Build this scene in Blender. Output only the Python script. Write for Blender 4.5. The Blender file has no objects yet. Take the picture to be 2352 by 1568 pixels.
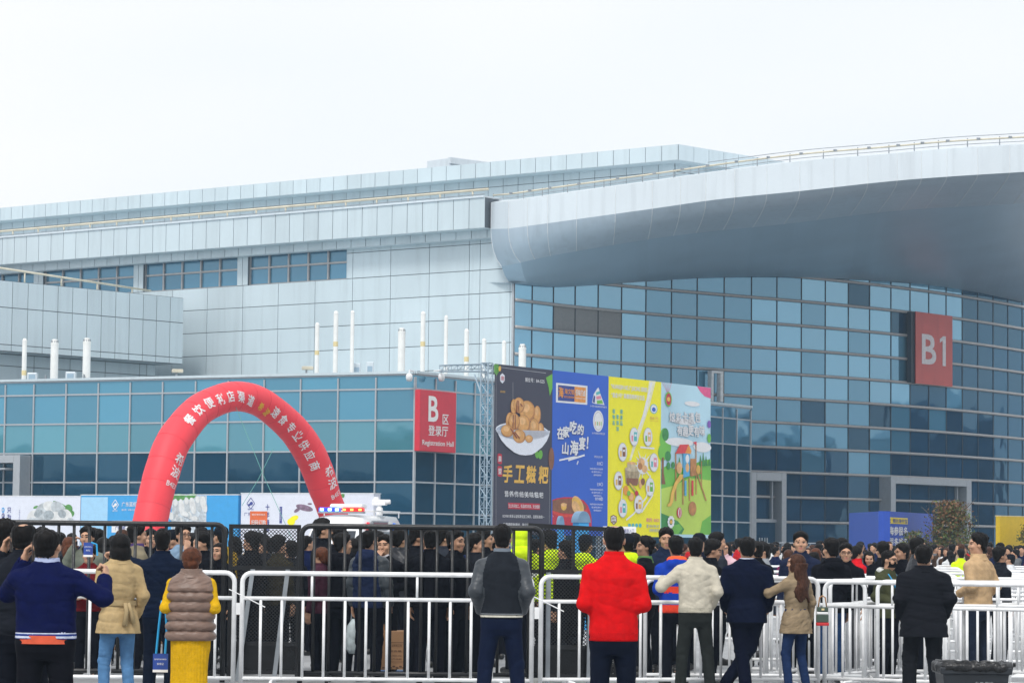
import bpy, math, random
import numpy as np
from mathutils import Vector, Matrix

random.seed(11)
RNG = np.random.default_rng(11)
S = bpy.context.scene
COL = S.collection
R = math.radians

# ------------------------------------------------------------------ camera
F_PX, H_CAM = 6533.0, 1.55
cam = bpy.data.cameras.new('camera')
cam.sensor_width = 36.0
cam.lens = 36.0 * F_PX / 2352.0
cam.clip_start, cam.clip_end = 0.5, 3000.0
camo = bpy.data.objects.new('camera', cam)
COL.objects.link(camo)
CM = Matrix.Translation((0, 0, H_CAM)) @ Matrix.Rotation(math.pi / 2 + math.atan(472 / F_PX), 4, 'X') @ Matrix.Rotation(R(0.6), 4, 'Z')
camo.matrix_world = CM
S.camera = camo
C3 = CM.to_3x3()

# ------------------------------------------------------------------ sky, sun, exposure
SUN_EL, SUN_AZ = R(52), R(200)          # azimuth measured from +Y clockwise
world = bpy.data.worlds.new('World')
S.world = world
world.use_nodes = True
nt = world.node_tree
bg = nt.nodes['Background']
sky = nt.nodes.new('ShaderNodeTexSky')
sky.sky_type = 'NISHITA'
sky.sun_disc = False
sky.sun_elevation = SUN_EL
sky.sun_rotation = SUN_AZ
sky.air_density, sky.dust_density, sky.ozone_density = 1.0, 4.0, 1.0
tc = nt.nodes.new('ShaderNodeTexCoord')
mp = nt.nodes.new('ShaderNodeMapping')
mp.inputs['Scale'].default_value = (0.8, 0.8, 2.2)
cl = nt.nodes.new('ShaderNodeTexNoise')
cl.inputs['Scale'].default_value = 2.6
cl.inputs['Detail'].default_value = 3.0
cr = nt.nodes.new('ShaderNodeValToRGB')
cr.color_ramp.elements[0].position, cr.color_ramp.elements[0].color = 0.25, (7.9, 8.6, 9.25, 1)
cr.color_ramp.elements[1].position, cr.color_ramp.elements[1].color = 0.60, (9.65, 9.6, 9.65, 1)
mx = nt.nodes.new('ShaderNodeMix')
mx.data_type = 'RGBA'
mx.inputs[0].default_value = 0.86
nt.links.new(tc.outputs['Generated'], mp.inputs['Vector'])
nt.links.new(mp.outputs['Vector'], cl.inputs['Vector'])
nt.links.new(cl.outputs['Fac'], cr.inputs['Fac'])
nt.links.new(sky.outputs['Color'], mx.inputs[6])
nt.links.new(cr.outputs['Color'], mx.inputs[7])
nt.links.new(mx.outputs[2], bg.inputs['Color'])
bg.inputs['Strength'].default_value = 0.086

sun = bpy.data.lights.new('sun', 'SUN')
sun.energy = 1.5
sun.angle = R(14)
sun.color = (1.0, 0.97, 0.92)
suno = bpy.data.objects.new('sun', sun)
COL.objects.link(suno)
sd = Vector((math.sin(SUN_AZ) * math.cos(SUN_EL), math.cos(SUN_AZ) * math.cos(SUN_EL), math.sin(SUN_EL)))
suno.rotation_euler = sd.to_track_quat('Z', 'Y').to_euler()
suno.location = (0, -20, 60)

S.view_settings.view_transform = 'Standard'
S.view_settings.look = 'None'
S.view_settings.exposure = 0.46
S.view_settings.gamma = 1.0
S.view_settings.use_curve_mapping = False
S.cycles.use_denoising = True
S.cycles.max_bounces = 8
S.cycles.transparent_max_bounces = 16
S.cycles.volume_bounces = 1
S.cycles.caustics_reflective = False
S.cycles.caustics_refractive = False

# ------------------------------------------------------------------ pixel helpers (photo measured at 2352 x 1568)
def ray(x, y):
    v = C3 @ Vector(((x - 1176) / F_PX, (784 - y) / F_PX, -1.0))
    return v / v.y

def U(x, y, d):
    return Vector((0, 0, H_CAM)) + ray(x, y) * d

def hz(x):
    return 1256 + 0.01047 * (x - 1176)

def dep(s):
    return F_PX / s

# ------------------------------------------------------------------ materials
MATS = {}
def mat(name, col, rough=0.6, metal=0.0, var=0.12, vscale=6.0, bump=0.0, bscale=40.0, spec=0.5, coat=0.0, island=0.0, streak=0.0, emit=0.0):
    if name in MATS:
        return MATS[name]
    m = bpy.data.materials.new(name)
    m.use_nodes = True
    t = m.node_tree
    p = t.nodes['Principled BSDF']
    p.inputs['Roughness'].default_value = rough
    p.inputs['Metallic'].default_value = metal
    p.inputs['Specular IOR Level'].default_value = spec
    p.inputs['Coat Weight'].default_value = coat
    c = (col[0], col[1], col[2], 1)
    co = t.nodes.new('ShaderNodeTexCoord')
    nz = t.nodes.new('ShaderNodeTexNoise')
    nz.inputs['Scale'].default_value = vscale
    nz.inputs['Detail'].default_value = 5.0
    t.links.new(co.outputs['Object'], nz.inputs['Vector'])
    mr = t.nodes.new('ShaderNodeMapRange')
    mr.inputs['From Min'].default_value, mr.inputs['From Max'].default_value = 0.3, 0.7
    mr.inputs['To Min'].default_value, mr.inputs['To Max'].default_value = 1 - var, 1 + var
    t.links.new(nz.outputs['Fac'], mr.inputs['Value'])
    val = mr.outputs['Result']
    if island:
        g = t.nodes.new('ShaderNodeNewGeometry')
        m2 = t.nodes.new('ShaderNodeMapRange')
        m2.inputs['To Min'].default_value, m2.inputs['To Max'].default_value = 1 - island, 1 + island
        t.links.new(g.outputs['Random Per Island'], m2.inputs['Value'])
        mm = t.nodes.new('ShaderNodeMath'); mm.operation = 'MULTIPLY'
        t.links.new(val, mm.inputs[0]); t.links.new(m2.outputs['Result'], mm.inputs[1])
        val = mm.outputs[0]
    if streak:
        mpn = t.nodes.new('ShaderNodeMapping')
        mpn.inputs['Scale'].default_value = (1.7, 1.7, 0.10)
        n2 = t.nodes.new('ShaderNodeTexNoise')
        n2.inputs['Scale'].default_value = 1.6; n2.inputs['Detail'].default_value = 6.0
        t.links.new(co.outputs['Object'], mpn.inputs['Vector']); t.links.new(mpn.outputs['Vector'], n2.inputs['Vector'])
        m3 = t.nodes.new('ShaderNodeMapRange')
        m3.inputs['From Min'].default_value, m3.inputs['From Max'].default_value = 0.5, 0.75
        m3.inputs['To Min'].default_value, m3.inputs['To Max'].default_value = 1.0, 1 - streak
        t.links.new(n2.outputs['Fac'], m3.inputs['Value'])
        mm = t.nodes.new('ShaderNodeMath'); mm.operation = 'MULTIPLY'
        t.links.new(val, mm.inputs[0]); t.links.new(m3.outputs['Result'], mm.inputs[1])
        val = mm.outputs[0]
    vm = t.nodes.new('ShaderNodeVectorMath'); vm.operation = 'SCALE'
    vm.inputs[0].default_value = col[:3]
    t.links.new(val, vm.inputs['Scale'])
    t.links.new(vm.outputs['Vector'], p.inputs['Base Color'])
    if bump:
        nb = t.nodes.new('ShaderNodeTexNoise')
        nb.inputs['Scale'].default_value = bscale; nb.inputs['Detail'].default_value = 4.0
        t.links.new(co.outputs['Object'], nb.inputs['Vector'])
        b = t.nodes.new('ShaderNodeBump')
        b.inputs['Strength'].default_value = bump; b.inputs['Distance'].default_value = 0.02
        t.links.new(nb.outputs['Fac'], b.inputs['Height'])
        t.links.new(b.outputs['Normal'], p.inputs['Normal'])
    if emit:
        p.inputs['Emission Color'].default_value = c
        p.inputs['Emission Strength'].default_value = emit
    MATS[name] = m
    return m

def fab(col, kind='cloth'):
    """woven, quilted or ribbed cloth of one colour"""
    key = '%s_%.3f_%.3f_%.3f' % ((kind,) + tuple(col[:3]))
    if kind == 'shiny':
        return mat(key, col, 0.42, var=0.15, vscale=9, bump=0.25, bscale=22, spec=0.35)
    if kind == 'rib':
        return mat(key, col, 0.9, var=0.10, vscale=30, bump=0.4, bscale=90, spec=0.1)
    return mat(key, col, 0.88, var=0.14, vscale=14, bump=0.18, bscale=170, spec=0.08)

def glassmat(name, tint, refl=0.25, trans=0.0, rough=0.03, wav=0.15, tcol=(0.4, 0.62, 0.72)):
    """coated facade glass: a tinted body, a mirror-like coat that gets stronger at grazing angles, optional see-through share"""
    if name in MATS:
        return MATS[name]
    m = bpy.data.materials.new(name); m.use_nodes = True
    t = m.node_tree; t.nodes.clear()
    o = t.nodes.new('ShaderNodeOutputMaterial')
    co = t.nodes.new('ShaderNodeTexCoord')
    nb = t.nodes.new('ShaderNodeTexNoise'); nb.inputs['Scale'].default_value = 0.55; nb.inputs['Detail'].default_value = 1.5
    t.links.new(co.outputs['Object'], nb.inputs['Vector'])
    b = t.nodes.new('ShaderNodeBump'); b.inputs['Strength'].default_value = wav; b.inputs['Distance'].default_value = 0.05
    t.links.new(nb.outputs['Fac'], b.inputs['Height'])
    # every pane sits a little out of true
    ge = t.nodes.new('ShaderNodeNewGeometry'); ob_ = t.nodes.new('ShaderNodeObjectInfo')
    sm = t.nodes.new('ShaderNodeMath'); sm.operation = 'ADD'; t.links.new(ge.outputs['Random Per Island'], sm.inputs[0]); t.links.new(ob_.outputs['Random'], sm.inputs[1])
    wn = t.nodes.new('ShaderNodeTexWhiteNoise'); wn.noise_dimensions = '1D'; t.links.new(sm.outputs[0], wn.inputs['W'])
    ml = t.nodes.new('ShaderNodeVectorMath'); ml.operation = 'MULTIPLY_ADD'; ml.inputs[1].default_value = (0.022, 0.022, 0.03); ml.inputs[2].default_value = (-0.011, -0.011, -0.015)
    t.links.new(wn.outputs['Color'], ml.inputs[0])
    ad = t.nodes.new('ShaderNodeVectorMath'); ad.operation = 'ADD'; t.links.new(ml.outputs[0], ad.inputs[0]); t.links.new(ge.outputs['Normal'], ad.inputs[1])
    t.links.new(ad.outputs[0], b.inputs['Normal'])
    df = t.nodes.new('ShaderNodeBsdfDiffuse')
    oi = t.nodes.new('ShaderNodeObjectInfo')
    mr = t.nodes.new('ShaderNodeMapRange'); mr.inputs['To Min'].default_value, mr.inputs['To Max'].default_value = 0.75, 1.25
    t.links.new(wn.outputs['Value'], mr.inputs['Value'])
    vm = t.nodes.new('ShaderNodeVectorMath'); vm.operation = 'SCALE'; vm.inputs[0].default_value = tint
    t.links.new(mr.outputs['Result'], vm.inputs['Scale']); t.links.new(vm.outputs['Vector'], df.inputs['Color'])
    body = df.outputs[0]
    if trans:
        tr = t.nodes.new('ShaderNodeBsdfTransparent'); tr.inputs['Color'].default_value = (*tcol, 1)
        m1 = t.nodes.new('ShaderNodeMixShader'); m1.inputs[0].default_value = trans
        t.links.new(body, m1.inputs[1]); t.links.new(tr.outputs[0], m1.inputs[2]); body = m1.outputs[0]
    gl = t.nodes.new('ShaderNodeBsdfGlossy'); gl.inputs['Roughness'].default_value = rough
    gl.inputs['Color'].default_value = (0.46, 0.76, 0.96, 1)
    t.links.new(b.outputs['Normal'], gl.inputs['Normal'])
    lw = t.nodes.new('ShaderNodeFresnel'); lw.inputs['IOR'].default_value = 1.5
    ma = t.nodes.new('ShaderNodeMath'); ma.operation = 'ADD'; ma.use_clamp = True; ma.inputs[1].default_value = refl
    t.links.new(lw.outputs[0], ma.inputs[0])
    m2 = t.nodes.new('ShaderNodeMixShader')
    t.links.new(ma.outputs[0], m2.inputs[0]); t.links.new(body, m2.inputs[1]); t.links.new(gl.outputs[0], m2.inputs[2])
    t.links.new(m2.outputs[0], o.inputs['Surface'])
    MATS[name] = m
    return m

# ------------------------------------------------------------------ objects
WM = {}
def put(o, parent):
    COL.objects.link(o)
    if parent is not None:
        o.parent = parent
        WM[o.name] = WM[parent.name]
    else:
        WM[o.name] = Matrix.Identity(4)
    return o

def tag(o, label=None, cat=None, group=None, kind=None):
    if label: o['label'] = label
    if cat: o['category'] = cat
    if group: o['group'] = group
    if kind: o['kind'] = kind
    return o

def thing(name, label, cat, loc=(0, 0, 0), rz=0.0, group=None):
    o = bpy.data.objects.new(name, None)
    o.empty_display_size = 0.3
    COL.objects.link(o)
    o.location = loc
    o.rotation_euler = (0, 0, rz)
    WM[o.name] = Matrix.Translation(Vector(loc)) @ Matrix.Rotation(rz, 4, 'Z')
    return tag(o, label, cat, group)

def children(o):
    return [c for c in bpy.data.objects if c.parent == o]

def dup(o, loc=None, rz=None, label=None, parent=None):
    c = o.copy(); COL.objects.link(c)
    if parent is not None: c.parent = parent
    for ch in list(o.children): dup(ch, parent=c)
    if loc is not None: c.location = loc
    if rz is not None: c.rotation_euler = (0, 0, rz)
    if label: c['label'] = label
    return c

class MB:
    """collects faces in world space; build() links them as ONE mesh object"""
    def __init__(s):
        s.v, s.f, s.m = [], [], []
    def add(s, vs, fs, mi=0):
        b = len(s.v)
        s.v += [tuple(p) for p in vs]
        s.f += [tuple(b + i for i in f) for f in fs]
        s.m += [mi] * len(fs)
        return s
    def quad(s, a, b, c, d, mi=0):
        return s.add([a, b, c, d], [(0, 1, 2, 3)], mi)
    def obox(s, o, ax, ay, az, mi=0):
        o, ax, ay, az = Vector(o), Vector(ax), Vector(ay), Vector(az)
        vs = [o, o + ax, o + ax + ay, o + ay, o + az, o + ax + az, o + ax + ay + az, o + ay + az]
        fs = [(0, 3, 2, 1), (4, 5, 6, 7), (0, 1, 5, 4), (1, 2, 6, 5), (2, 3, 7, 6), (3, 0, 4, 7)]
        if ax.cross(ay).dot(az) < 0: fs = [f[::-1] for f in fs]
        return s.add(vs, fs, mi)
    def box(s, c, sz, mi=0, rz=0.0):
        m = Matrix.Rotation(rz, 3, 'Z')
        ax, ay, az = m @ Vector((sz[0], 0, 0)), m @ Vector((0, sz[1], 0)), Vector((0, 0, sz[2]))
        return s.obox(Vector(c) - (ax + ay + az) / 2, ax, ay, az, mi)
    def tube(s, pts, r, n=8, mi=0, cap=True, closed=False):
        pts = [Vector(p) for p in pts]
        rs = r if isinstance(r, (list, tuple)) else [r] * len(pts)
        b = len(s.v); k = len(pts)
        ref = None
        for i, p in enumerate(pts):
            d = (pts[min(i + 1, k - 1)] - pts[max(i - 1, 0)]).normalized() if not closed else (pts[(i + 1) % k] - pts[i - 1]).normalized()
            if ref is None:
                ref = d.cross(Vector((0, 0, 1)))
                if ref.length < 0.05: ref = d.cross(Vector((0, 1, 0)))
            u = (ref - d * ref.dot(d)).normalized(); ref = u
            w = d.cross(u)
            for j in range(n):
                a = 2 * math.pi * j / n
                s.v.append(tuple(p + (u * math.cos(a) + w * math.sin(a)) * rs[i]))
        for i in range(k if closed else k - 1):
            i2 = (i + 1) % k
            for j in range(n):
                s.f.append((b + i * n + j, b + i * n + (j + 1) % n, b + i2 * n + (j + 1) % n, b + i2 * n + j)); s.m.append(mi)
        if cap and not closed:
            s.f.append(tuple(b + j for j in range(n))[::-1]); s.m.append(mi)
            s.f.append(tuple(b + (k - 1) * n + j for j in range(n))); s.m.append(mi)
        return s
    def lathe(s, c, prof, n=16, mi=0):
        c = Vector(c); b = len(s.v); k = len(prof)
        for r, z in prof:
            for j in range(n):
                a = 2 * math.pi * j / n
                s.v.append((c.x + r * math.cos(a), c.y + r * math.sin(a), c.z + z))
        for i in range(k - 1):
            for j in range(n):
                s.f.append((b + i * n + j, b + i * n + (j + 1) % n, b + (i + 1) * n + (j + 1) % n, b + (i + 1) * n + j)); s.m.append(mi)
        s.f.append(tuple(b + j for j in range(n))[::-1]); s.m.append(mi)
        s.f.append(tuple(b + (k - 1) * n + j for j in range(n))); s.m.append(mi)
        return s
    def ell(s, c, r, n=12, mi=0, rot=None):
        c = Vector(c); b = len(s.v); k = n // 2 + 1
        vs = []
        for i in range(k):
            ph = math.pi * i / (k - 1)
            for j in range(n):
                a = 2 * math.pi * j / n
                q = Vector((r[0] * math.sin(ph) * math.cos(a), r[1] * math.sin(ph) * math.sin(a), -r[2] * math.cos(ph)))
                if rot is not None: q = rot @ q
                vs.append(c + q)
        fs = [(i * n + j, i * n + (j + 1) % n, (i + 1) * n + (j + 1) % n, (i + 1) * n + j) for i in range(k - 1) for j in range(n)]
        return s.add(vs, fs, mi)
    def build(s, name, mats, parent=None, smooth=False, bevel=0.0):
        me = bpy.data.meshes.new(name)
        inv = WM[parent.name].inverted() if parent is not None else Matrix.Identity(4)
        vs = s.v
        if parent is not None and inv != Matrix.Identity(4):
            a = np.array(s.v, dtype=float); I = np.array(inv)
            vs = (a @ I[:3, :3].T + I[:3, 3]).tolist()
        me.from_pydata([tuple(map(float, v)) for v in vs], [], s.f)
        for mm in (mats if isinstance(mats, (list, tuple)) else [mats]): me.materials.append(mm)
        me.polygons.foreach_set('material_index', s.m)
        if smooth: me.polygons.foreach_set('use_smooth', [True] * len(s.f))
        me.update()
        o = bpy.data.objects.new(name, me)
        put(o, parent)
        if bevel:
            bv = o.modifiers.new('bevel', 'BEVEL'); bv.width = bevel; bv.segments = 2; bv.limit_method = 'ANGLE'
        return o

def base_center(o):
    """moves a top-level mesh's origin to the middle of its foot"""
    me = o.data
    a = np.empty(len(me.vertices) * 3); me.vertices.foreach_get('co', a); a = a.reshape(-1, 3)
    c = (a.min(0) + a.max(0)) / 2; c[2] = a[:, 2].min()
    me.vertices.foreach_set('co', (a - c).ravel()); me.update()
    o.location = Vector(c)
    return o

# ------------------------------------------------------------------ lettering
TXT = {}
def text_shape(s, bold=0.0):
    """flat outline of a text, 1 unit = cap size; returns verts (n,2), faces, width"""
    k = (s, bold)
    if k in TXT: return TXT[k]
    cu = bpy.data.curves.new('lettering', 'FONT')
    cu.body = s; cu.size = 1.0
    cu.resolution_u = 3
    cu.fill_mode = 'FRONT'
    o = bpy.data.objects.new('lettering_source', cu)
    COL.objects.link(o)
    dg = bpy.context.evaluated_depsgraph_get()
    me = bpy.data.meshes.new_from_object(o.evaluated_get(dg))
    v = np.array([q.co[:2] for q in me.vertices]) if len(me.vertices) else np.zeros((0, 2))
    f = [tuple(p.vertices) for p in me.polygons]
    bpy.data.objects.remove(o); bpy.data.curves.remove(cu); bpy.data.meshes.remove(me)
    if bold and len(v):      # heavier strokes: the outline repeated a little to each side, each copy a hair above the last
        b = bold * 0.8; n0 = len(v); vv, ff = [], []
        for i, (dx, dy) in enumerate(((-b, -b), (b, -b), (-b, b), (b, b), (0, 0))):
            vv.append(np.column_stack([v + (dx, dy), np.full(n0, i * 0.0005)])); ff += [tuple(i * n0 + q for q in t) for t in f]
        v, f = np.concatenate(vv), ff
    else: v = np.column_stack([v, np.zeros(len(v))])
    TXT[k] = (v, f)
    return TXT[k]

class Board:
    """a flat rectangle in the world that carries artwork: u to the right, v up, both in metres from the lower left corner"""
    def __init__(s, o, right, up=Vector((0, 0, 1)), parent=None, out=None):
        s.o, s.r, s.u = Vector(o), Vector(right).normalized(), Vector(up).normalized()
        s.n = Vector(out).normalized() if out is not None else s.r.cross(s.u)
        s.parent = parent
        s.layer = 0.004
    def P(s, u, v, k=0.0):
        return s.o + s.r * u + s.u * v + s.n * k
    def poly(s, pts, m, name='printed_shape', lift=None, parent=None):
        mb = MB(); k = s.layer if lift is None else lift
        mb.add([s.P(u, v, k) for u, v in pts], [tuple(range(len(pts)))])
        return mb.build(name, m, parent or s.parent)
    def shapes(s, lst, mats, name, lift, parent=None):
        """many outlines as one printed picture: (kind, data..., material index), each a little above the one before"""
        mb = MB()
        for i, it in enumerate(lst):
            k = lift + i * 0.0012
            if it[0] == 'p': mb.add([s.P(u, v, k) for u, v in it[1]], [tuple(range(len(it[1])))], it[2])
            elif it[0] == 'e':
                cx, cy, rx, ry = it[1]; n = 22; a0 = R(it[3]) if len(it) > 3 else 0
                pts = []
                for j in range(n):
                    a = 2 * math.pi * j / n; x, y = rx * math.cos(a), ry * math.sin(a)
                    pts.append(s.P(cx + x * math.cos(a0) - y * math.sin(a0), cy + x * math.sin(a0) + y * math.cos(a0), k))
                mb.add(pts, [tuple(range(n))], it[2])
            elif it[0] == 'r':
                x0, y0, x1, y1 = it[1]; mb.quad(s.P(x0, y0, k), s.P(x1, y0, k), s.P(x1, y1, k), s.P(x0, y1, k), it[2])
            elif it[0] == 'l':
                (x0, y0), (x1, y1), w = it[1]; d = Vector((x1 - x0, y1 - y0)).normalized(); q = Vector((-d.y, d.x)) * w / 2
                mb.quad(s.P(x0 - q.x, y0 - q.y, k), s.P(x1 - q.x, y1 - q.y, k), s.P(x1 + q.x, y1 + q.y, k), s.P(x0 + q.x, y0 + q.y, k), it[2])
        return mb.build(name, mats, parent or s.parent)
    def text(s, t, u, v, h, m, w=None, bold=0.0, name='lettering', lift=0.012, vertical=False, tilt=0.0, parent=None, align='c', slant=0.0):
        """text centred on (u, v), letters h high, squeezed to width w if given"""
        mb = MB()
        rows = list(t) if vertical else [t]
        for i, q in enumerate(rows):
            vs, fs = text_shape(q, bold)
            if not len(vs): continue
            lo, hi = vs.min(0)[:2], vs.max(0)[:2]
            sc = h / max(hi[1] - lo[1], 0.35)
            cx, cy = (lo + hi) / 2
            if align == 'l': cx = lo[0]
            sx = sc if w is None else w / max(hi[0] - lo[0], 1e-3)
            dv = -i * h * 1.25 if vertical else 0
            pts = []
            for x, y, zz in vs:
                a, b = (x - cx) * sx, (y - cy) * sc
                a += b * slant
                if tilt: a, b = a * math.cos(tilt) - b * math.sin(tilt), a * math.sin(tilt) + b * math.cos(tilt)
                pts.append(s.P(u + a, v + b + dv, lift + zz))
            mb.add(pts, fs)
        return mb.build(name, m, parent or s.parent)

class Wall:
    """a vertical plane over the plan line a -> b (left to right as seen); out is towards the viewer"""
    def __init__(s, a, b):
        s.a, s.b = Vector((a[0], a[1])), Vector((b[0], b[1]))
        s.t = (s.b - s.a).normalized(); s.len = (s.b - s.a).length
        s.n = Vector((s.t.y, -s.t.x))
        s.t3, s.n3 = Vector((s.t.x, s.t.y, 0)), Vector((s.n.x, s.n.y, 0))
    def pt(s, u, z, out=0.0):
        q = s.a + s.t * u + s.n * out
        return Vector((q.x, q.y, z))
    def hit(s, x, y, out=0.0):
        r = ray(x, y); q = s.a + s.n * out
        k = (q.x * s.n.x + q.y * s.n.y) / (r.x * s.n.x + r.y * s.n.y)
        p = Vector((0, 0, H_CAM)) + r * k
        return (Vector((p.x, p.y)) - q).dot(s.t), p.z
    def slab(s, mb, u0, u1, z0, z1, out0, out1, mi=0):
        return mb.obox(s.pt(u0, z0, out0), s.t3 * (u1 - u0), s.n3 * (out1 - out0), Vector((0, 0, z1 - z0)), mi)
    def panels(s, mb, us, zs, proud=0.03, gap=0.03, back=0.0, mi=0, mj=1):
        s.slab(mb, us[0], us[-1], zs[0], zs[-1], back - 0.15, back, mj)
        for i in range(len(us) - 1):
            for j in range(len(zs) - 1):
                s.slab(mb, us[i] + gap / 2, us[i + 1] - gap / 2, zs[j] + gap / 2, zs[j + 1] - gap / 2, back + 0.001, back + proud, mi)
# ================================================================== the setting
M_ground = mat('pale_paving', (0.30, 0.31, 0.32), 0.55, var=0.22, vscale=0.5, bump=0.25, bscale=14)
mb = MB(); mb.quad((-500, -60, 0), (500, -60, 0), (500, 1400, 0), (-500, 1400, 0))
tag(mb.build('ground', M_ground), kind='structure')

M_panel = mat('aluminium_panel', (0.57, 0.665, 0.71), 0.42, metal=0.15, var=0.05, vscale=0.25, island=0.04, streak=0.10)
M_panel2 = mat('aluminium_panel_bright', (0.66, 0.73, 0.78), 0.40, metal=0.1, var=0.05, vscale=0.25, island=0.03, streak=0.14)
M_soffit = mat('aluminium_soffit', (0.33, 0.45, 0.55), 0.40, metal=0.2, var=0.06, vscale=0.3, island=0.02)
M_joint = mat('panel_joint', (0.10, 0.12, 0.14), 0.8)
M_seam = mat('pale_seam', (0.75, 0.78, 0.80), 0.5)
M_alu = mat('mullion_aluminium', (0.42, 0.45, 0.48), 0.45, metal=0.3, var=0.06)
M_rail = mat('louvre_aluminium', (0.42, 0.405, 0.40), 0.5, metal=0.3, var=0.08)
M_dark = mat('dark_joint', (0.03, 0.04, 0.05), 0.6)
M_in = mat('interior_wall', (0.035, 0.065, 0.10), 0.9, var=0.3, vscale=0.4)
M_incol = mat('interior_column', (0.62, 0.68, 0.70), 0.7)
M_pvc = mat('white_pvc', (0.83, 0.84, 0.82), 0.45, var=0.06, vscale=3, streak=0.10)
M_yband = mat('yellowed_band', (0.74, 0.62, 0.33), 0.6)
M_pipe = mat('cream_pipe', (0.62, 0.58, 0.46), 0.5, var=0.12, vscale=2)
M_white = mat('white_paint', (0.83, 0.84, 0.85), 0.38, var=0.10, vscale=9, coat=0.15, streak=0.22)
M_black = mat('black_paint', (0.005, 0.0055, 0.007), 0.35, var=0.5, vscale=14, bump=0.2, bscale=50)
M_grey = mat('grey_steel', (0.30, 0.33, 0.36), 0.45, metal=0.4, var=0.2, vscale=5)
M_galv = mat('truss_steel', (0.36, 0.46, 0.54), 0.42, metal=0.35, var=0.15, vscale=6)

G_teal = glassmat('glass_teal_sky_tint', (0.075, 0.25, 0.30), 0.17)  # paler tint of the upper panes stands in for mirrored sky
G_blue = glassmat('glass_blue_top', (0.05, 0.21, 0.31), 0.16)
G_low = glassmat('glass_clear_low', (0.008, 0.068, 0.13), 0.03, trans=0.3)  # see-through low panes; their dark tint stands in for mirrored surroundings
G_light = glassmat('glass_light_sky', (0.12, 0.31, 0.44), 0.28)  # pale sky reflection put into the tint
G_mid = glassmat('glass_mid', (0.06, 0.19, 0.29), 0.19, wav=0.4)
G_deep = glassmat('glass_deep', (0.008, 0.065, 0.145), 0.04, trans=0.3, wav=0.4)  # dark reflections put into the tint
G_strip = glassmat('glass_strip', (0.06, 0.18, 0.28), 0.14)
M_blind = mat('taupe_blind', (0.25, 0.255, 0.255), 0.8, var=0.06)

def pane(wall, u0, u1, z0, z1, m, parent, out=0.0):
    mb = MB(); wall.slab(mb, u0, u1, z0, z1, out - 0.03, out)
    return mb.build('pane', m, parent)

def lin(a, b, n):
    return [a + (b - a) * i / n for i in range(n + 1)]

# ------------------------------------------------------------------ glass annex (registration hall)
c1 = U(952, 1000, dep(53.5)); l0 = U(-70, 1000, dep(49.2)); c2 = U(1723, 1000, dep(43.9))
WL, WR = Wall(l0, c1), Wall(c1, c2)
base = (c1 + c2) / 2; base.z = 0
annex = thing('glass_hall', 'low glass registration hall with grey mullion grid behind the red arch', 'building', base)
zt = [WL.hit(951, y)[1] for y in (859.4, 892.3, 963.7, 1035.1, 1106.5, 1177.9)]
zs = zt + [zt[-1] - 1.335, 0.0]
z_top = WL.hit(951, 852)[1]
us = [WL.hit(x, 1000)[0] for x in (76.9, 151, 225, 298.4, 372.8, 448.6, 523.6, 606, 690, 776, 863)] + [WL.len]
us = [us[0] - 1.62 * 1, ] + us
if us[0] > 0: us = [0.0] + us
ur = lin(0, WR.len, 20)
for W, uu in ((WL, us), (WR, ur)):
    fr = MB()
    for u in uu: W.slab(fr, u - 0.035, u + 0.035, 0, z_top - 0.25, -0.05, 0.06)
    for z in zs[:-1]: W.slab(fr, uu[0], uu[-1], z - 0.035, z + 0.035, -0.049, 0.052)
    fr.build('mullion_grid', M_alu, annex)
    pp = MB(); W.slab(pp, uu[0] - 0.05, uu[-1] + 0.05, zt[0] + 0.03, z_top, -0.35, 0.12)
    pp.build('parapet', M_panel, annex)
    mbl = MB()
    for i in range(len(uu) - 1):
        for j in range(len(zs) - 1):
            m = (G_blue, G_blue, G_teal, G_low, G_low, G_low, G_low)[j]
            if W is WL and j < 6: pane(W, uu[i], uu[i + 1], zs[j + 1], zs[j], m, annex)
            elif W is WR and (i < 4 or i >= 16) and j < 7 and (i >= 16 or j < 6):
                pane(W, uu[i], uu[i + 1], zs[j + 1], zs[j], G_mid if (i >= 16 and j < 2) else (G_low if i >= 16 else m), annex)
            else: W.slab(mbl, uu[i], uu[i + 1], zs[j + 1], zs[j], -0.03, 0)
    o = mbl.build('hidden_pane', G_low, annex); o['kind'] = 'stuff'
for p in [WL.pt(us[i] + 0.8, 0, -1.6) for i in range(1, 12, 2)] + [WR.pt(ur[i] + 0.6, 0, -1.6) for i in (1, 17, 19)]:
    mb = MB(); mb.lathe(p, [(0.28, 0.05), (0.28, zt[2])], 14); mb.build('interior_column', M_incol, annex, smooth=True)
a, b, c = WL.pt(us[0], 0), WL.pt(WL.len, 0), WR.pt(WR.len, 0)
d = a + (c - b)
ins = [p + ((a + c) / 2 - p) * 0.12 for p in (a, d, c)]
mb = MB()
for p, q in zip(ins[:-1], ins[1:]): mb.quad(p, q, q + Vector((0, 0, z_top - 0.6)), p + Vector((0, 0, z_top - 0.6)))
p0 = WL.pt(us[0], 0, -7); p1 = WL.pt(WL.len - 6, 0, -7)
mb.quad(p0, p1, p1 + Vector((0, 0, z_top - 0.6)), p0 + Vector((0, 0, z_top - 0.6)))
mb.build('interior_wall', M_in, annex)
mb = MB(); up = Vector((0, 0, z_top - 0.3)); dn = Vector((0, 0, -0.3))
vs = [p + up for p in (a, b, c, d)] + [p + up + dn for p in (a, b, c, d)]
mb.add(vs, [(0, 1, 2, 3), (7, 6, 5, 4), (2, 6, 7, 3), (3, 7, 4, 0)])
mb.build('roof', M_panel, annex)
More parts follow.
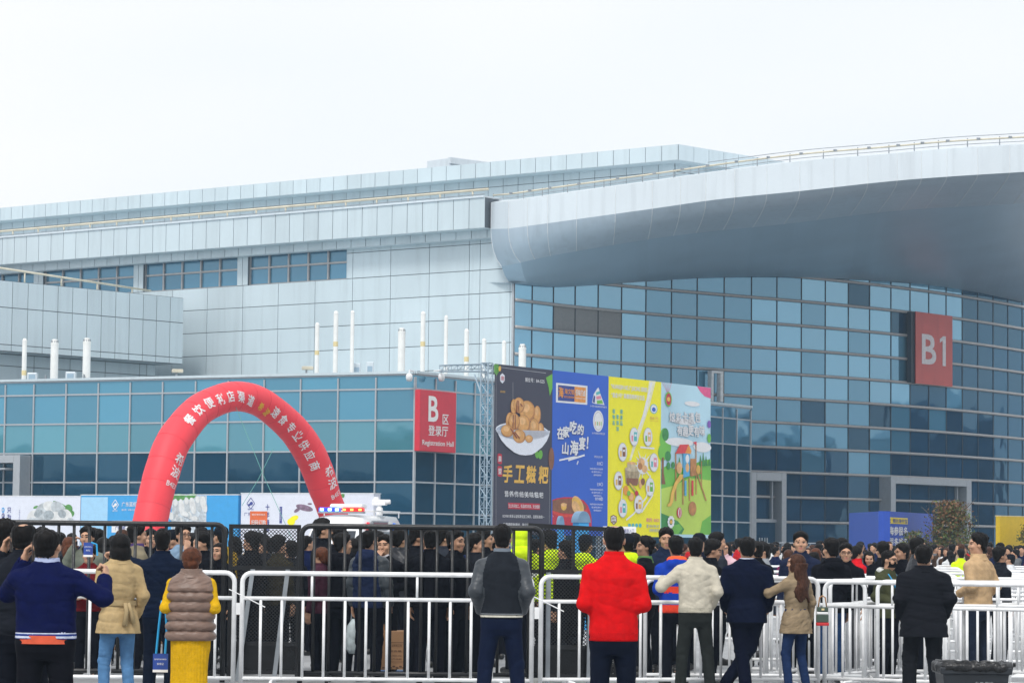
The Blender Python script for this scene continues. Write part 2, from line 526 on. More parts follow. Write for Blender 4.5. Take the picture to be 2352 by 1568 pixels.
# side entrance at the far left of the glass wall
mb = MB()
ua, ub = WL.hit(40, 1090)[0], WL.hit(72, 1090)[0]
za, zb = WL.hit(40, 1046)[1], WL.hit(40, 1064)[1]
WL.slab(mb, ub - 0.38, ub, 0, za, 0.06, 0.9)
WL.slab(mb, us[0] - 0.3, ub - 0.38, zb, za, 0.06, 0.9)
WL.slab(mb, us[0] - 0.3, ub - 0.55, zb - 0.32, zb - 0.24, 0.06, 1.3)
mb.build('door_portal', M_alu, annex, bevel=0.02)

# ------------------------------------------------------------------ grey exhibition hall behind
pB = U(1177, 900, dep(46.4))
tdir = Vector((-0.792, 0.61))
WM0 = Wall(Vector((pB.x, pB.y)) + tdir * 62, (pB.x, pB.y))
L = WM0.len
hall = thing('exhibition_hall', 'large grey panelled exhibition hall with strip windows and layered roof bands', 'building', (WM0.pt(L / 2, 0, -15)))
ujs = [WM0.hit(x, 800)[0] for x in (475, 556.6, 638, 722.5, 808.6, 895.7, 984.7, 1076.6, 1101.5, 1171)] + [L]
stp = ujs[1] - ujs[0]
u = ujs[0]
while u - stp > 0: u -= stp; ujs.insert(0, u)
ujs.insert(0, 0.0)
zj0 = [WM0.hit(1031, (500 + y / 1.568) / 1.7415)[1] for y in (760, 1380)]
dz = (zj0[0] - zj0[1]) / 4
f_top = WM0.hit(1128, 461)[1]; f_bot = WM0.hit(1128, 521, 1.2)[1]
w_top = f_bot - 0.1
zp = sorted({round(zj0[0] - dz * k, 3) for k in range(-1, 13)} | {0.0, round(w_top, 3)})
zp = [z for z in zp if 0 <= z <= w_top]
wins = []
for x0, x1, yb0, yb1 in ((570, 796, 655, 640), (330, 545, 670, 658), (100, 307, 683, 672), (-110, 78, 700, 688)):
    ua, ub = WM0.hit(x0, 640)[0], WM0.hit(x1, 640)[0]
    zb = WM0.hit((x0 + x1) / 2, (yb0 + yb1) / 2)[1]
    wins.append((ua, ub, zb))
zw = sum(w[2] for w in wins[:2]) / 2
zw1 = WM0.hit(683, 570)[1]
mb = MB()
lower = [z for z in zp if z < zw - 0.4] + [zw]
WM0.panels(mb, ujs, lower, 0.03, 0.035)
upper = [zw, w_top]
# piers between the strip windows, and the plain upper wall to the right of them
edges = [0.0]
for ua, ub, _ in sorted(wins): edges += [ua, ub]
for i in range(0, len(edges), 2):
    e0, e1 = edges[i], (edges[i + 1] if i + 1 < len(edges) else L)
    if e1 - e0 > 4: WM0.panels(mb, [e0] + [q for q in ujs if e0 + 0.3 < q < e1 - 0.3] + [e1], [zw] + [z for z in zp if zw + 0.4 < z < w_top - 0.4] + [w_top], 0.03, 0.035)
    elif e1 - e0 > 0.05: WM0.panels(mb, [e0, (e0 + e1) / 2, e1], [zw, zw + 2.1, w_top], 0.03, 0.035)
mb.build('wall', [M_panel, M_joint], hall)
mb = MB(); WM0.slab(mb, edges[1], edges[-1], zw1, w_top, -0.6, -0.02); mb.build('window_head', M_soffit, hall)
for ua, ub, _ in wins:
    fr = MB(); zz = lin(zw, zw1, 2); uu = lin(ua, ub, 5)
    for k in uu: WM0.slab(fr, k - 0.05, k + 0.05, zw, zw1, -0.30, -0.10)
    for k in zz: WM0.slab(fr, ua - 0.05, ub + 0.05, k - 0.05, k + 0.05, -0.295, -0.105)
    w = fr.build('strip_window', M_rail, hall)
    mb = MB()
    for i in range(5):
        for j in range(2): WM0.slab(mb, uu[i], uu[i + 1], zz[j], zz[j + 1], -0.25, -0.2)
    mb.build('pane', G_strip, w)
# roof fascia: a proud band of narrow upright panels, a small step under it
pan = 1.0
def band(wall, u0, u1, z0, z1, out, thick, name, parent, m=None, pw=pan):
    mb = MB(); n = max(1, round((u1 - u0) / pw))
    wall.slab(mb, u0, u1, z0, z1, out - thick, out, 1)
    wall.slab(mb, u0, u1, z0 - 0.035, z0 - 0.012, out - thick, out - 0.002, 0)
    for i in range(n):
        q0, q1 = u0 + (u1 - u0) * i / n, u0 + (u1 - u0) * (i + 1) / n
        wall.slab(mb, q0 + 0.018, q1 - 0.018, z0 - 0.01, z1 + 0.01, out + 0.001, out + 0.03, 0)
    return mb.build(name, [m or M_panel, M_joint], parent)
band(WM0, 0, L - 0.9, f_bot, f_top, 1.2, 1.1, 'fascia', hall)
band(WM0, 0, L - 0.3, f_bot - 0.42, f_bot - 0.015, 0.5, 0.49, 'frieze', hall)
mb = MB(); WM0.slab(mb, 0, L - 0.95, f_top + 0.012, f_top + 0.1, -0.3, 1.3); mb.build('coping', M_panel2, hall)
mb = MB()
mb.tube([WM0.pt(0, f_top + 0.5, 0.6), WM0.pt(L - 1.2, f_top + 0.5, 0.6)], 0.07, 6)
u = 1.0
while u < L - 1.5:
    WM0.slab(mb, u - 0.03, u + 0.03, f_top + 0.1, f_top + 0.5, 0.56, 0.64); u += 2.1
mb.build('roof_pipe', M_pipe, hall, smooth=True)
mb = MB(); mb.tube([WM0.pt(0, f_top + 0.2, 0.9), WM0.pt(L - 1.2, f_top + 0.22, 0.9)], 0.025, 5)
mb.build('roof_cable', M_grey, hall)
# body of the hall: roof slab, far end and back
mb = MB()
WM0.slab(mb, 0, L - 0.1, 0, f_top - 0.05, -30, -0.42)
mb.build('hall_body', M_panel, hall)
# upper storey, set back
so = -12.0
us1 = WM0.hit(1558, 350, so)[0]
zu1, zu0 = WM0.hit(1558, 332, so)[1], WM0.hit(1558, 366.5, so)[1]
pc = WM0.pt(us1, 0, so)
uo = thing('upper_storey', 'set back upper roof storey of grey panels above the hall roof', 'building', WM0.pt(us1 - 25, f_top - 0.5, so - 8))
band(WM0, -14, us1, zu0, zu1, so, 1.2, 'fascia', uo, pw=1.05)
sd2 = Vector((0.695, 0.718))
WS = Wall((pc.x, pc.y), (pc.x + sd2.x * 26, pc.y + sd2.y * 26))
band(WS, 0.0, 26, zu0 - 0.005, zu1 - 0.003, 0.0, 1.2, 'fascia', uo, pw=1.25)
mb = MB(); WM0.panels(mb, lin(-14, us1 - 0.9, round((us1 + 13.1) / 1.05)), [f_top - 3, zu0 - 0.45, zu0 - 0.02], 0.02, 0.035, so - 1.0)
WS.panels(mb, lin(0.9, 25, 19), [f_top - 3, zu0 - 0.45, zu0 - 0.02], 0.02, 0.035, -1.0)
mb.build('wall', [M_panel, M_joint], uo)
q = [WM0.pt(-14, zu1 - 0.06, so - 0.3), WM0.pt(us1 - 0.3, zu1 - 0.06, so - 0.3), WS.pt(26, zu1 - 0.06, -0.3), WM0.pt(-14, zu1 - 0.06, so) + (WS.pt(26, 0) - WM0.pt(us1, 0, so))]
mb = MB(); mb.add(q + [p - Vector((0, 0, 0.3)) for p in q], [(0, 1, 2, 3), (7, 6, 5, 4)]); mb.build('roof', M_panel, uo)
# faint far block behind the roof
mb = MB()
WF = Wall(U(1035, 400, 235), U(1125, 400, 238))
z1 = WF.hit(1036, 363)[1]
WF.slab(mb, 0, WF.len, 0, z1, -3, 0, 0); WF.slab(mb, -0.3, WF.len + 0.3, z1 - 0.5, z1 + 0.01, 0.001, 0.3, 0)
o = base_center(mb.build('distant_block', M_panel2)); tag(o, 'pale hazy block just showing above the long roof edge', 'building')

# ------------------------------------------------------------------ left wing: panelled box jutting towards the viewer
pe = U(420, 750, dep(43.2)); pf = U(-90, 750, dep(46.6))
WW = Wall(pf, pe)
wing = thing('panelled_wing', 'grey panelled upper wing with pipe along its top and recessed base', 'building', WW.pt(WW.len / 2, 0, -4))
zw_t, zw_b = WW.hit(418, 684)[1], WW.hit(416, 836)[1]
uw = [WW.hit((x / 1.96) / 1.7415, 750)[0] for x in (90, 212, 332, 448, 563, 678, 790, 902, 1010, 1118, 1223, 1330)] + [WW.len]
while uw[0] > 1.3: uw.insert(0, uw[0] - (uw[1] - uw[0]))
zj1, zj2 = WW.hit(380, (800 + 952 / 1.96) / 1.7415)[1], WW.hit(380, (800 + 1228 / 1.96) / 1.7415)[1]
mb = MB(); WW.panels(mb, uw, [zw_b, zj2, zj1, zw_t], 0.03, 0.04)
mb.build('wall', [M_panel, M_joint], wing)
mb = MB(); WW.slab(mb, uw[0], WW.len, zw_b + 0.01, zw_t - 0.02, -9, -0.16); mb.build('wing_body', M_panel, wing)
WB = 1.6
ue = WW.hit(356, 850, -WB)[0]
zc = WW.hit(356, (800 + 1365 / 1.96) / 1.7415, -WB)[1]
mb = MB(); WW.panels(mb, lin(uw[0], ue - 1.1, 5) + [ue - 0.6, ue], [0, zc - 1.0, zc - 0.1, zw_b - 0.01], 0.02, 0.04, -WB)
mb.build('base_wall', [M_panel, M_joint], wing)
mb = MB(); WW.slab(mb, uw[0], ue - 0.02, 0, zw_b - 0.02, -9, -WB - 0.17); mb.build('base_body', M_panel, wing)
mb = MB()
mb.tube([WW.pt(uw[0], zw_t + 0.78, -0.8), WW.pt(WW.len - 1.6, zw_t + 0.30, -0.8)], 0.06, 6)
u = uw[0] + 1
while u < WW.len - 1.6:
    WW.slab(mb, u - 0.03, u + 0.03, zw_t - 0.02, zw_t + 0.74 - 0.46 * (u - uw[0]) / WW.len, -0.83, -0.77); u += 2.4
mb.build('roof_pipe', M_pipe, wing, smooth=True)

# ------------------------------------------------------------------ entrance hall: bent curtain wall under the sweeping canopy
SX = [1000, 1177, 1426, 1663, 1840, 2000, 2133, 2250, 2352, 2480]
SS = [48.6, 46.4, 44.55, 43.0, 42.0, 41.15, 40.1, 38.9, 37.7, 36.0]
SP = np.polyfit(SX, SS, 4)
def fs(x): return float(np.polyval(SP, x))
def fac(x, y=900): return U(x, y, dep(fs(x)))
ent = thing('entrance_hall', 'glass fronted entrance hall under a sweeping metal canopy', 'building', fac(1750) * Vector((1, 1, 0)) if False else Vector((fac(1750).x, fac(1750).y, 0)))
mx_ = [1179, 1220, 1269, 1319, 1372, 1426, 1482, 1541, 1600, 1662, 1725, 1783.5, 1840, 1895, 1948, 1997, 2046, 2090, 2133, 2173, 2210, 2246, 2281, 2315, 2348, 2381, 2414]
nodes = [fac(x) for x in mx_]
zB = WM0.hit(1179, 689)[1]
zr = [zB + 2 * 1.34, zB + 1.34] + [zB - 1.34 * k for k in range(0, 10)] + [0.0]   # levels of the rails, top to bottom
GL = [(1178, 650), (1215, 655), (1300, 658.5), (1490, 646), (1620, 638), (1780, 635.6), (1960, 641.5), (2095, 650), (2230, 668), (2352, 694), (2450, 716)]
def soff_z(x):
    y = np.interp(x, [p[0] for p in GL], [p[1] for p in GL])
    return U(x, y, dep(fs(x))).z
walls = [Wall(nodes[i], nodes[i + 1]) for i in range(len(nodes) - 1)]
BM = [G_light, G_mid, G_deep, M_blind]; bulk = MB(); np_ = 0
for i, W in enumerate(walls):
    zc = max(soff_z(mx_[i]), soff_z(mx_[i + 1])) + (0.3 if mx_[i] < 2120 else 0.06)
    lv = [zc] + [z for z in zr if z < zc - 0.2]
    for j in range(len(lv) - 1):
        z1, z0 = lv[j], lv[j + 1]
        xm = mx_[i]; k = round((zB - z1) / 1.34)        # row under level k
        if z1 < 2.2 or xm > 2290: W.slab(bulk, 0, W.len, z0, z1, -0.03, 0.0, 2); continue
        lo = (zB - (z0 + z1) / 2) / 1.34
        if k == 0 and 2 <= i <= 4 and j > 0: m = M_blind
        elif xm < 1470: m = G_light if lo < 3.6 else G_mid  # paler upper left, darker lower right: reflections put into the pane tints
        elif xm < 1840:
            m = (G_light if (xm > 1700 and lo < 3) else G_mid) if lo < 5 else G_deep
            if (i * 7 + j * 3) % 5 == 0 and lo < 4: m = G_mid
        elif xm < 2085: m = G_light if lo < 3.2 and (i + 2 * j) % 4 else (G_mid if (i + j) % 3 and lo < 6 else G_deep)
        elif xm < 2200: m = G_light if lo < -0.4 else (G_mid if (i * 5 + j) % 4 == 0 and lo < 4 else G_deep)
        else: m = G_deep
        if np_ < 99 and ((z1 > 5.2 and xm > 1180 and (i % 2 or xm < 1480)) or (xm > 1725 and lo < 6 and i % 2 == 0)):
            pane(W, 0, W.len, z0, z1, m, ent); np_ += 1
        else: W.slab(bulk, 0, W.len, z0, z1, -0.03, 0.0, BM.index(m))
o = bulk.build('pane', BM, ent); o['kind'] = 'stuff'
mb = MB(); mr_ = MB()
for i, x in enumerate(mx_):
    zc = soff_z(x) + (0.3 if x < 2120 else 0.04); W = walls[min(i, len(walls) - 1)]
    p = nodes[i]; mb.obox(Vector((p.x, p.y, 0)) - W.t3 * 0.025 - W.n3 * 0.05, W.t3 * 0.05, W.n3 * 0.08, Vector((0, 0, zc)))
mb.build('mullion', M_dark, ent)
for z in zr[:-1]:
    pts = [Vector((p.x, p.y, z)) for p in nodes]
    seg = []
    for i, p in enumerate(pts):
        W = walls[min(i, len(walls) - 1)]
        if z < soff_z(mx_[i]) + (0.25 if mx_[i] < 2120 else -0.1): seg.append(p + W.n3 * 0.10)
    if len(seg) > 1:
        mr_.tube(seg, 0.085, 6)
mr_.build('louvre_rail', M_rail, ent, smooth=True)
for i in range(1, len(walls), 2):
    mb = MB(); p = walls[i].pt(0.7, 0, -1.8); mb.lathe(p, [(0.24, 0.05), (0.24, 15.0)], 12); mb.build('interior_column', M_incol, ent, smooth=True)
mb = MB()
for z in (4.6, 9.2):
    pts = [Vector((p.x, p.y, z)) for p in nodes]
    for i, W in enumerate(walls[9:]): W.slab(mb, 0, W.len, z, z + 0.35, -9, -2.4)
for W in walls[9:]: W.slab(mb, -0.5, W.len + 0.5, 0, 17.0, -9.4, -9.05)
W = walls[9]; W.slab(mb, -0.4, 0, 0, 17.0, -9, -0.2)
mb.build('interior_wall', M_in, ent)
# grey corner post where the panels meet the glass
mb = MB(); mb.box((pB.x + 0.0, pB.y - 0.05, 7.3), (0.16, 0.22, 14.6)); mb.build('corner_post', M_alu, ent)

# canopy
top = [(1128, 465), (1168, 462), (1288, 445), (1499, 416), (1653, 394), (1837, 371), (2029, 355), (2175, 342), (2352, 332), (2480, 325.5)]
fbo = [(1128, 526), (1168, 525), (1287, 508.7), (1498, 479.4), (1653, 457.6), (1837, 439), (2029, 418), (2175, 406), (2352, 395), (2480, 387)]
trn = [(1152, 612), (1196, 603), (1290, 583), (1488, 550), (1628, 532), (1800, 515), (1985, 492), (2125, 479), (2300, 470), (2420, 461)]
gla = [(1178, 650), (1215, 655), (1300, 658.5), (1490, 646), (1620, 638), (1780, 635.6), (1960, 641.5), (2095, 650), (2230, 668), (2352, 694)]
dfs = [140.6, 138.6, 138.0, 136.8, 135.8, 134.6, 133.4, 132.4, 131.4, 130.6]
K = len(top); cols = []
for i in range(K):
    pT, pF = U(*top[i], dfs[i]), U(*fbo[i], dfs[i])
    pF.x, pF.y = (pF.x + pT.x) / 2, (pF.y + pT.y) / 2; pT.x, pT.y = pF.x, pF.y
    dg_ = dep(fs(gla[i][0])) - 0.4
    pG = U(*gla[i], dg_)
    pR = U(*trn[i], dfs[i] + (dg_ - dfs[i]) * 0.30)
    row = [pT + Vector((8, 26, 0.8)), pT + Vector((0.4, 1.2, 0.25)), pT, pF]
    ctl = Vector((pF.x, pF.y, pF.z * 0.35 + pR.z * 0.65))
    for q in (0.25, 0.5, 0.75): row.append(pF * (1 - q) ** 2 + ctl * 2 * q * (1 - q) + pR * q * q)
    row.append(pR)
    for q in (0.33, 0.66): row.append(pR * (1 - q) + pG * q + Vector((0, 0, -0.25 * math.sin(math.pi * q))))
    row += [pG, pG + Vector((-2.4, 3.0, 0.3))]
    cols.append(row)
A = np.array([[list(p) for p in r] for r in cols])       # (K, rows, 3)
def cr_(t):
    """smooth interpolation along the canopy (Catmull-Rom over the measured sections)"""
    i = min(int(t), K - 2); f = t - i
    p0, p1, p2, p3 = A[max(i - 1, 0)], A[i], A[i + 1], A[min(i + 2, K - 1)]
    if i == 0: p0 = 2 * p1 - p2
    if i == 1: p0 = 2 * p1 - p2
    if i + 2 > K - 1: p3 = 2 * p2 - p1
    return 0.5 * (2 * p1 + (p2 - p0) * f + (2 * p0 - 5 * p1 + 4 * p2 - p3) * f * f + (3 * p1 - p0 - 3 * p2 + p3) * f ** 3)
ts = [0, 1] + [1 + 8 * k / 20 for k in range(1, 21)]
fine = []
for k in range(len(ts) - 1):
    n = 1 if k == 0 else 3
    for q in range(n): fine.append((ts[k] + (ts[k + 1] - ts[k]) * q / n, q == 0))
fine.append((ts[-1], True))
rows_n = A.shape[1]
def loft(r0, r1, m, name, split):
    mb = MB()
    for k in range(len(fine) - 1):
        c0, c1_ = cr_(fine[k][0]), cr_(fine[k + 1][0])
        b = len(mb.v)
        if fine[k][1] or not split or k == 0:
            mb.v += [tuple(c0[r]) for r in range(r0, r1 + 1)]; s0 = b
        else: s0 = prev
        s1 = len(mb.v)
        mb.v += [tuple(c1_[r]) for r in range(r0, r1 + 1)]
        for r in range(r1 - r0):
            mb.f.append((s0 + r, s0 + r + 1, s1 + r + 1, s1 + r)); mb.m.append(0)
        prev = s1
    return mb.build(name, m, ent, smooth=True)
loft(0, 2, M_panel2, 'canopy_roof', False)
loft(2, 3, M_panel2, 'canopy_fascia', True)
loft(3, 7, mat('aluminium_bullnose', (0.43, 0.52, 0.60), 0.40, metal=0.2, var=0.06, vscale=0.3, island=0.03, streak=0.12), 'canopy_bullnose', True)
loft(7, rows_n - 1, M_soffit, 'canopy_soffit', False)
for t, seam in fine:
    if seam:
        mb = MB(); c = cr_(t); off = Vector((0, -0.01, -0.006))
        mb.tube([Vector(c[r]) + off for r in range(2, 8)], 0.014, 4, cap=False); mb.build('canopy_seam', M_seam, ent)
mb = MB(); m2_ = MB()
pth = [Vector(cr_(t)[2]) + Vector((0.1, 0.5, 0.42)) for t, _ in fine]
mb.tube(pth, 0.045, 6)
m2_.tube([p + Vector((0, -0.2, -0.22)) for p in pth], 0.018, 5); m2_.tube([p + Vector((0, -0.3, 0.14)) for p in pth[22:]], 0.018, 5)
for p in pth[::3]: m2_.box(p + Vector((0, 0, -0.16)), (0.045, 0.045, 0.5))
for p in pth[1::3]: m2_.box(p + Vector((0, -0.1, 0.02)), (0.16, 0.1, 0.09))
mb.build('roof_pipe', M_pipe, ent, smooth=True); m2_.build('roof_bracket', M_grey, ent)

# portals and doors
def portal(x0, x1, xi0, xi1, yo, yi, ytr, name):
    i = max(k for k in range(len(mx_)) if mx_[k] <= (x0 + x1) / 2)
    W = Wall(fac(x0), fac(x1)); o1 = 0.7
    u0, u1, v0, v1 = W.hit(x0, 1150, o1)[0], W.hit(x1, 1150, o1)[0], W.hit(xi0, 1150, o1)[0], W.hit(xi1, 1150, o1)[0]
    zo, zi = W.hit(x0, yo, o1)[1], W.hit(xi0, yi, o1)[1]
    mb = MB()
    W.slab(mb, u0, v0, 0, zo, -0.5, o1); W.slab(mb, v1, u1, 0, zo, -0.5, o1); W.slab(mb, v0, v1, zi, zo, -0.5, o1 - 0.003)
    po = mb.build('door_portal', M_alu, ent, bevel=0.03)
    if ytr:
        zt_ = W.hit(xi0, ytr, 0.2)[1]
        mb = MB(); W.slab(mb, v0, v1, zt_ - 0.06, zt_ + 0.12, 0.12, 0.3); W.slab(mb, v1 - 0.35, v1 - 0.25, zt_ + 0.12, zi, 0.12, 0.28)
        mb.build('transom', M_alu, po)
        d_ = MB(); W.slab(d_, v0, v1, 0.05, zt_ - 0.06, 0.13, 0.18); dr = d_.build('glass_door', G_deep, ent)
        mb = MB(); um = (v0 + v1) / 2
        for q in (-0.28, -0.1, 0.1, 0.28): W.slab(mb, um + q - 0.02, um + q + 0.02, 0.9, 2.2, 0.22, 0.27)
        mb.build('door_handle', M_seam, dr)
    else:
        mb = MB(); W.slab(mb, v1 - 0.4, v1 - 0.28, 0, zi, 0.12, 0.28); W.slab(mb, v0, v1, 2.6, 2.75, 0.12, 0.28); mb.build('transom', M_alu, po)
portal(1726, 1807, 1738, 1796, 1083.4, 1103, 1196, 'a')
portal(2047, 2232, 2058, 2221, 1094, 1110, None, 'b')
# bright slim frame left of the portal block, above the billboard
W = Wall(fac(1629), fac(1660)); mb = MB()
u0, zt0 = W.hit(1630, 851, 0.35); u1, zt1 = W.hit(1657, 923, 0.35)
W.slab(mb, u0, u0 + 0.16, zt1, zt0, 0.2, 0.5); W.slab(mb, u1 - 0.2, u1, zt1, zt0, 0.2, 0.5); W.slab(mb, u0 + 0.16, u1 - 0.2, zt0 - 0.12, zt0, 0.2, 0.497)
mb.build('ladder_frame', M_seam, ent)
# ------------------------------------------------------------------ hall signs
M_red = mat('sign_red', (0.62, 0.02, 0.045), 0.4, var=0.05)
M_red2 = mat('sign_red_worn', (0.56, 0.10, 0.085), 0.55, var=0.10, vscale=0.8, streak=0.12)
M_paper = mat('print_white', (0.82, 0.82, 0.82), 0.6, var=0.03)
uL, zT = WR.hit(965, 894, 0.35); uR, _ = WR.hit(1048.5, 901, 0.35); zBt = WR.hit(965, 1035, 0.35)[1]
so_ = thing('hall_sign', 'red registration hall sign with large white B on the glass corner', 'sign', WR.pt(uL, zBt, 0.1))
mb = MB(); WR.slab(mb, uL, uR, zBt, zT, 0.08, 0.35); mb.build('sign_panel', M_red, so_, bevel=0.02)
bd = Board(WR.pt(uL, zBt, 0.352), WR.t3, parent=so_, out=WR.n3)
w, h = uR - uL, zT - zBt
bd.text('B', w * 0.36, h * 0.70, h * 0.42, M_paper, w * 0.27, 0.02)
bd.text('区', w * 0.70, h * 0.545, h * 0.16, M_paper, w * 0.17, 0.012)
bd.text('登录厅', w * 0.50, h * 0.345, h * 0.17, M_paper, w * 0.54, 0.012)
bd.text('Registration Hall', w * 0.50, h * 0.13, h * 0.11, M_paper, w * 0.86, 0.012)

ps0 = U(2103.6, 800, dep(fs(2103)) - 0.9); ps1 = U(2187.7, 800, dep(fs(2187)) - 0.9)
WS1 = Wall(ps0, ps1)
zT = WS1.hit(2103.6, 715)[1]; zBt = WS1.hit(2103.6, 880)[1]; w, h = WS1.len, zT - zBt
so_ = thing('hall_number_sign', 'faded red box sign reading B1 high on the curved glass', 'sign', WS1.pt(0, zBt, -1))
mb = MB(); WS1.slab(mb, 0.0, w, zBt, zT, -0.06, 0.0); mb.build('sign_panel', M_red2, so_)
mb = MB(); WS1.slab(mb, 0.02, w - 0.02, zBt + 0.02, zT - 0.02, -0.3, -0.062); mb.build('sign_box', mat('black_box', (0.02, 0.03, 0.045), 0.5), so_)
mb = MB(); WS1.slab(mb, -0.32, 0.018, zBt + 0.05, zT - 0.02, -0.4, -0.1); mb.build('sign_side', mat('black_box', (0.02, 0.03, 0.045), 0.5), so_)
bd = Board(WS1.pt(0, zBt, 0.004), WS1.t3, parent=so_, out=WS1.n3)
M_sl = mat('sign_letter_grey', (0.66, 0.62, 0.64), 0.5)
bd.text('B', w * 0.35, h * 0.49, h * 0.42, M_sl, w * 0.39, 0.02)
q0, q1, qy = w * 0.72, w * 0.81, h * 0.28
bd.poly([(q0, qy), (q1, qy), (q1, h * 0.70), (w * 0.735, h * 0.70), (w * 0.645, h * 0.655), (w * 0.645, h * 0.60), (q0, h * 0.635)], M_sl, 'lettering', 0.012)

# ------------------------------------------------------------------ vent pipes and fixtures on the annex roof
def vent(x, yt, yb, wpx, cap, band_y, label, back=2.0):
    W = WL if x < 940 else WR
    u, zt_ = W.hit(x, yt, -back); s = F_PX / W.pt(u, 0, -back).y
    r = wpx / s / 2
    zb_ = z_top - 0.3
    p = W.pt(u, zb_, -back)
    t = thing('vent_pipe', label, 'vent pipe', p, 0, 'white vent pipes on the glass hall roof')
    hgt = zt_ - zb_
    mb = MB()
    if cap:
        mb.lathe(p, [(r, 0), (r, hgt * 0.3), (r * 1.04, hgt * 0.3), (r * 1.04, hgt * 0.31), (r, hgt * 0.31), (r, hgt - r * 1.5)], 16)
        mb.build('pipe', M_pvc, t, smooth=False)
        mb = MB(); q = p + Vector((0, 0, hgt - r * 1.5))
        mb.lathe(q, [(r * 1.06, 0), (r * 1.06, r * 0.5), (r * 0.95, r * 0.5), (r * 0.62, r * 1.5)], 16)
        for k in range(12):
            a_ = k * math.pi / 6; c_ = Vector((math.cos(a_), math.sin(a_), 0))
            mb.obox(q + c_ * r * 0.80 + Vector((0, 0, r * 0.55)) - Vector((-c_.y, c_.x, 0)) * r * 0.07, Vector((-c_.y, c_.x, 0)) * r * 0.14, c_ * r * 0.16, Vector((0, 0, r * 0.6)), 1)
        mb.build('vent_cap', [M_pvc, M_grey], t)
    else:
        mb.lathe(p, [(r, 0), (r, hgt - r * 1.2), (r * 1.06, hgt - r * 1.2), (r * 1.06, hgt - r * 0.9), (r * 0.95, hgt - r * 0.8), (r * 0.55, hgt)], 14)
        mb.build('pipe', M_pvc, t)
    if band_y:
        zb2 = W.hit(x, band_y, -back)[1] - zb_
        mb = MB(); mb.lathe(p, [(r * 1.04, zb2 - r), (r * 1.04, zb2 + r)], 14); mb.build('tape_band', M_yband, t)
vent(57, 777, 875, 11, 0, 856, 'slim white vent pipe at the far left of the roof')
vent(126, 779, 870, 18, 1, 0, 'thick capped vent pipe, left of the two on the left roof')
vent(200, 776, 868, 18, 1, 0, 'thick capped vent pipe, right of the two on the left roof')
vent(729, 741, 853, 10, 0, 810, 'short slim vent pipe with yellow band left of the tall pair')
vent(772, 714, 852, 11, 0, 790, 'tall slim vent pipe with yellow band right of the arch top')
vent(810, 713, 851, 9, 0, 0, 'tall plain slim vent pipe left of the thick capped one')
vent(923, 753, 849, 17, 1, 0, 'thick capped vent pipe standing behind the glass corner')
vent(972, 715, 858, 11, 0, 790, 'tall slim vent pipe with yellow band above the red sign')
vent(1025, 724, 862, 9, 0, 0, 'tall plain vent pipe over the right edge of the red sign')
vent(1072, 755, 866, 11, 0, 825, 'slim yellow banded vent pipe beside the truss arm')
vent(1112, 777, 862, 10, 0, 0, 'slim vent pipe above the top of the truss')
vent(1158, 782, 870, 10, 0, 0, 'short slim vent pipe above the dark food banner')
vent(1200, 790, 874, 17, 1, 0, 'thick capped vent pipe above the dark food banner', 1.0)
def floodlight(W, x, y, label, rz=0.0):
    u, z = W.hit(x, y, 0.0); p = W.pt(u, z_top, -0.1)
    t = thing('floodlight', label, 'floodlight', p, 0, 'floodlights on the glass hall roof')
    mb = MB(); mb.box(p + Vector((0, 0, 0.1)), (0.08, 0.08, 0.2)); mb.build('bracket', M_grey, t)
    mb = MB(); mb.box(p + Vector((0.05, 0, 0.24)), (0.5, 0.22, 0.16), rz=0.3); mb.build('lamp_housing', M_pipe, t, bevel=0.03)
floodlight(WL, 402, 862, 'small beige floodlight on the roof edge left of the arch top')
floodlight(WL, 701, 855, 'small beige floodlight on the roof edge right of the arch top')
def roofbox(x, label):
    u, z = WL.hit(x, 868, -1.5); p = WL.pt(u, z_top - 0.3, -1.5)
    t = thing('roof_fan', label, 'roof fan', p, 0, 'small fans on the left roof')
    mb = MB(); mb.box(p + Vector((0, 0, 0.35)), (0.46, 0.4, 0.7)); mb.build('fan_housing', M_panel2, t, bevel=0.03)
    mb = MB(); mb.box(p + Vector((0, -0.21, 0.46)), (0.3, 0.02, 0.3)); mb.build('fan_opening', M_soffit, t)
    mb = MB(); mb.tube([p + Vector((0.23, 0, 0.3)), p + Vector((0.6, 0, 0.3))], 0.05, 6); mb.tube([p + Vector((0.6, 0, 0)), p + Vector((0.6, 0, 0.6)), p + Vector((0.7, 0, 0.2))], 0.04, 6); mb.build('pipe_run', M_grey, t)
roofbox(75, 'small roof fan between the slim pipe and the first thick pipe'); roofbox(163, 'small roof fan between the two thick capped pipes')
for x, y, lab in ((820, 845, 'small white roof box beside the tall plain pipe'), (850, 842, 'taller pale roof box left of the thick capped pipe')):
    u, z = WL.hit(x, y, -2.5); p = WL.pt(u, z_top - 0.3, -2.5); hh = z - z_top + 0.5
    t = thing('roof_box', lab, 'roof box', p)
    mb = MB(); mb.box(p + Vector((0, 0, hh / 2)), (0.32, 0.3, hh)); mb.build('box_housing', M_panel2, t, bevel=0.02)
    mb = MB(); mb.box(p + Vector((0, -0.156, hh * 0.65)), (0.22, 0.01, hh * 0.3)); mb.build('box_grille', M_soffit, t)
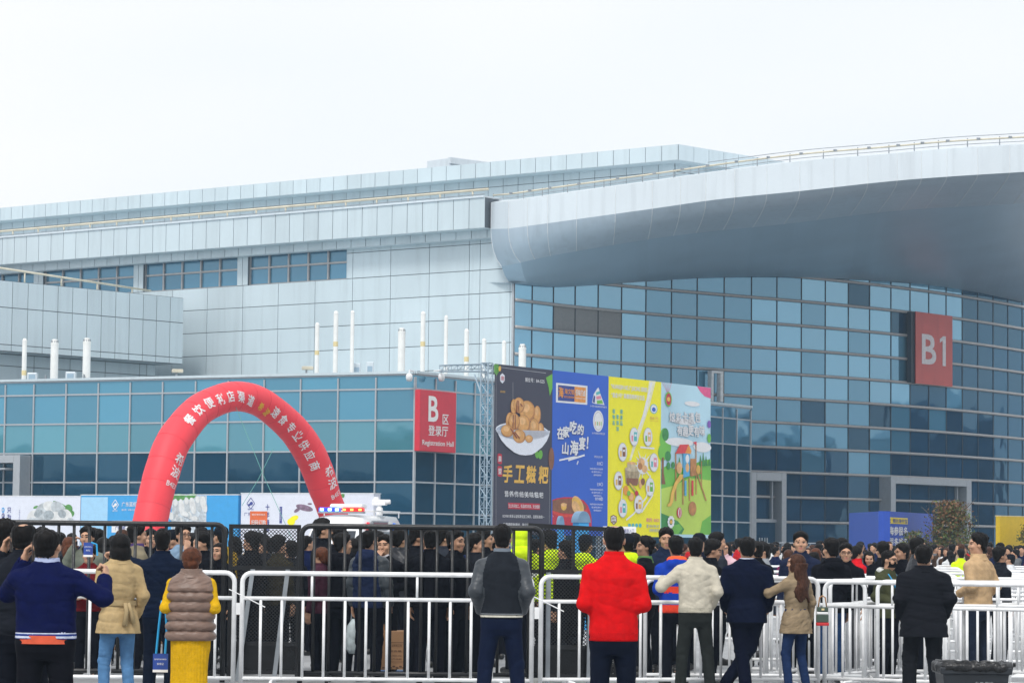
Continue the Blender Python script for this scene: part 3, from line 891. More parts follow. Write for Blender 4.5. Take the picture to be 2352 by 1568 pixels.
for W, x, lab in ((WL, 940, 'white dome security camera left of the glass corner'), (WR, 1014, 'white dome security camera right of the glass corner')):
    u, z = W.hit(x, 866, 0.5); p = W.pt(u, z, 0.5)
    t = thing('security_camera', lab, 'camera', p)
    mb = MB(); mb.lathe(p, [(0.04, -0.18), (0.12, -0.15), (0.15, -0.02), (0.13, 0.12), (0.05, 0.17)], 14); mb.build('camera_dome', M_white, t, smooth=True)
    mb = MB(); mb.tube([p + Vector((0, 0, 0.16)), p + Vector((0, 0, 0.3)), W.pt(u, z + 0.28, 0.1)], 0.03, 6); mb.build('camera_arm', M_white, t)

# ------------------------------------------------------------------ halls across the square, which the glass walls mirror
M_far = mat('far_hall_cladding', (0.10, 0.14, 0.18), 0.7, var=0.2, vscale=0.1)
M_farg = mat('far_hall_window', (0.03, 0.04, 0.05), 0.3)
def far_hall(x, y, w, d_, h, rz, label):
    t = thing('far_hall', label, 'building', (x, y, 0), rz); Wt = WM[t.name]
    X, Y = Wt.to_3x3() @ Vector((1, 0, 0)), Wt.to_3x3() @ Vector((0, 1, 0))
    mb = MB(); mb.obox(Wt @ Vector((-w / 2, -d_ / 2, 0)), X * w, Y * d_, Vector((0, 0, h))); mb.build('wall', M_far, t)
    mb = MB(); mb.obox(Wt @ Vector((-w / 2 - .5, -d_ / 2 - .5, h)), X * (w + 1), Y * (d_ + 1), Vector((0, 0, 0.8))); mb.build('roof', M_soffit, t)
    for k in range(int(h // 4)):
        for sx in (-1, 1):
            n = int(d_ // 7)
            for i in range(n):
                mb = MB(); mb.obox(Wt @ Vector((sx * (w / 2 + 0.02) - 0.02, -d_ / 2 + 2 + i * 7, 1.2 + 4 * k)), X * 0.04, Y * 4.5, Vector((0, 0, 2.0))); mb.build('window', M_farg, t)
for x, y, w, d_, h, rz, lab in ((128, 120, 30, 70, 9.5, 0.1, 'long dark low hall to the right of the square'), (150, 205, 26, 56, 15, -0.1, 'dark taller hall beyond the right end of the square'), (-150, 40, 24, 70, 8.5, 0.5, 'low dark hall across the square on the left'), (-190, 110, 24, 40, 13, 0.2, 'taller dark hall far to the left of the square'), (-95, -25, 18, 40, 7, 0.9, 'small dark pavilion behind the viewer on the left')):
    far_hall(x, y, w, d_, h, rz, lab)
# ================================================================== inflatable arch
M_arch = mat('arch_red', (0.86, 0.055, 0.075), 0.55, var=0.05, vscale=1.5, bump=0.5, bscale=1.6, spec=0.4)
M_lw = mat('arch_letter_white', (0.86, 0.84, 0.85), 0.6, var=0.05)
M_ly = mat('arch_letter_yellow', (0.85, 0.55, 0.04), 0.6, var=0.05)
def z7(p): return (p[0] / 2.731, 832.6 + p[1] / 2.731)
outer = [z7(p) for p in ((835, 1000), (880, 770), (910, 660), (960, 530), (1040, 395), (1160, 250), (1300, 165), (1440, 118), (1590, 132), (1710, 190), (1880, 330), (1990, 460), (2060, 600), (2110, 750), (2155, 880))]
inner = [z7(p) for p in ((1048, 1000), (1082, 870), (1112, 750), (1185, 520), (1260, 415), (1330, 352), (1410, 317), (1480, 306), (1560, 316), (1660, 370), (1790, 495), (1870, 630), (1925, 755), (1958, 850), (1978, 895))]
cen, rad = [], []
for (ox, oy), (ix, iy) in zip(outer, inner):
    x, y = (ox + ix) / 2, (oy + iy) / 2
    d = np.interp(x, [340, 760], [dep(80), dep(73)])
    cen.append(U(x, y, d)); rad.append(math.hypot(ox - ix, oy - iy) / 2 / (F_PX / d))
def ext(c0, c1):      # carry the leg on down to the ground
    dv = (c0 - c1).normalized(); return c0 + dv * (c0.z / -dv.z)
cen = [ext(cen[0], cen[1])] + cen + [ext(cen[-1], cen[-2])]
rad = [rad[0] * 1.02] + rad + [rad[-1] * 1.02]
rad = [sum(rad[max(0, i - 1):i + 2]) / len(rad[max(0, i - 1):i + 2]) for i in range(len(rad))]
CA = np.array([list(c) + [r] for c, r in zip(cen, rad)])
def arch_at(t):
    n = len(CA); i = min(int(t), n - 2); f = t - i
    p0, p1, p2, p3 = CA[max(i - 1, 0)], CA[i], CA[i + 1], CA[min(i + 2, n - 1)]
    return 0.5 * (2 * p1 + (p2 - p0) * f + (2 * p0 - 5 * p1 + 4 * p2 - p3) * f * f + (3 * p1 - p0 - 3 * p2 + p3) * f ** 3)
NT = len(CA) - 1
fine_t = np.linspace(0, NT, 600)
pts = np.array([arch_at(t) for t in fine_t])
arc = np.concatenate([[0], np.cumsum(np.linalg.norm(np.diff(pts[:, :3], axis=0), axis=1))])
AL = arc[-1]
def arch_s(s):
    q = [np.interp(s, arc, pts[:, k]) for k in range(4)]
    return Vector(q[:3]), q[3]
def arch_frame(s):
    c, r = arch_s(s)
    d = (arch_s(min(s + 0.15, AL))[0] - arch_s(max(s - 0.15, 0))[0]).normalized()
    pn = Vector((-0.14, -1, 0)).normalized()            # towards the viewer
    f = (pn - d * pn.dot(d)).normalized()
    o = d.cross(f); o = -o if o.dot(Vector((0, 0, 1))) < 0 and abs(d.z) < 0.7 else o
    o = f.cross(d) if (f.cross(d)).dot(c - Vector((cen[8].x, cen[8].y, 2.5))) > 0 else d.cross(f)
    return c, r, d, f, o                                # o points away from the arch's middle
b0 = (cen[0] + cen[-1]) / 2; b0.z = 0
arch = thing('inflatable_arch', 'red inflatable arch with white and yellow Chinese lettering', 'inflatable arch', b0)
mb = MB(); NS = 26; per = 7; seg_r = []
P = []; n = 28
for i in range(NS * per + 1):
    s = AL * i / (NS * per); c, r, d, f, o = arch_frame(s)
    ph = (i % per) / per
    k = 1.0 - 0.014 * abs(math.cos(math.pi * ph)) ** 6
    for j in range(n):
        a = 2 * math.pi * j / n
        P.append(c + (f * math.cos(a) + o * math.sin(a)) * r * k)
fs_ = [(i * n + j, i * n + (j + 1) % n, (i + 1) * n + (j + 1) % n, (i + 1) * n + j) for i in range(NS * per) for j in range(n)]
mb.add(P, fs_)
mb.build('arch_tube', M_arch, arch, smooth=True)
mb = MB()
for k in range(1, NS):
    c, r, d, f, o = arch_frame(AL * k / NS)
    mb.tube([c + (f * math.cos(a) + o * math.sin(a)) * r * 0.990 for a in np.linspace(0, 2 * math.pi, 24, endpoint=False)], 0.007, 4, closed=True)
ob = mb.build('seam', mat('arch_seam', (0.66, 0.035, 0.06), 0.6), arch); ob['kind'] = 'stuff'
def near_s(px, py):
    best = min(range(0, 600), key=lambda i: (lambda q: (q[0] - px) ** 2 + (q[1] - py) ** 2)(proj(Vector(pts[i][:3]))))
    return arc[best]
def proj(p):
    q = C3.transposed() @ (p - Vector((0, 0, H_CAM)))
    return (1176 + F_PX * q.x / -q.z, 784 - F_PX * q.y / -q.z)
def arch_text(chars, s0, s1, h, m, ang=0.0, bold=0.02, flip=False):
    """letters wrapped on the tube's front, reading along the arch"""
    mb = MB(); N = len(chars)
    for i, ch in enumerate(chars):
        s = s0 + (s1 - s0) * (i / (N - 1) if N > 1 else 0.5)
        v, fc = text_shape(ch, bold); lo, hi = v.min(0)[:2], v.max(0)[:2]; sc = h / max(hi[1] - lo[1], 0.5); cx, cy = (lo + hi) / 2
        out = []
        for x, y, zz in v:
            a_, b_ = (x - cx) * sc, (y - cy) * sc
            c, r, d, f, o = arch_frame(s + a_)
            th = ang + b_ / r
            out.append(c + (f * math.cos(th) + o * math.sin(th)) * (r + 0.014 + zz))
        mb.add(out, fc)
    return mb.build('lettering', m, arch)
sA, sB = near_s(*z7((1180, 440))), near_s(*z7((1500, 215)))
arch_text('餐饮便利店渠道', sA, sB, 0.34, M_lw, -0.35)
sA, sB = near_s(*z7((1580, 220))), near_s(*z7((1620, 235)))
arch_text('希波', sA, sB + 0.12, 0.26, M_ly, -0.3)
sA, sB = near_s(*z7((1680, 260))), near_s(*z7((1960, 600)))
arch_text('速食专业供应商', sA, sB, 0.33, M_lw, 0.15)
def arch_leg_text(chars, sx, h, ang, m, up):
    mb = MB()
    for i, ch in enumerate(chars):
        v, fc = text_shape(ch, 0.01); lo, hi = v.min(0)[:2], v.max(0)[:2]
        sc = h[i] / max(hi[1] - lo[1], 0.5); cx, cy = (lo + hi) / 2
        off = sum(h[:i]) * 1.15
        out = []
        for x, y, zz in v:
            a_, b_ = (x - cx) * sc, (y - cy) * sc - off
            c, r, d, f, o = arch_frame(sx + up * b_)
            th = ang - up * a_ / r
            out.append(c + (f * math.cos(th) + o * math.sin(th)) * (r + 0.014))
        mb.add(out, fc)
    mb.build('lettering', m, arch)
sL = near_s(*z7((1085, 660))); sR = near_s(*z7((2040, 690)))
arch_leg_text(['希', '波', 'B4E7'], sL + 0.15, [0.36, 0.36, 0.15], -1.1, M_lw, 1)
arch_leg_text(['希', '波', 'B4E7'], sR - 0.15, [0.36, 0.36, 0.15], 0.95, M_lw, -1)
M_rope = mat('green_rope', (0.10, 0.32, 0.28), 0.7)
for (x0, y0), (x1, y1), lab in (((538, 925), (672, 1240), 'thin green guy rope running from the arch top down to the right'), ((628, 1030), (556, 1160), 'thin green guy rope slanting behind the right arch leg')):
    mb = MB(); p = U(x0, y0, 85); q = U(x1, y1, 80); mb.tube([p, (p + q) / 2 - Vector((0, 0, 0.1)), q], 0.009, 4)
    tag(base_center(mb.build('guy_rope', M_rope)), lab, 'rope')

# ================================================================== billboard
bl, br = U(1137, 1000, dep(65.0)), U(1632, 1000, dep(57.3))
WBd = Wall(bl, br)
zT, zBo = WBd.hit(1137, 835)[1], WBd.hit(1630, 1226)[1] - 0.15
bill = thing('billboard', 'tall truss billboard of four food posters, dark, blue, yellow and green', 'billboard', WBd.pt(WBd.len / 2, 0, -0.5))
c_dk = mat('poster_dark', (0.045, 0.045, 0.075), 0.55, var=0.05)
c_bl = mat('poster_blue', (0.022, 0.12, 0.60), 0.55, var=0.04, vscale=0.6)
c_ye = mat('poster_yellow', (0.95, 0.88, 0.004), 0.55, var=0.03)
c_sk = mat('poster_sky', (0.50, 0.75, 0.88), 0.55, var=0.10, vscale=0.4)
c_gr = mat('poster_green', (0.16, 0.50, 0.06), 0.55, var=0.15, vscale=0.8)
c_lg = mat('poster_lime', (0.50, 0.68, 0.10), 0.55, var=0.12, vscale=0.8)
c_dg = mat('poster_deep_green', (0.04, 0.26, 0.06), 0.55, var=0.2)
c_wh = mat('poster_white', (0.82, 0.83, 0.85), 0.55, var=0.03)
c_go = mat('poster_gold', (0.80, 0.48, 0.08), 0.5, var=0.2, vscale=3)
c_cr = mat('poster_crimson', (0.55, 0.02, 0.05), 0.55)
c_bn = mat('poster_bun', (0.50, 0.22, 0.07), 0.55, var=0.25, vscale=4)
c_bh = mat('poster_bun_light', (0.80, 0.47, 0.20), 0.55, var=0.2, vscale=5)
c_sy = mat('poster_syrup', (0.28, 0.06, 0.03), 0.55)
c_bo = mat('poster_bowl', (0.82, 0.86, 0.94), 0.55, var=0.05)
c_bs = mat('poster_bowl_rim', (0.42, 0.50, 0.62), 0.55)
c_pk = mat('poster_pink', (0.80, 0.28, 0.38), 0.55)
c_or = mat('poster_orange', (0.85, 0.33, 0.05), 0.55)
c_br = mat('poster_brown', (0.25, 0.10, 0.05), 0.55, var=0.2)
c_st = mat('poster_stone', (0.42, 0.33, 0.20), 0.55, var=0.35, vscale=5)
c_te = mat('poster_teal', (0.10, 0.50, 0.52), 0.55)
c_gy = mat('poster_grey', (0.50, 0.52, 0.55), 0.55)
c_nv = mat('poster_navy', (0.03, 0.06, 0.30), 0.55)
ex = [0.0] + [WBd.hit(x, 1000)[0] for x in (1268, 1397, 1518)] + [WBd.len]
HB = zT - zBo
boards = []
for i in range(4):
    mb = MB(); WBd.slab(mb, ex[i] + 0.006, ex[i + 1] - 0.006, zBo, zT, -0.05, 0.0)
    o = mb.build('poster', (c_dk, c_bl, c_ye, c_sk)[i], bill)
    boards.append((Board(WBd.pt(ex[i], zBo, 0.0), WBd.t3, parent=o, out=WBd.n3), ex[i + 1] - ex[i]))
BX = 1.96 * 1.7415
def bp(i, x, y):
    """poster coordinates of a point measured on the photo crop of the billboard (1960 x 1568)"""
    u, z = WBd.hit((1900 + x / 1.96) / 1.7415, (1400 + y / 1.96) / 1.7415)
    return u - ex[i], z - zBo
# --- poster 1: dark, bowl of buns
B, w = boards[0]
def e(i, x, y, rx, ry, m, rot=0):
    u, v = bp(i, x, y); u2, _ = bp(i, x + rx, y); _, v2 = bp(i, x, y + ry)
    return ('e', (u, v, abs(u2 - u), abs(v2 - v)), m, rot)
def pg(i, pts, m): return ('p', [bp(i, *p) for p in pts], m)
bun = []
for x, y, rx, ry, rot in ((276, 560, 36, 74, 0), (512, 630, 28, 62, 0), (486, 505, 28, 70, 0), (462, 612, 38, 78, 0), (300, 445, 24, 62, 0), (405, 478, 62, 84, 0), (340, 432, 44, 62, 0), (376, 578, 52, 72, 0), (302, 560, 44, 66, 0), (340, 674, 50, 54, 0), (246, 632, 50, 48, 0), (415, 694, 30, 30, 0)):
    bun += [e(0, x, y, rx, ry, 0, rot), e(0, x - rx * .08, y - ry * .08, rx * .88, ry * .87, 1, rot), e(0, x - rx * .2, y - ry * .32, rx * .5, ry * .42, 3, rot)]
for x0, y0, x1, y1 in ((322, 392, 318, 490), (334, 392, 334, 480), (292, 508, 288, 612), (306, 506, 306, 616), (268, 612, 320, 690), (300, 640, 340, 690), (345, 420, 362, 440)):
    bun.append(('l', (bp(0, x0, y0), bp(0, x1, y1), 0.05), 2))
bowl = [pg(0, [(168, 610)] + [(374 - 206 * math.cos(a), 622 + 60 * math.sin(-a) + 0) for a in np.linspace(0, math.pi, 20)] + [(580, 628)], 1)]
B.shapes([e(0, 374, 634, 208, 68, 1), e(0, 374, 636, 200, 58, 2)], [c_bo, c_bo, c_bs], 'bowl_back', 0.003)
B.shapes(bun, [c_bn, mat('poster_bun_mid', (0.70, 0.36, 0.11), 0.55, var=0.15, vscale=5), c_sy, c_bh], 'food_print', 0.008)
lower = [(166, 622), (176, 660), (200, 705), (240, 752), (300, 800), (340, 818), (390, 824), (440, 818), (470, 800), (520, 760), (556, 712), (574, 670), (582, 632)] + [(582 - 208 * (1 - math.cos(a)), 634 + 70 * math.sin(a)) for a in np.linspace(0.1, math.pi - 0.1, 16)]
B.shapes([pg(0, lower, 0)], [c_bo], 'bowl', 0.035)
B.shapes([e(0, 484, 815, 14, 34, 0, 35), e(0, 512, 818, 16, 36, 0, -20), pg(0, [(555, 215), (606, 185), (606, 300), (585, 360), (576, 290)], 0)] + [('l', (bp(0, 150 + k * 7, 110), bp(0, 150 + k * 8, 200 - 12 * abs(k - 2)), 0.04), 0) for k in range(5)] + [e(0, 192, 145, 10, 22, 1, -20), e(0, 596, 850, 22, 88, 2)], [c_dg if False else c_gr, c_go, c_br], 'leaf_print', 0.006)
B.shapes([pg(0, [(214, 180), (232, 198), (232, 240), (214, 262), (196, 240), (196, 198)], 0), pg(0, [(176, 815), (184, 808), (204, 812), (211, 820), (211, 886), (204, 894), (184, 890), (176, 882)], 1), pg(0, [(176, 912), (184, 905), (204, 909), (211, 917), (211, 984), (204, 992), (184, 988), (176, 980)], 1), pg(0, [(258, 1194), (508, 1202), (508, 1250), (258, 1242)], 1), ('l', (bp(0, 163, 130), bp(0, 555, 180), 0.015), 2), ('l', (bp(0, 296, 252), bp(0, 296, 400), 0.015), 2), ('l', (bp(0, 163, 130), bp(0, 163, 1368), 0.012), 2), ('l', (bp(0, 585, 900), bp(0, 580, 1370), 0.012), 2)], [c_bo, c_cr, c_gy], 'panel_print', 0.003)
def bt(i, t, x, y, hpx, wpx, m, bold=0.0, **k):
    u, v = bp(i, x, y); s_ = abs(bp(i, x, y + hpx)[1] - v); w_ = abs(bp(i, x + wpx, y)[0] - u) if wpx else None
    return boards[i][0].text(t, u, v, s_, m, w_, bold, **k)
bt(0, '展位号：B4-G25', 467, 238, 34, 150, c_wh, 0.01)
bt(0, '唐', 214, 220, 36, 26, c_cr)
bt(0, '唐·糍粑', 216, 325, 18, 38, c_go)
bt(0, '晨', 193, 852, 44, 26, c_wh, 0.01); bt(0, '盟', 193, 948, 44, 26, c_wh, 0.01)
for ch, x in (('手', 254), ('工', 348), ('糍', 438), ('粑', 535)): bt(0, ch, x, 968 + (x - 254) * 0.03, 140, 76, c_go, 0.035, slant=0.12)
bt(0, '营/养/传/统/美/味/糍/粑', 383, 1130, 48, 296, c_wh, 0.012)
bt(0, '无尘车间加工、低温速冻封装、安全健康', 383, 1222, 28, 240, c_wh, 0.006)
bt(0, 'ISO9001体系认证标准化加工体系、品质标准统一', 380, 1302, 26, 320, c_wh, 0.006)
bt(0, '无烟酒即食速材、独立烘焙', 330, 1366, 26, 220, c_wh, 0.006)
# --- poster 2: blue
B, w = boards[1]
B.shapes([pg(1, [(635, 255), (881, 280), (879, 428), (634, 408)], 0), pg(1, [(645, 266), (873, 289), (871, 417), (644, 398)], 2), pg(1, [(650, 272), (780, 285), (779, 405), (649, 394)], 1), pg(1, [(780, 285), (868, 294), (866, 412), (779, 405)], 3)], [c_wh, c_nv, c_wh, c_or], 'logo_panel', 0.003)
B.shapes([e(1, 966, 555, 41, 84, 0), e(1, 966, 555, 34, 72, 1), e(1, 966, 555, 31, 67, 0)] + [('l', (bp(1, 945 + k * 14, 560), bp(1, 945 + k * 14, 590), 0.05), 2 + k % 2) for k in range(4)], [c_wh, c_gy, c_go, c_gr], 'round_seal', 0.003)
B.shapes([pg(1, [(917, 410), (930, 345), (958, 300), (968, 292), (985, 350), (1015, 430), (940, 420)], 0), pg(1, [(921, 405), (932, 352), (942, 365), (938, 415)], 1), pg(1, [(948, 330), (976, 320), (982, 342), (950, 352)], 2), pg(1, [(948, 362), (984, 356), (990, 380), (952, 386)], 3), pg(1, [(954, 395), (994, 390), (1003, 418), (956, 420)], 4)], [c_wh, c_nv, c_te, c_pk, c_gr], 'booth_logo', 0.003)
bt(1, '海', 672, 330, 84, 40, c_or, 0.03); bt(1, '海文铭', 738, 325, 44, 76, c_or, 0.02); bt(1, 'HYDEWIN', 738, 368, 17, 78, c_or, 0.02)
bt(1, '佰味打卤', 824, 335, 50, 76, c_wh, 0.02); bt(1, '海味食尚好家宴', 824, 378, 14, 78, c_wh)
bt(1, '2019年第一届全国餐饮食材新锐产品', 966, 442, 16, 128, c_wh); bt(1, '2019年安徽省百年餐饮品牌', 966, 652, 16, 100, c_wh); bt(1, '扫码关注加入我们', 966, 835, 17, 66, c_wh)
for t, x, y, h, w_ in (('在', 668, 650, 96, 54), ('家', 712, 640, 90, 52), ('吃', 768, 605, 104, 56), ('的', 826, 622, 84, 48), ('山', 706, 770, 96, 50), ('海', 776, 765, 116, 66), ('宴', 838, 730, 104, 50), ('!', 880, 725, 96, 12)):
    bt(1, t, x + 3, y + 4, h * 1.05, w_ * 1.06, c_nv, 0.09, slant=0.08, lift=0.008); bt(1, t, x, y, h, w_, c_wh, 0.035, slant=0.08, lift=0.013)
B.shapes([('l', (bp(1, 660, 862), bp(1, 800, 832), 0.06), 0), ('l', (bp(1, 730, 862), bp(1, 858, 822), 0.07), 0), ('l', (bp(1, 798, 895), bp(1, 808, 868), 0.06), 0), pg(1, [(606, 1290), (612, 1310), (612, 1300)], 0)], [c_wh], 'brush_print', 0.006)
for t, y in (('高汤', 888), ('生鲜', 1050), ('制作精良', 1165)):
    bt(1, t, 968, y, 26, 28 if len(t) == 2 else 56, c_bo); B.shapes([e(1, 993, y, 9, 14, 0), e(1, 993, y, 7, 11, 1)], [c_bo, c_bl], 'small_icon', 0.004)
    for k in range(3): bt(1, ('浓郁鲜香食材丰富营养', '慢火细煨老汤原味入口', '健康美味家庭宴席首选')[k], 950 + 4 * k, y + 42 + 24 * k, 14, 104 - 22 * k, c_bo)
# wooden tub of soup at the foot of the poster (its mascot is left out)
tub = [(606, 1172), (640, 1160), (700, 1150), (780, 1152), (850, 1175), (884, 1215), (905, 1270), (914, 1320), (914, 1386), (606, 1376)]
B.shapes([pg(1, tub, 0), pg(1, [(606, 1180), (660, 1166), (740, 1162), (820, 1178), (868, 1215), (872, 1240), (830, 1268), (760, 1282), (680, 1276), (606, 1256)], 1), pg(1, [(606, 1256), (680, 1282), (760, 1288), (830, 1274), (876, 1244), (882, 1262), (836, 1296), (760, 1310), (680, 1304), (606, 1280)], 2),
          e(1, 806, 1215, 52, 60, 4, -30), e(1, 800, 1220, 46, 54, 3, -30), e(1, 790, 1232, 36, 44, 4, -30), e(1, 694, 1225, 22, 30, 3), e(1, 694, 1210, 24, 14, 4)], [c_cr, c_br, mat('poster_tub_rim', (0.70, 0.06, 0.04), 0.55), c_go, c_bh], 'soup_tub', 0.004)
# --- poster 3: yellow
B, w = boards[2]
bt(2, '“HUANGJIN NO.1” JUICING SERIES', 1208, 302, 44, 280, c_wh, 0.03); bt(2, '“皇金1号” 原磨现榨养生饮品', 1198, 362, 40, 256, c_wh, 0.025)
for t, x, y in (('植物态', 1086, 478), ('零添加', 1116, 525), ('健康品', 1146, 482)):
    bt(2, t, x, y, 36, 20, c_te, 0.02, vertical=True)
B.shapes([pg(2, [(1366, 238), (1416, 244), (1370, 430), (1300, 640), (1222, 866), (1208, 862), (1262, 660), (1310, 520), (1340, 420)], 0), pg(2, [(1376, 250), (1392, 252), (1330, 520), (1272, 640), (1316, 500)], 1)], [mat('poster_milk', (0.86, 0.84, 0.58), 0.55), c_wh], 'milk_stream', 0.003)
mk = []
for k in range(16):
    a = k * 2 * math.pi / 16; mk.append(pg(2, [(1310 + 30 * math.cos(a - 0.2), 905 + 46 * math.sin(a - 0.2)), (1310 + (55 + 22 * (k % 3)) * math.cos(a), 905 + (78 + 30 * (k % 3)) * math.sin(a)), (1310 + 30 * math.cos(a + 0.2), 905 + 46 * math.sin(a + 0.2))], 0))
mk += [e(2, 1310, 905, 44, 66, 0), e(2, 1300, 880, 26, 36, 1), e(2, 1325, 930, 22, 30, 1), e(2, 1290, 910, 18, 28, 2)]
mk += [('l', (bp(2, *p), bp(2, *q), 0.07), 0) for p, q in (((1370, 980), (1340, 1150)), ((1340, 1150), (1240, 1280)), ((1240, 1280), (1180, 1330)), ((1390, 1130), (1300, 1270)), ((1150, 1080), (1140, 1200)), ((1290, 760), (1400, 770)))]
B.shapes(mk, [c_wh, c_bh, c_bn], 'milk_print', 0.005)
B.shapes([pg(2, [(1190, 885), (1255, 882), (1260, 945), (1190, 945)], 1), e(2, 1224, 884, 34, 10, 2), pg(2, [(1172, 930), (1284, 930), (1278, 1050), (1180, 1045)], 0), e(2, 1228, 932, 56, 18, 1), pg(2, [(1182, 1000), (1276, 1005), (1268, 1060), (1190, 1058)], 3), e(2, 1294, 1050, 12, 36, 2), e(2, 1312, 1030, 16, 28, 3)], [c_st, mat('poster_stone_light', (0.60, 0.50, 0.33), 0.55, var=0.2, vscale=5), c_bh, c_br], 'stone_mill', 0.02)
B.shapes([e(2, 1180, 1098, 20, 38, 0), e(2, 1222, 1148, 22, 34, 1), e(2, 1222, 1148, 16, 26, 2), e(2, 1245, 1090, 46, 16, 3, -30), e(2, 1240, 1082, 40, 10, 4, -30), e(2, 1262, 1120, 14, 20, 5), e(2, 1200, 1120, 14, 20, 3)], [c_or, c_or, c_bh, c_gr, c_go, c_cr], 'fruit_print', 0.024)
for k, (x, y, r1, c_) in enumerate(((1243, 678, 34, 1), (1352, 680, 34, 2), (1153, 798, 34, 3), (1398, 880, 34, 4), (1120, 1022, 34, 3), (1368, 1072, 34, 5), (1278, 1208, 34, 6), (1154, 1238, 34, 1))):
    B.shapes([e(2, x, y, r1 + 1, 74, 7), e(2, x, y, r1 - 2, 68, 0), pg(2, [(x - 2, y - 38), (x + 22, y - 36), (x + 22, y + 36), (x - 2, y + 34)], c_), pg(2, [(x - 22, y - 10), (x - 8, y - 10), (x - 8, y + 36), (x - 22, y + 34)], (c_ + 2) % 6 + 1), pg(2, [(x + 2, y - 20), (x + 17, y - 19), (x + 17, y - 2), (x + 2, y - 3)], 0)], [c_wh, c_te, c_bh, c_br, c_pk, c_gr, c_go, c_gy], 'product_medallion', 0.028)
B.shapes([e(2, 1401, 460, 29, 38, 0), e(2, 1401, 460, 24, 32, 1), e(2, 1401, 465, 15, 18, 2)], [c_te, c_wh, c_bl], 'company_seal', 0.004)
bt(2, '皇金1号', 1401, 532, 22, 64, c_go, 0.01); bt(2, 'HUANGJIN', 1401, 555, 10, 64, c_go)
B.shapes([pg(2, [(1062, 1300), (1086, 1288), (1110, 1302), (1112, 1345), (1087, 1370), (1062, 1345)], 0), pg(2, [(1068, 1306), (1086, 1297), (1104, 1308), (1106, 1342), (1087, 1362), (1068, 1342)], 1)], [c_br, c_wh], 'crest', 0.004); bt(2, '原汁', 1087, 1318, 20, 28, c_br, 0.01); bt(2, '原味', 1087, 1344, 20, 28, c_br, 0.01)
bt(2, '展位号：B3-K23', 1392, 1330, 32, 100, c_pk, 0.02); bt(2, '☎ 400-0788-507', 1392, 1378, 28, 100, c_gy, 0.02); bt(2, '13959189378', 1404, 1412, 24, 78, c_gy, 0.02)
B.shapes([e(2, 1210 + k * 28, 1372, 12, 16, 0) for k in range(4)], [c_te], 'dot_print', 0.004)
# --- poster 4: playground (its characters are left out)
B, w = boards[3]
hill = [bp(3, x, y) for x, y in ((1459, 930), (1500, 905), (1560, 930), (1620, 920), (1680, 930), (1740, 880), (1800, 860), (1849, 855), (1849, 1445), (1459, 1440))]
B.shapes([('p', hill, 0), pg(3, [(1459, 1085), (1560, 1060), (1680, 1000), (1849, 1020), (1849, 1445), (1459, 1440)], 1), pg(3, [(1459, 1275), (1520, 1300), (1590, 1340), (1640, 1400), (1620, 1440), (1459, 1440)], 2), pg(3, [(1459, 1400), (1600, 1360), (1625, 1395), (1590, 1440), (1459, 1440)], 0), pg(3, [(1780, 1340), (1849, 1290), (1849, 1445), (1760, 1440)], 0)], [c_gr, c_lg, c_dg], 'meadow', 0.003)
B.shapes([e(3, 1700, 850, 260, 170, 1)] if False else [pg(3, [(1740, 282), (1846, 296), (1848, 378), (1800, 362), (1765, 325)], 0)] + [('l', (bp(3, 1466 + 18 * k, 250 + 2 * k), bp(3, 1506 + 3 * k, 330), 0.02), 1) for k in range(5)] + [e(3, 1640, 560, 90, 24, 2), e(3, 1780, 760, 70, 40, 2), e(3, 1600, 720, 110, 34, 2), e(3, 1700, 420, 60, 20, 2)], [mat('poster_balloon', (0.80, 0.10, 0.28), 0.55), c_pk, c_wh], 'sky_print', 0.006)
tr = [e(3, 1480, 700, 34, 90, 0), e(3, 1505, 760, 30, 70, 0), e(3, 1470, 800, 36, 66, 0), e(3, 1510, 830, 24, 40, 1), e(3, 1490, 660, 26, 50, 1), pg(3, [(1462, 840), (1478, 840), (1476, 960), (1490, 1050), (1459, 1050)], 2)]
for x, h in ((1600, 70), (1765, 90), (1786, 110), (1808, 80), (1835, 60)): tr.append(pg(3, [(x - 12, 905), (x, 905 - h), (x + 12, 905)], 1))
tr += [e(3, 1512, 905, 14, 30, 1), e(3, 1548, 900, 14, 26, 1)]
B.shapes(tr, [c_gr, c_dg, c_br], 'tree_print', 0.014)
pl = [('l', (bp(3, *p), bp(3, *q), t), m) for p, q, t, m in (((1570, 800), (1570, 1180), 0.09, 0), ((1628, 990), (1626, 1210), 0.09, 0), ((1676, 1000), (1678, 1180), 0.08, 0), ((1728, 740), (1730, 1130), 0.07, 0), ((1690, 985), (1770, 960), 0.06, 0), ((1738, 970), (1808, 1180), 0.08, 0), ((1770, 870), (1772, 1080), 0.06, 0), ((1645, 1020), (1645, 1140), 0.16, 3), ((1700, 1020), (1700, 1140), 0.16, 4), ((1728, 720), (1728, 800), 0.03, 0))]
pl += [pg(3, [(1682, 850), (1730, 850), (1730, 980), (1682, 985)], 0), pg(3, [(1626, 795), (1678, 792), (1676, 985), (1626, 1000)], 3), e(3, 1658, 850, 14, 34, 5), e(3, 1658, 920, 14, 36, 6), pg(3, [(1564, 810), (1600, 740), (1668, 738), (1640, 808)], 4), pg(3, [(1640, 808), (1668, 738), (1690, 790), (1684, 812)], 2), pg(3, [(1702, 722), (1730, 715), (1730, 748)], 4),
       pg(3, [(1600, 970), (1626, 975), (1620, 1005), (1580, 1050), (1556, 1120), (1548, 1180), (1530, 1220), (1505, 1226), (1500, 1210), (1520, 1190), (1530, 1120), (1556, 1040)], 1), e(3, 1594, 922, 22, 46, 6), e(3, 1742, 935, 16, 36, 1)]
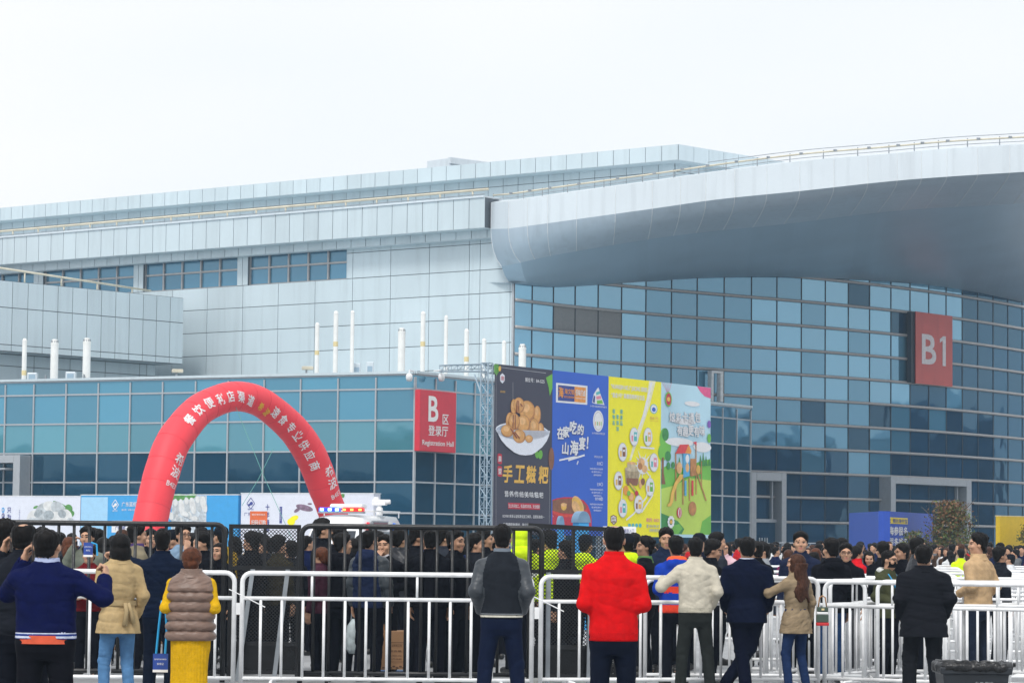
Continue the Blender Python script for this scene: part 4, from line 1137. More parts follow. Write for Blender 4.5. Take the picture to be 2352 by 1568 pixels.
B.shapes(pl, [c_bn, c_go, c_or, mat('poster_playblue', (0.10, 0.42, 0.72), 0.55), mat('poster_playred', (0.72, 0.05, 0.06), 0.55), c_wh, c_bh], 'playground_print', 0.026)
B.shapes([e(3, 1597, 1272, 20, 42, 0), e(3, 1600, 1272, 12, 38, 1), e(3, 1601, 1272, 6, 34, 0), e(3, 1700, 1240, 30, 56, 2)] + [e(3, 1530 + 20 * math.cos(a), 1345 + 36 * math.sin(a), 8, 14, 1) for a in np.linspace(0, 2 * math.pi, 11)[:-1]] + [e(3, 1530, 1345, 10, 16, 3)], [c_cr, c_wh, c_bn, c_go], 'toy_print', 0.03)
B.shapes([e(3, 1512, 385, 26, 58, 0), e(3, 1512, 385, 20, 48, 1), e(3, 1512, 385, 12, 18, 2), e(3, 1830, 580, 13, 30, 3), e(3, 1830, 690, 14, 36, 0)], [c_gr, c_cr, c_go, mat('poster_violet', (0.25, 0.10, 0.50), 0.55)], 'badge_print', 0.034)
for t, x0, x1, y in (('炫彩卡通包', 1540, 1740, 525), ('有趣更有味', 1600, 1775, 630)):
    for i, ch in enumerate(t):
        x = x0 + (x1 - x0) * i / 4; yy = y + (i % 2) * 8
        bt(3, ch, x, yy, 84, 46, c_gy, 0.055, lift=0.036); bt(3, ch, x, yy, 80, 43, c_wh, 0.012, lift=0.04)
# --- steel truss tower and head arm
def truss(mb, a, b, w, e1, e2, n):
    a, b = Vector(a), Vector(b); cs = [e1 * sx * w / 2 + e2 * sy * w / 2 for sx, sy in ((-1, -1), (1, -1), (1, 1), (-1, 1))]
    for c in cs: mb.tube([a + c, b + c], 0.026, 6)
    for k in range(n):
        p, q = a + (b - a) * k / n, a + (b - a) * (k + 1) / n
        for j in range(4):
            c0, c1_ = cs[j], cs[(j + 1) % 4]
            mb.tube([p + c0, q + c1_] if k % 2 else [p + c1_, q + c0], 0.014, 4, cap=False)
            mb.tube([q + c0, q + c1_], 0.014, 4, cap=False)
mb = MB(); tA = WBd.pt(-0.24, 0, -0.22)
truss(mb, tA, tA + Vector((0, 0, zT + 0.02)), 0.30, WBd.t3, WBd.n3, 22)
mb.build('truss_tower', M_galv, bill)
for k, uu in enumerate((WBd.len * 0.5, WBd.len - 0.25)):
    mb = MB(); q = WBd.pt(uu, 0, -0.30); truss(mb, q, q + Vector((0, 0, zT - 0.1)), 0.30, WBd.t3, WBd.n3, 20); mb.build('truss_tower', M_galv, bill)
mb = MB(); q = WBd.pt(-0.1, zT - 0.18, -0.30); truss(mb, q, WBd.pt(WBd.len, zT - 0.18, -0.30), 0.26, WBd.n3, Vector((0, 0, 1)), 26); mb.build('head_truss', M_galv, bill)
mb = MB(); q = WBd.pt(-0.25, zT - 0.15, -0.22); r_ = U(1010, 846, dep(53.0))
truss(mb, q, r_, 0.26, Vector((0, 1, 0)), Vector((0, 0, 1)), 7)
mb.tube([U(1090, 860, dep(64)), tA + Vector((0, 0, zT - 1.6))], 0.03, 5)
mb.build('side_truss', M_galv, bill)

# ================================================================== hoardings in front of the glass hall
M_hw = mat('hoarding_white', (0.72, 0.76, 0.86), 0.5, var=0.03)
M_hp = mat('hoarding_pale_blue', (0.36, 0.64, 0.88), 0.5, var=0.05)
M_hb = mat('hoarding_blue', (0.05, 0.36, 0.74), 0.5, var=0.05)
M_shr = mat('print_shrimp', (0.50, 0.55, 0.58), 0.5, var=0.25, vscale=6)
M_shl = mat('print_shrimp_light', (0.70, 0.72, 0.72), 0.5, var=0.15, vscale=6)
M_navy = mat('print_navy', (0.05, 0.07, 0.30), 0.5)
M_lf = mat('print_leaf', (0.10, 0.30, 0.08), 0.5, var=0.3)
def z1p(x, y): return x / 3.286, 1091 + y / 3.286          # zoom of the lower left corner -> photo pixels
def hoard(xa, sa, xb, sb, ytop, label, m, thick=0.5):
    a, b = U(xa, 1150, dep(sa)), U(xb, 1150, dep(sb)); W = Wall(a, b); zt_ = W.hit(xa, ytop)[1]
    t = thing('hoarding', label, 'hoarding', W.pt(W.len / 2, 0, -thick / 2), 0, 'printed hoardings before the glass hall')
    mb = MB(); W.slab(mb, 0, W.len, 0, zt_, -thick, 0); mb.build('hoarding_box', m, t)
    mb = MB(); W.slab(mb, -0.02, W.len + 0.02, zt_, zt_ + 0.03, -thick - 0.02, 0.012); mb.build('edge_trim', M_seam, t)
    return W, zt_, t, Board(W.pt(0, 0, 0), W.t3, parent=t, out=W.n3)
def shrimp(B, W, items, mats, name, lift=0.004):
    out = []
    for x, y, rx, ry, m, rot in items:
        u, z = W.hit(x, y); u2 = W.hit(x + rx, y)[0]; z2 = W.hit(x, y + ry)[1]
        out.append(('e', (u, z, abs(u2 - u), abs(z2 - z)), m, rot))
    return B.shapes(out, mats, name, lift)
# white one with peeled shrimp
W, zt_, t, B = hoard(-60, 61, 185, 62, 1139, 'white hoarding at far left printed with a heap of peeled shrimp', M_hw)
it = [(*z1p(270, 240), 6, 3, 3, 20), (*z1p(520, 250), 9, 9, 3, -40), (*z1p(540, 290), 6, 8, 3, -50), (*z1p(450, 215), 16, 3, 3, -20)]
for x, y, rx, ry, m, rot in ((330, 250, 60, 42, 0, 20), (380, 235, 55, 40, 1, -10), (440, 250, 60, 48, 0, -30), (250, 310, 50, 42, 1, 40), (500, 310, 50, 50, 1, -50), (320, 330, 60, 34, 0, 10), (430, 320, 60, 44, 1, -20), (370, 300, 40, 36, 2, 0), (290, 285, 34, 26, 2, 30), (470, 290, 32, 30, 2, -30), (230, 345, 40, 24, 0, 20), (540, 350, 34, 26, 0, -30), (400, 355, 60, 22, 1, 0)):
    it.append((*z1p(x, y), rx / 3.286, ry / 3.286, m, rot))
shrimp(B, W, it, [M_shr, M_shl, mat('print_shrimp_shade', (0.34, 0.39, 0.42), 0.5, var=0.3, vscale=8), M_lf], 'shrimp_print')
u, z = W.hit(*z1p(70, 262)); B.text('只为吃', u, z, 0.20, M_navy, 0.17, 0.02, vertical=True)
for k, ch in enumerate('鲜虾仁'):
    u, z = W.hit(*z1p(24, 262 + k * 42)); B.shapes([('e', (u, z, 0.065, 0.10), k % 2)], [M_hb, M_navy], 'round_mark', 0.004); B.text(ch, u, z, 0.10, M_paper, 0.08, 0.01)
u, z = W.hit(*z1p(148, 290)); B.text('源自深海的味道', u, z + 0.12, 0.05, M_navy, 0.04, 0, vertical=True)
# pale blue and blue one
W, zt_, t, B = hoard(186, 62, 547, 64.5, 1137, 'bright blue hoarding printed with a row of raw shrimp behind the arch leg', M_hb)
def rect(x0, y0, x1, y1, m):
    u0, za = W.hit(x0, y0); u1, _ = W.hit(x1, y0); zb_ = W.hit(x0, y1)[1]
    return ('r', (u0, max(zb_, 0.02), u1, za), m)
B.shapes([rect(187, 1141, 248, 1300, 0), rect(395, 1138, 475, 1300, 1)], [M_hp, mat('print_ice', (0.55, 0.62, 0.68), 0.5, var=0.35, vscale=7)], 'field_print', 0.003)
it = [(*z1p(1350, 165), 18, 8, 2, 0), (*z1p(1440, 160), 14, 6, 2, 10)]
for k in range(6): it += [(*z1p(1330 + k * 42, 240 + (k % 2) * 8 - k * 6), 6.5, 20, k % 2, 8 + 3 * k), (*z1p(1326 + k * 42, 205 + (k % 2) * 8 - k * 6), 5, 8, 1, 8)]
for k in range(14): it.append((*z1p(1275 + (k * 53) % 280, 290 + (k * 29) % 75), 7, 6, (k % 2), k * 40))
shrimp(B, W, it, [M_shr, M_shl, M_lf], 'shrimp_print', 0.006)
def diamond(B, W, x, y, w_, h_, m):
    u, z = W.hit(x, y); P_ = lambda a, b: (u + a, z + b)
    B.shapes([('l', (P_(-w_, 0), P_(0, h_), 0.025), 0), ('l', (P_(0, h_), P_(w_, 0), 0.025), 0), ('l', (P_(w_, 0), P_(0, -h_), 0.025), 0), ('l', (P_(0, -h_), P_(-w_, 0), 0.025), 0), ('e', (u + 0.02, z, w_ * 0.45, h_ * 0.3), 0, 20), ('e', (u - 0.06, z - 0.05, w_ * 0.3, h_ * 0.18), 0, -30)], [m], 'diamond_logo', 0.005)
x, y = z1p(870, 222); diamond(B, W, x, y, 0.16, 0.19, M_paper)
u, z = W.hit(*z1p(870, 268)); B.text('鼎 虾', u, z, 0.055, M_paper, 0.26)
u, z = W.hit(*z1p(920, 218)); B.text('广东蓝虾', u, z, 0.17, M_paper, 0.72, 0.01, align='l')
u, z = W.hit(*z1p(920, 260)); B.text('展位号：B2馆-C18', u, z, 0.07, M_paper, 0.62, 0.005, align='l')
o = B.shapes([rect(257, 1195, 312, 1222, 0)], [M_paper], 'lower_notice', 0.005)
u, z = W.hit(*z1p(910, 398)); B.text('广州鲜虾', u, z, 0.16, M_navy, 0.5, 0.02)
# white one with vertical text
W, zt_, t, B = hoard(554, 64.5, 858, 66, 1133, 'white hoarding with blue vertical writing behind the police van', M_hw)
def z2p(x, y): return 516.8 + x / 3.286, 1091 + y / 3.286
x, y = z2p(195, 212); diamond(B, W, x, y, 0.16, 0.20, M_navy)
u, z = W.hit(*z2p(195, 256)); B.text('鼎 虾', u, z, 0.055, M_navy, 0.26)
u, z = W.hit(*z2p(172, 292)); B.text('广东', u, z, 0.13, M_navy, 0.28)
u, z = W.hit(*z2p(322, 240)); B.text('十年海鲜', u, z, 0.21, M_navy, 0.16, 0.025, vertical=True)
u0, z0 = W.hit(*z2p(413, 236)); u1, z1 = W.hit(*z2p(430, 362)); B.shapes([('r', (u0, z1, u1, z0), 0)], [M_navy], 'ink_bar', 0.004); B.text('专注虾类深加工', (u0 + u1) / 2, z0 - 0.08, 0.05, M_paper, 0.05, 0, vertical=True)
shrimp(B, W, [(*z2p(600, 245), 20, 7, 0, -12), (*z2p(545, 262), 8, 4, 0, 30), (*z2p(640, 215), 5, 2, 0, 0), (*z2p(520, 325), 11, 6, 1, 20), (*z2p(500, 350), 9, 8, 1, 0), (*z2p(890, 150), 4, 6, 2, 0)], [mat('print_plum', (0.22, 0.15, 0.22), 0.5, var=0.4, vscale=8), c_ye, M_lf], 'splash_print')
# small orange hand placard near it
p = U(594, 1190, dep(110)); t = thing('placard', 'small orange placard with white characters above the crowd left of the van', 'placard', (p.x, p.y, 0))
mb = MB(); mb.tube([Vector((p.x, p.y + 0.03, 0)), Vector((p.x, p.y + 0.03, p.z))], 0.015, 6); mb.build('pole', M_grey, t)
mb = MB(); mb.box((p.x, p.y, p.z - 0.02), (0.36, 0.02, 0.34)); ob = mb.build('board', mat('placard_orange', (0.78, 0.17, 0.06), 0.5), t)
B = Board((p.x - 0.18, p.y - 0.011, p.z - 0.19), (1, 0, 0), parent=ob, out=(0, -1, 0)); B.text('扫码订购', 0.18, 0.11, 0.10, M_paper, 0.30, 0.02); B.text('餐饮食材展会', 0.18, 0.27, 0.04, M_paper, 0.28)

# blue corner stand on the right
M_cb = mat('stand_blue', (0.018, 0.075, 0.44), 0.5, var=0.04)
a, b, c = U(1950, 1210, dep(64)), U(2031, 1210, dep(68)), U(2142, 1210, dep(64))
W1, W2 = Wall(a, b), Wall(b, c)
zt_ = W2.hit(2031, 1173)[1]
t = thing('display_stand', 'deep blue corner stand with white writing beside the autumn tree', 'stand', (b.x, b.y + 1, 0))
mb = MB(); W1.slab(mb, 0, W1.len, 0, zt_, -0.2, 0); W2.slab(mb, 0, W2.len, 0, zt_, -0.2, 0.0); mb.build('stand_wall', M_cb, t)
B = Board(W2.pt(0, 0, 0.0), W2.t3, parent=t, out=W2.n3)
def z5p(x, y): return 1892.6 + x / 3.287, 1091 + y / 3.287
u0, za = W2.hit(*z5p(488, 316)); u1, zb_ = W2.hit(*z5p(631, 369))
B.shapes([('r', (u0, zb_, u1, za), 0)], [mat('stand_yellow', (0.80, 0.62, 0.02), 0.5)], 'label_panel', 0.004)
u, z = W2.hit(*z5p(572, 344)); B.text('烟台海中宝', u, z, 0.15, M_navy, (u1 - u0) * 0.76, 0.015)
u, z = W2.hit(*z5p(502, 342)); B.shapes([('e', (u, z + 0.03, 0.03, 0.05), 0), ('l', ((u - 0.05, z - 0.05), (u + 0.05, z - 0.05), 0.03), 0)], [M_navy], 'small_icon', 0.008)
for y, tx in ((420, '海参很多'), (505, '很多很多')):
    u, z = W2.hit(*z5p(560, y)); B.text(tx, u, z, 0.30, M_paper, (u1 - u0) * 0.98, 0.02)
# yellow stand at the right edge
a, b = U(2297, 1240, dep(60)), U(2480, 1240, dep(58)); W3 = Wall(a, b); zt_ = W3.hit(2297, 1185)[1]
t = thing('display_wall', 'plain mustard yellow display wall at the right edge of the crowd', 'stand', W3.pt(W3.len / 2, 0, -0.2))
mb = MB(); W3.slab(mb, 0, W3.len, 0, zt_, -0.2, 0); mb.build('stand_wall', mat('stand_mustard', (0.62, 0.42, 0.012), 0.5, var=0.05), t)
mb = MB(); W3.slab(mb, -0.02, W3.len, zt_, zt_ + 0.03, -0.22, 0.012); mb.build('edge_trim', M_yband, t)

# ================================================================== police van
vx, vd = 765.0, dep(80.0)
pc_ = U(vx, 1230, vd); RZ = R(-15)
van = thing('police_van', 'white police van with blue and red roof lights behind the black fence', 'van', (pc_.x, pc_.y, 0), RZ)
WMv = WM[van.name]
def vb(mb, c, sz, mi=0): # box in van coordinates (x right, y back, z up)
    q = [Vector((c[0] + sx * sz[0] / 2, c[1] + sy * sz[1] / 2, c[2] + sz_ * sz[2] / 2)) for sx, sy, sz_ in ((-1, -1, -1), (1, -1, -1), (1, 1, -1), (-1, 1, -1), (-1, -1, 1), (1, -1, 1), (1, 1, 1), (-1, 1, 1))]
    return mb.add([WMv @ p for p in q], [(0, 3, 2, 1), (4, 5, 6, 7), (0, 1, 5, 4), (1, 2, 6, 5), (2, 3, 7, 6), (3, 0, 4, 7)], mi)
M_vw = mat('van_white', (0.82, 0.84, 0.86), 0.25, var=0.03, coat=0.6)
M_vg = mat('van_glass', (0.015, 0.02, 0.03), 0.08, spec=0.8)
M_rub = mat('rubber', (0.015, 0.015, 0.015), 0.8)
# body as cross sections along its length
secs = [(-0.95, 0.45, 0.95, 0.80), (-0.80, 0.40, 1.15, 0.86), (-0.35, 0.35, 1.42, 0.90), (0.15, 0.32, 2.02, 0.86), (0.55, 0.32, 2.34, 0.80), (1.0, 0.32, 2.42, 0.80), (4.0, 0.32, 2.42, 0.80), (4.15, 0.38, 2.30, 0.80)]
mb = MB(); V_ = []; nq = 14
for y, zb_, zt2, hw in secs:
    zr2 = zt2 - zb_
    ring = [(-hw * 0.98, zb_), (-hw, zb_ + 0.2 * zr2), (-hw, zb_ + 0.5 * zr2), (-hw * 0.97, zb_ + 0.78 * zr2), (-hw * 0.92, zb_ + 0.92 * zr2), (-hw * 0.80, zt2 - 0.01), (-hw * 0.4, zt2 + 0.03)]
    ring += [(-x_, z_) for x_, z_ in reversed(ring)]
    V_ += [WMv @ Vector((x_, y, z_)) for x_, z_ in ring]
F_ = [(i * nq + j, i * nq + (j + 1) % nq, (i + 1) * nq + (j + 1) % nq, (i + 1) * nq + j) for i in range(len(secs) - 1) for j in range(nq)] + [tuple(range(nq)), tuple((len(secs) - 1) * nq + j for j in range(nq))[::-1]]
mb.add(V_, F_); mb.build('body', M_vw, van, smooth=True)
mb = MB(); q = [(-0.70, -0.28, 1.50), (0.70, -0.28, 1.50), (0.66, 0.12, 1.97), (-0.66, 0.12, 1.97)]
mb.add([WMv @ Vector((x_, y_ - 0.03, z_)) for x_, y_, z_ in q], [(0, 1, 2, 3)]); mb.build('windscreen', M_vg, van)
mb = MB()
for y0 in (0.75, 1.9, 3.0): vb(mb, (0.885, y0 + 0.45, 1.72), (0.04, 0.85, 0.48)); vb(mb, (-0.885, y0 + 0.45, 1.72), (0.04, 0.85, 0.48))
mb.build('side_window', M_vg, van)
for x_ in (-0.62, 0.62):
    mb = MB(); vb(mb, (x_, -0.93, 0.86), (0.3, 0.12, 0.16)); mb.build('headlight', M_bo if False else M_seam, van, bevel=0.02)
for x_ in (-0.82, 0.82):
    for y_ in (0.0, 3.2):
        mb = MB(); mb.tube([WMv @ Vector((x_ - 0.1, y_, 0.33)), WMv @ Vector((x_ + 0.1, y_, 0.33))], 0.33, 18); wh = mb.build('wheel', M_rub, van)
        mb = MB(); mb.tube([WMv @ Vector((x_ - 0.105, y_, 0.33)), WMv @ Vector((x_ + 0.105, y_, 0.33))], 0.19, 14); mb.build('rim', M_grey, wh)
B = Board(WMv @ Vector((-0.5, 0.29, 2.04)), WMv.to_3x3() @ Vector((1, 0, 0)), up=WMv.to_3x3() @ Vector((0, 0.40, 0.30)), parent=van, out=WMv.to_3x3() @ Vector((0, -0.30, 0.42)))
B.text('警  察', 0.52, 0.10, 0.20, mat('van_letter', (0.08, 0.10, 0.14), 0.5), 0.86, 0.01, lift=0.06)
# light bar
bar = MB(); vb(bar, (0, 0.75, 2.50), (1.36, 0.24, 0.05)); ob = bar.build('light_bar', M_grey, van)
mb = MB(); vb(mb, (-0.36, 0.75, 2.58), (0.62, 0.24, 0.12)); mb.build('blue_lens', mat('lens_blue', (0.02, 0.04, 0.7), 0.2, emit=0.9), ob, bevel=0.03)
mb = MB(); vb(mb, (0.36, 0.75, 2.58), (0.62, 0.24, 0.12)); mb.build('red_lens', mat('lens_red', (0.7, 0.015, 0.015), 0.2, emit=0.5), ob, bevel=0.03)
mb = MB()
for x_ in (-0.56, -0.32, -0.1): vb(mb, (x_, 0.615, 2.58), (0.10, 0.02, 0.07))
mb.build('blue_lamp', mat('lamp_cyan', (0.25, 0.6, 1.0), 0.3, emit=6), ob)
mb = MB()
for x_ in (0.12, 0.35, 0.6): vb(mb, (x_, 0.615, 2.58), (0.09, 0.02, 0.06))
mb.build('red_lamp', mat('lamp_orange', (1.0, 0.28, 0.05), 0.3, emit=3), ob)
mb = MB(); vb(mb, (0.15, 0.9, 2.68), (1.0, 0.5, 0.14)); mb.build('roof_vent', M_vw, van, bevel=0.06)
mb = MB()
for x_ in (-0.75, 0.78): mb.tube([WMv @ Vector((x_, 1.3, 2.56)), WMv @ Vector((x_, 3.9, 2.56))], 0.02, 6)
for y_ in (1.4, 2.2, 3.0, 3.8): mb.tube([WMv @ Vector((-0.75, y_, 2.56)), WMv @ Vector((0.78, y_, 2.56))], 0.016, 6)
for y_ in (1.4, 3.8):
    for x_ in (-0.75, 0.78): mb.tube([WMv @ Vector((x_, y_, 2.56)), WMv @ Vector((x_, y_, 2.38))], 0.018, 6)
mb.build('roof_rack', M_white, van)
mb = MB(); q = Vector((0.62, 2.4, 2.44))
mb.lathe(WMv @ q, [(0.10, 0), (0.10, 0.22), (0.06, 0.24), (0.06, 0.30)], 12); vb(mb, (q.x, q.y, q.z + 0.38), (0.42, 0.2, 0.17)); mb.tube([WMv @ (q + Vector((0.2, -0.02, 0.40))), WMv @ (q + Vector((0.34, -0.02, 0.40)))], 0.07, 8); vb(mb, (q.x - 0.1, q.y, q.z + 0.5), (0.14, 0.12, 0.08))
mb.build('roof_camera', M_white, van, bevel=0.015)
mb = MB(); vb(mb, (0.80, 1.9, 2.14), (0.04, 1.5, 0.26)); ob = mb.build('display_panel', M_grey, van)
mb = MB(); vb(mb, (0.825, 1.9, 2.14), (0.02, 1.3, 0.18)); mb.build('display_face', mat('display_maroon', (0.22, 0.10, 0.12), 0.5, var=0.4, vscale=30), ob)
mb = MB(); vb(mb, (0.80, 0.78, 2.12), (0.06, 0.16, 0.22)); mb.build('side_lamp', mat('lamp_red', (0.75, 0.03, 0.05), 0.3, emit=0.4), van, bevel=0.02)
mb = MB(); vb(mb, (0.80, 3.3, 2.12), (0.06, 0.16, 0.22)); mb.build('side_lamp', mat('lamp_blue', (0.03, 0.15, 0.6), 0.3, emit=0.3), van, bevel=0.02)

# ================================================================== trees and bush by the stands
M_bark = mat('bark', (0.10, 0.075, 0.055), 0.9, var=0.3, vscale=20)
L_gr = mat('leaf_green', (0.075, 0.11, 0.025), 0.7, var=0.3, island=0.4)
L_ol = mat('leaf_olive', (0.12, 0.11, 0.025), 0.7, var=0.3, island=0.4)
L_ru = mat('leaf_rust', (0.17, 0.085, 0.035), 0.7, var=0.3, island=0.4)
def tree(x, ytop, s, wpx, label, n, rust, cat='tree', name='tree', trunk=0.9):
    d = dep(s); p = U(x, 1250, d); ht = U(x, ytop, d).z; rw = wpx / s / 2 * 1.6
    t = thing(name, label, cat, (p.x, p.y, 0)); rg = np.random.default_rng(int(x))
    mb = MB(); base_ = Vector((p.x, p.y, 0)); tips = []
    mb.tube([base_, base_ + Vector((0.03, 0, ht * 0.3)), base_ + Vector((-0.02, 0, ht * 0.6)), base_ + Vector((0.02, 0, ht * 0.93))], [0.09 * trunk, 0.07 * trunk, 0.045 * trunk, 0.012], 8)
    for k in range(16):
        z0 = ht * rg.uniform(0.18, 0.8); a = rg.uniform(0, 6.28); ln = rw * rg.uniform(0.5, 0.95)
        q = base_ + Vector((math.cos(a) * ln, math.sin(a) * ln, z0 + ln * rg.uniform(0.4, 1.0))); tips.append(q)
        m_ = (base_ + Vector((0, 0, z0)) + q) / 2 + Vector((0, 0, -0.05)); mb.tube([base_ + Vector((0, 0, z0)), m_, q], [0.03, 0.02, 0.008], 5)
    mb.build('trunk', M_bark, t, smooth=True)
    cl = []
    for k in range(60):
        z_ = rg.uniform(0.16, 1.0); r_ = rw * math.sin(math.pi * min(1, z_ * 0.62 + 0.30)) ** 0.6 * rg.uniform(0.45, 1.0) * (1.08 - 0.45 * z_)
        a = rg.uniform(0, 6.28); cl.append((p.x + math.cos(a) * r_, p.y + math.sin(a) * r_, z_ * ht * 0.97, z_))
    mb = MB()
    for k in range(n):
        c = cl[rg.integers(len(cl))]; sp = rw * 0.17
        q = Vector((c[0] + rg.normal(0, sp), c[1] + rg.normal(0, sp), min(max(c[2] + rg.normal(0, sp), 0.15), ht * (0.98 + rg.uniform(0, 0.04)))))
        u1 = Vector(rg.normal(0, 1, 3)).normalized(); u2 = u1.cross(Vector(rg.normal(0, 1, 3))).normalized(); sz = rg.uniform(0.035, 0.075)
        hz_ = q.z / ht; pr = rust * max(0, hz_ - 0.35) * 2.2
        mi = 2 if rg.random() < pr else (1 if rg.random() < 0.5 else 0)
        mb.add([q - u1 * sz, q + u2 * sz * 0.45, q + u1 * sz, q - u2 * sz * 0.45], [(0, 1, 2, 3)], mi)
    mb.build('crown', [L_gr, L_ol, L_ru], t)
tree(2182, 1152, 66, 96, 'rounded young tree turning rusty at its top beside the blue stand', 6500, 0.42)
tree(2099, 1222, 68, 62, 'low dark leafy bush in front of the blue stand', 2200, 0.1, 'bush', 'bush', 0.6)
tree(2362, 1202, 60, 46, 'small dark green tree in front of the mustard wall at the right edge', 1800, 0.1)
# ================================================================== people: bodies and clothes grown as one smooth surface each
def ph_(rg): return rg.uniform(0, 6.28)
class Field:
    def __init__(s, lo, hi, h):
        s.h = h; s.lo = np.array(lo, float) - 2 * h
        s.n = np.ceil((np.array(hi, float) + 2 * h - s.lo) / h).astype(int) + 1
        s.F = np.full(s.n, 0.3, np.float32)
        s.ax = [(s.lo[k] + h * np.arange(s.n[k])).astype(np.float32) for k in range(3)]
    def _sub(s, lo, hi, m):
        r = []
        for k in range(3):
            a = int(max(0, math.floor((lo[k] - m - s.lo[k]) / s.h))); b = int(min(s.n[k], math.ceil((hi[k] + m - s.lo[k]) / s.h) + 1))
            r.append(slice(a, max(a, b)))
        return tuple(r)
    def _co(s, sl):
        return s.ax[0][sl[0]][:, None, None], s.ax[1][sl[1]][None, :, None], s.ax[2][sl[2]][None, None, :]
    def join(s, sl, d, k, op='u'):
        A = s.F[sl]
        if A.size == 0: return
        if op == 'u':
            if k > 0:
                hh = np.maximum(k - np.abs(A - d), 0) / k
                s.F[sl] = np.minimum(A, d) - hh * hh * k * 0.25
            else: s.F[sl] = np.minimum(A, d)
        else:
            s.F[sl] = np.maximum(A, -d)
    def cone(s, p, q, r1, r2, k=0.03, op='u', sq=1.0):
        p, q = np.array(p, np.float32), np.array(q, np.float32); rm = max(r1, r2)
        sl = s._sub(np.minimum(p, q) - rm, np.maximum(p, q) + rm, k + 0.02)
        X, Y, Z = s._co(sl); d = q - p; L2 = float(d @ d) + 1e-9
        t = np.clip(((X - p[0]) * d[0] + (Y - p[1]) * d[1] + (Z - p[2]) * d[2]) / L2, 0, 1)
        D = np.sqrt((X - p[0] - t * d[0]) ** 2 + ((Y - p[1] - t * d[1]) / sq) ** 2 + (Z - p[2] - t * d[2]) ** 2) - (r1 + (r2 - r1) * t)
        s.join(sl, D, k, op)
    def ell(s, c, r, k=0.02, op='u', M=None, piv=(0, 0, 0)):
        c, r = np.array(c, float), np.array(r, float)
        if M is not None:
            cc = M @ (c - piv) + piv; rm = np.full(3, r.max())
        else: cc, rm = c, r
        sl = s._sub(cc - rm, cc + rm, k + 0.02)
        X, Y, Z = s._co(sl)
        x, y, z = X - cc[0], Y - cc[1], Z - cc[2]
        if M is not None:
            N = M.T.astype(np.float32); x, y, z = N[0, 0] * x + N[0, 1] * y + N[0, 2] * z, N[1, 0] * x + N[1, 1] * y + N[1, 2] * z, N[2, 0] * x + N[2, 1] * y + N[2, 2] * z
        D = (np.sqrt((x / r[0]) ** 2 + (y / r[1]) ** 2 + (z / r[2]) ** 2) - 1) * r.min()
        s.join(sl, D, k, op)
    def loft(s, zs, a, b, cy, k=0.03, op='u', cx=None, ex=2.3, grow=0.0):
        zs = np.array(zs, float); am = max(a) + 0.02
        cxs = np.zeros(len(zs)) if cx is None else np.array(cx, float); cys = np.array(cy, float) if np.ndim(cy) else np.full(len(zs), float(cy))
        sl = s._sub((cxs.min() - am, cys.min() - max(b) - .02, zs[0]), (cxs.max() + am, cys.max() + max(b) + .02, zs[-1]), k + 0.02)
        X, Y, Z = s._co(sl); z = Z[0, 0]
        A = (np.interp(z, zs, a) + grow).astype(np.float32)[None, None, :]; B = (np.interp(z, zs, b) + grow).astype(np.float32)[None, None, :]
        CY = np.interp(z, zs, cys).astype(np.float32)[None, None, :]; CX = np.interp(z, zs, cxs).astype(np.float32)[None, None, :]
        D = ((np.abs((X - CX) / A) ** ex + np.abs((Y - CY) / B) ** ex) ** (1 / ex) - 1) * np.minimum(A, B)
        D = np.maximum(D, np.maximum(zs[0] - Z, Z - zs[-1]))
        s.join(sl, D, k, op)
    def wrinkle(s, amp, freq=1.0, seed=0, zmask=None):
        X, Y, Z = s._co((slice(None),) * 3); rg = np.random.default_rng(seed)
        X = X + 0.03 * np.sin(9 * Z + ph_(rg)) ; Y = Y + 0.02 * np.sin(11 * Z + ph_(rg))
        W = 0
        for k in range(12):
            d = rg.normal(0, 1, 3) * (.55, .45, 1.2); d /= np.linalg.norm(d); fr = freq * rg.uniform(34, 95)
            ar = fr * (d[0] * X + d[1] * Y + d[2] * Z) + ph_(rg) + 1.3 * np.sin(fr * 0.4 * (d[1] * X - d[0] * Y + .5 * Z) + ph_(rg))
            msk = 0.5 + 0.5 * np.sin(6 * rg.normal() * X + 5 * rg.normal() * Y + 7 * rg.normal() * Z + ph_(rg))
            W = W + (2.2 * (1 - np.abs(np.sin(ar * 0.5))) ** 2.2 - 0.5) * msk ** 2 * (50 / fr) ** 0.6 * 0.6
        s.F += (0.78 * amp * W).astype(np.float32) * (1 if zmask is None else zmask(Z).astype(np.float32))
    def cutz(s, z, above=True):
        Z = s.ax[2][None, None, :]
        s.F = np.maximum(s.F, (Z - z) if above else (z - Z))
    def mesh(s):
        """surface nets: one vertex per crossed cell, one quad per crossed edge"""
        F = s.F; neg = F < 0; nx, ny, nz = F.shape
        cnt = np.zeros((nx - 1, ny - 1, nz - 1), np.int8)
        cor = [(i, j, k) for i in (0, 1) for j in (0, 1) for k in (0, 1)]
        for i, j, k in cor: cnt += neg[i:nx - 1 + i, j:ny - 1 + j, k:nz - 1 + k]
        act = np.argwhere((cnt > 0) & (cnt < 8))
        if not len(act): return np.zeros((0, 3)), np.zeros((0, 4), int)
        idx = np.full(cnt.shape, -1, np.int32); idx[tuple(act.T)] = np.arange(len(act))
        val = np.stack([F[act[:, 0] + i, act[:, 1] + j, act[:, 2] + k] for i, j, k in cor], 1)
        P = np.zeros((len(act), 3)); C = np.zeros(len(act))
        for a in range(8):
            for b in range(a + 1, 8):
                if sum(abs(u - v) for u, v in zip(cor[a], cor[b])) != 1: continue
                m = (val[:, a] < 0) != (val[:, b] < 0)
                t = val[m, a] / (val[m, a] - val[m, b])
                P[m] += np.array(cor[a]) + t[:, None] * (np.array(cor[b]) - np.array(cor[a])); C[m] += 1
        V = (act + P / C[:, None]) * s.h + s.lo
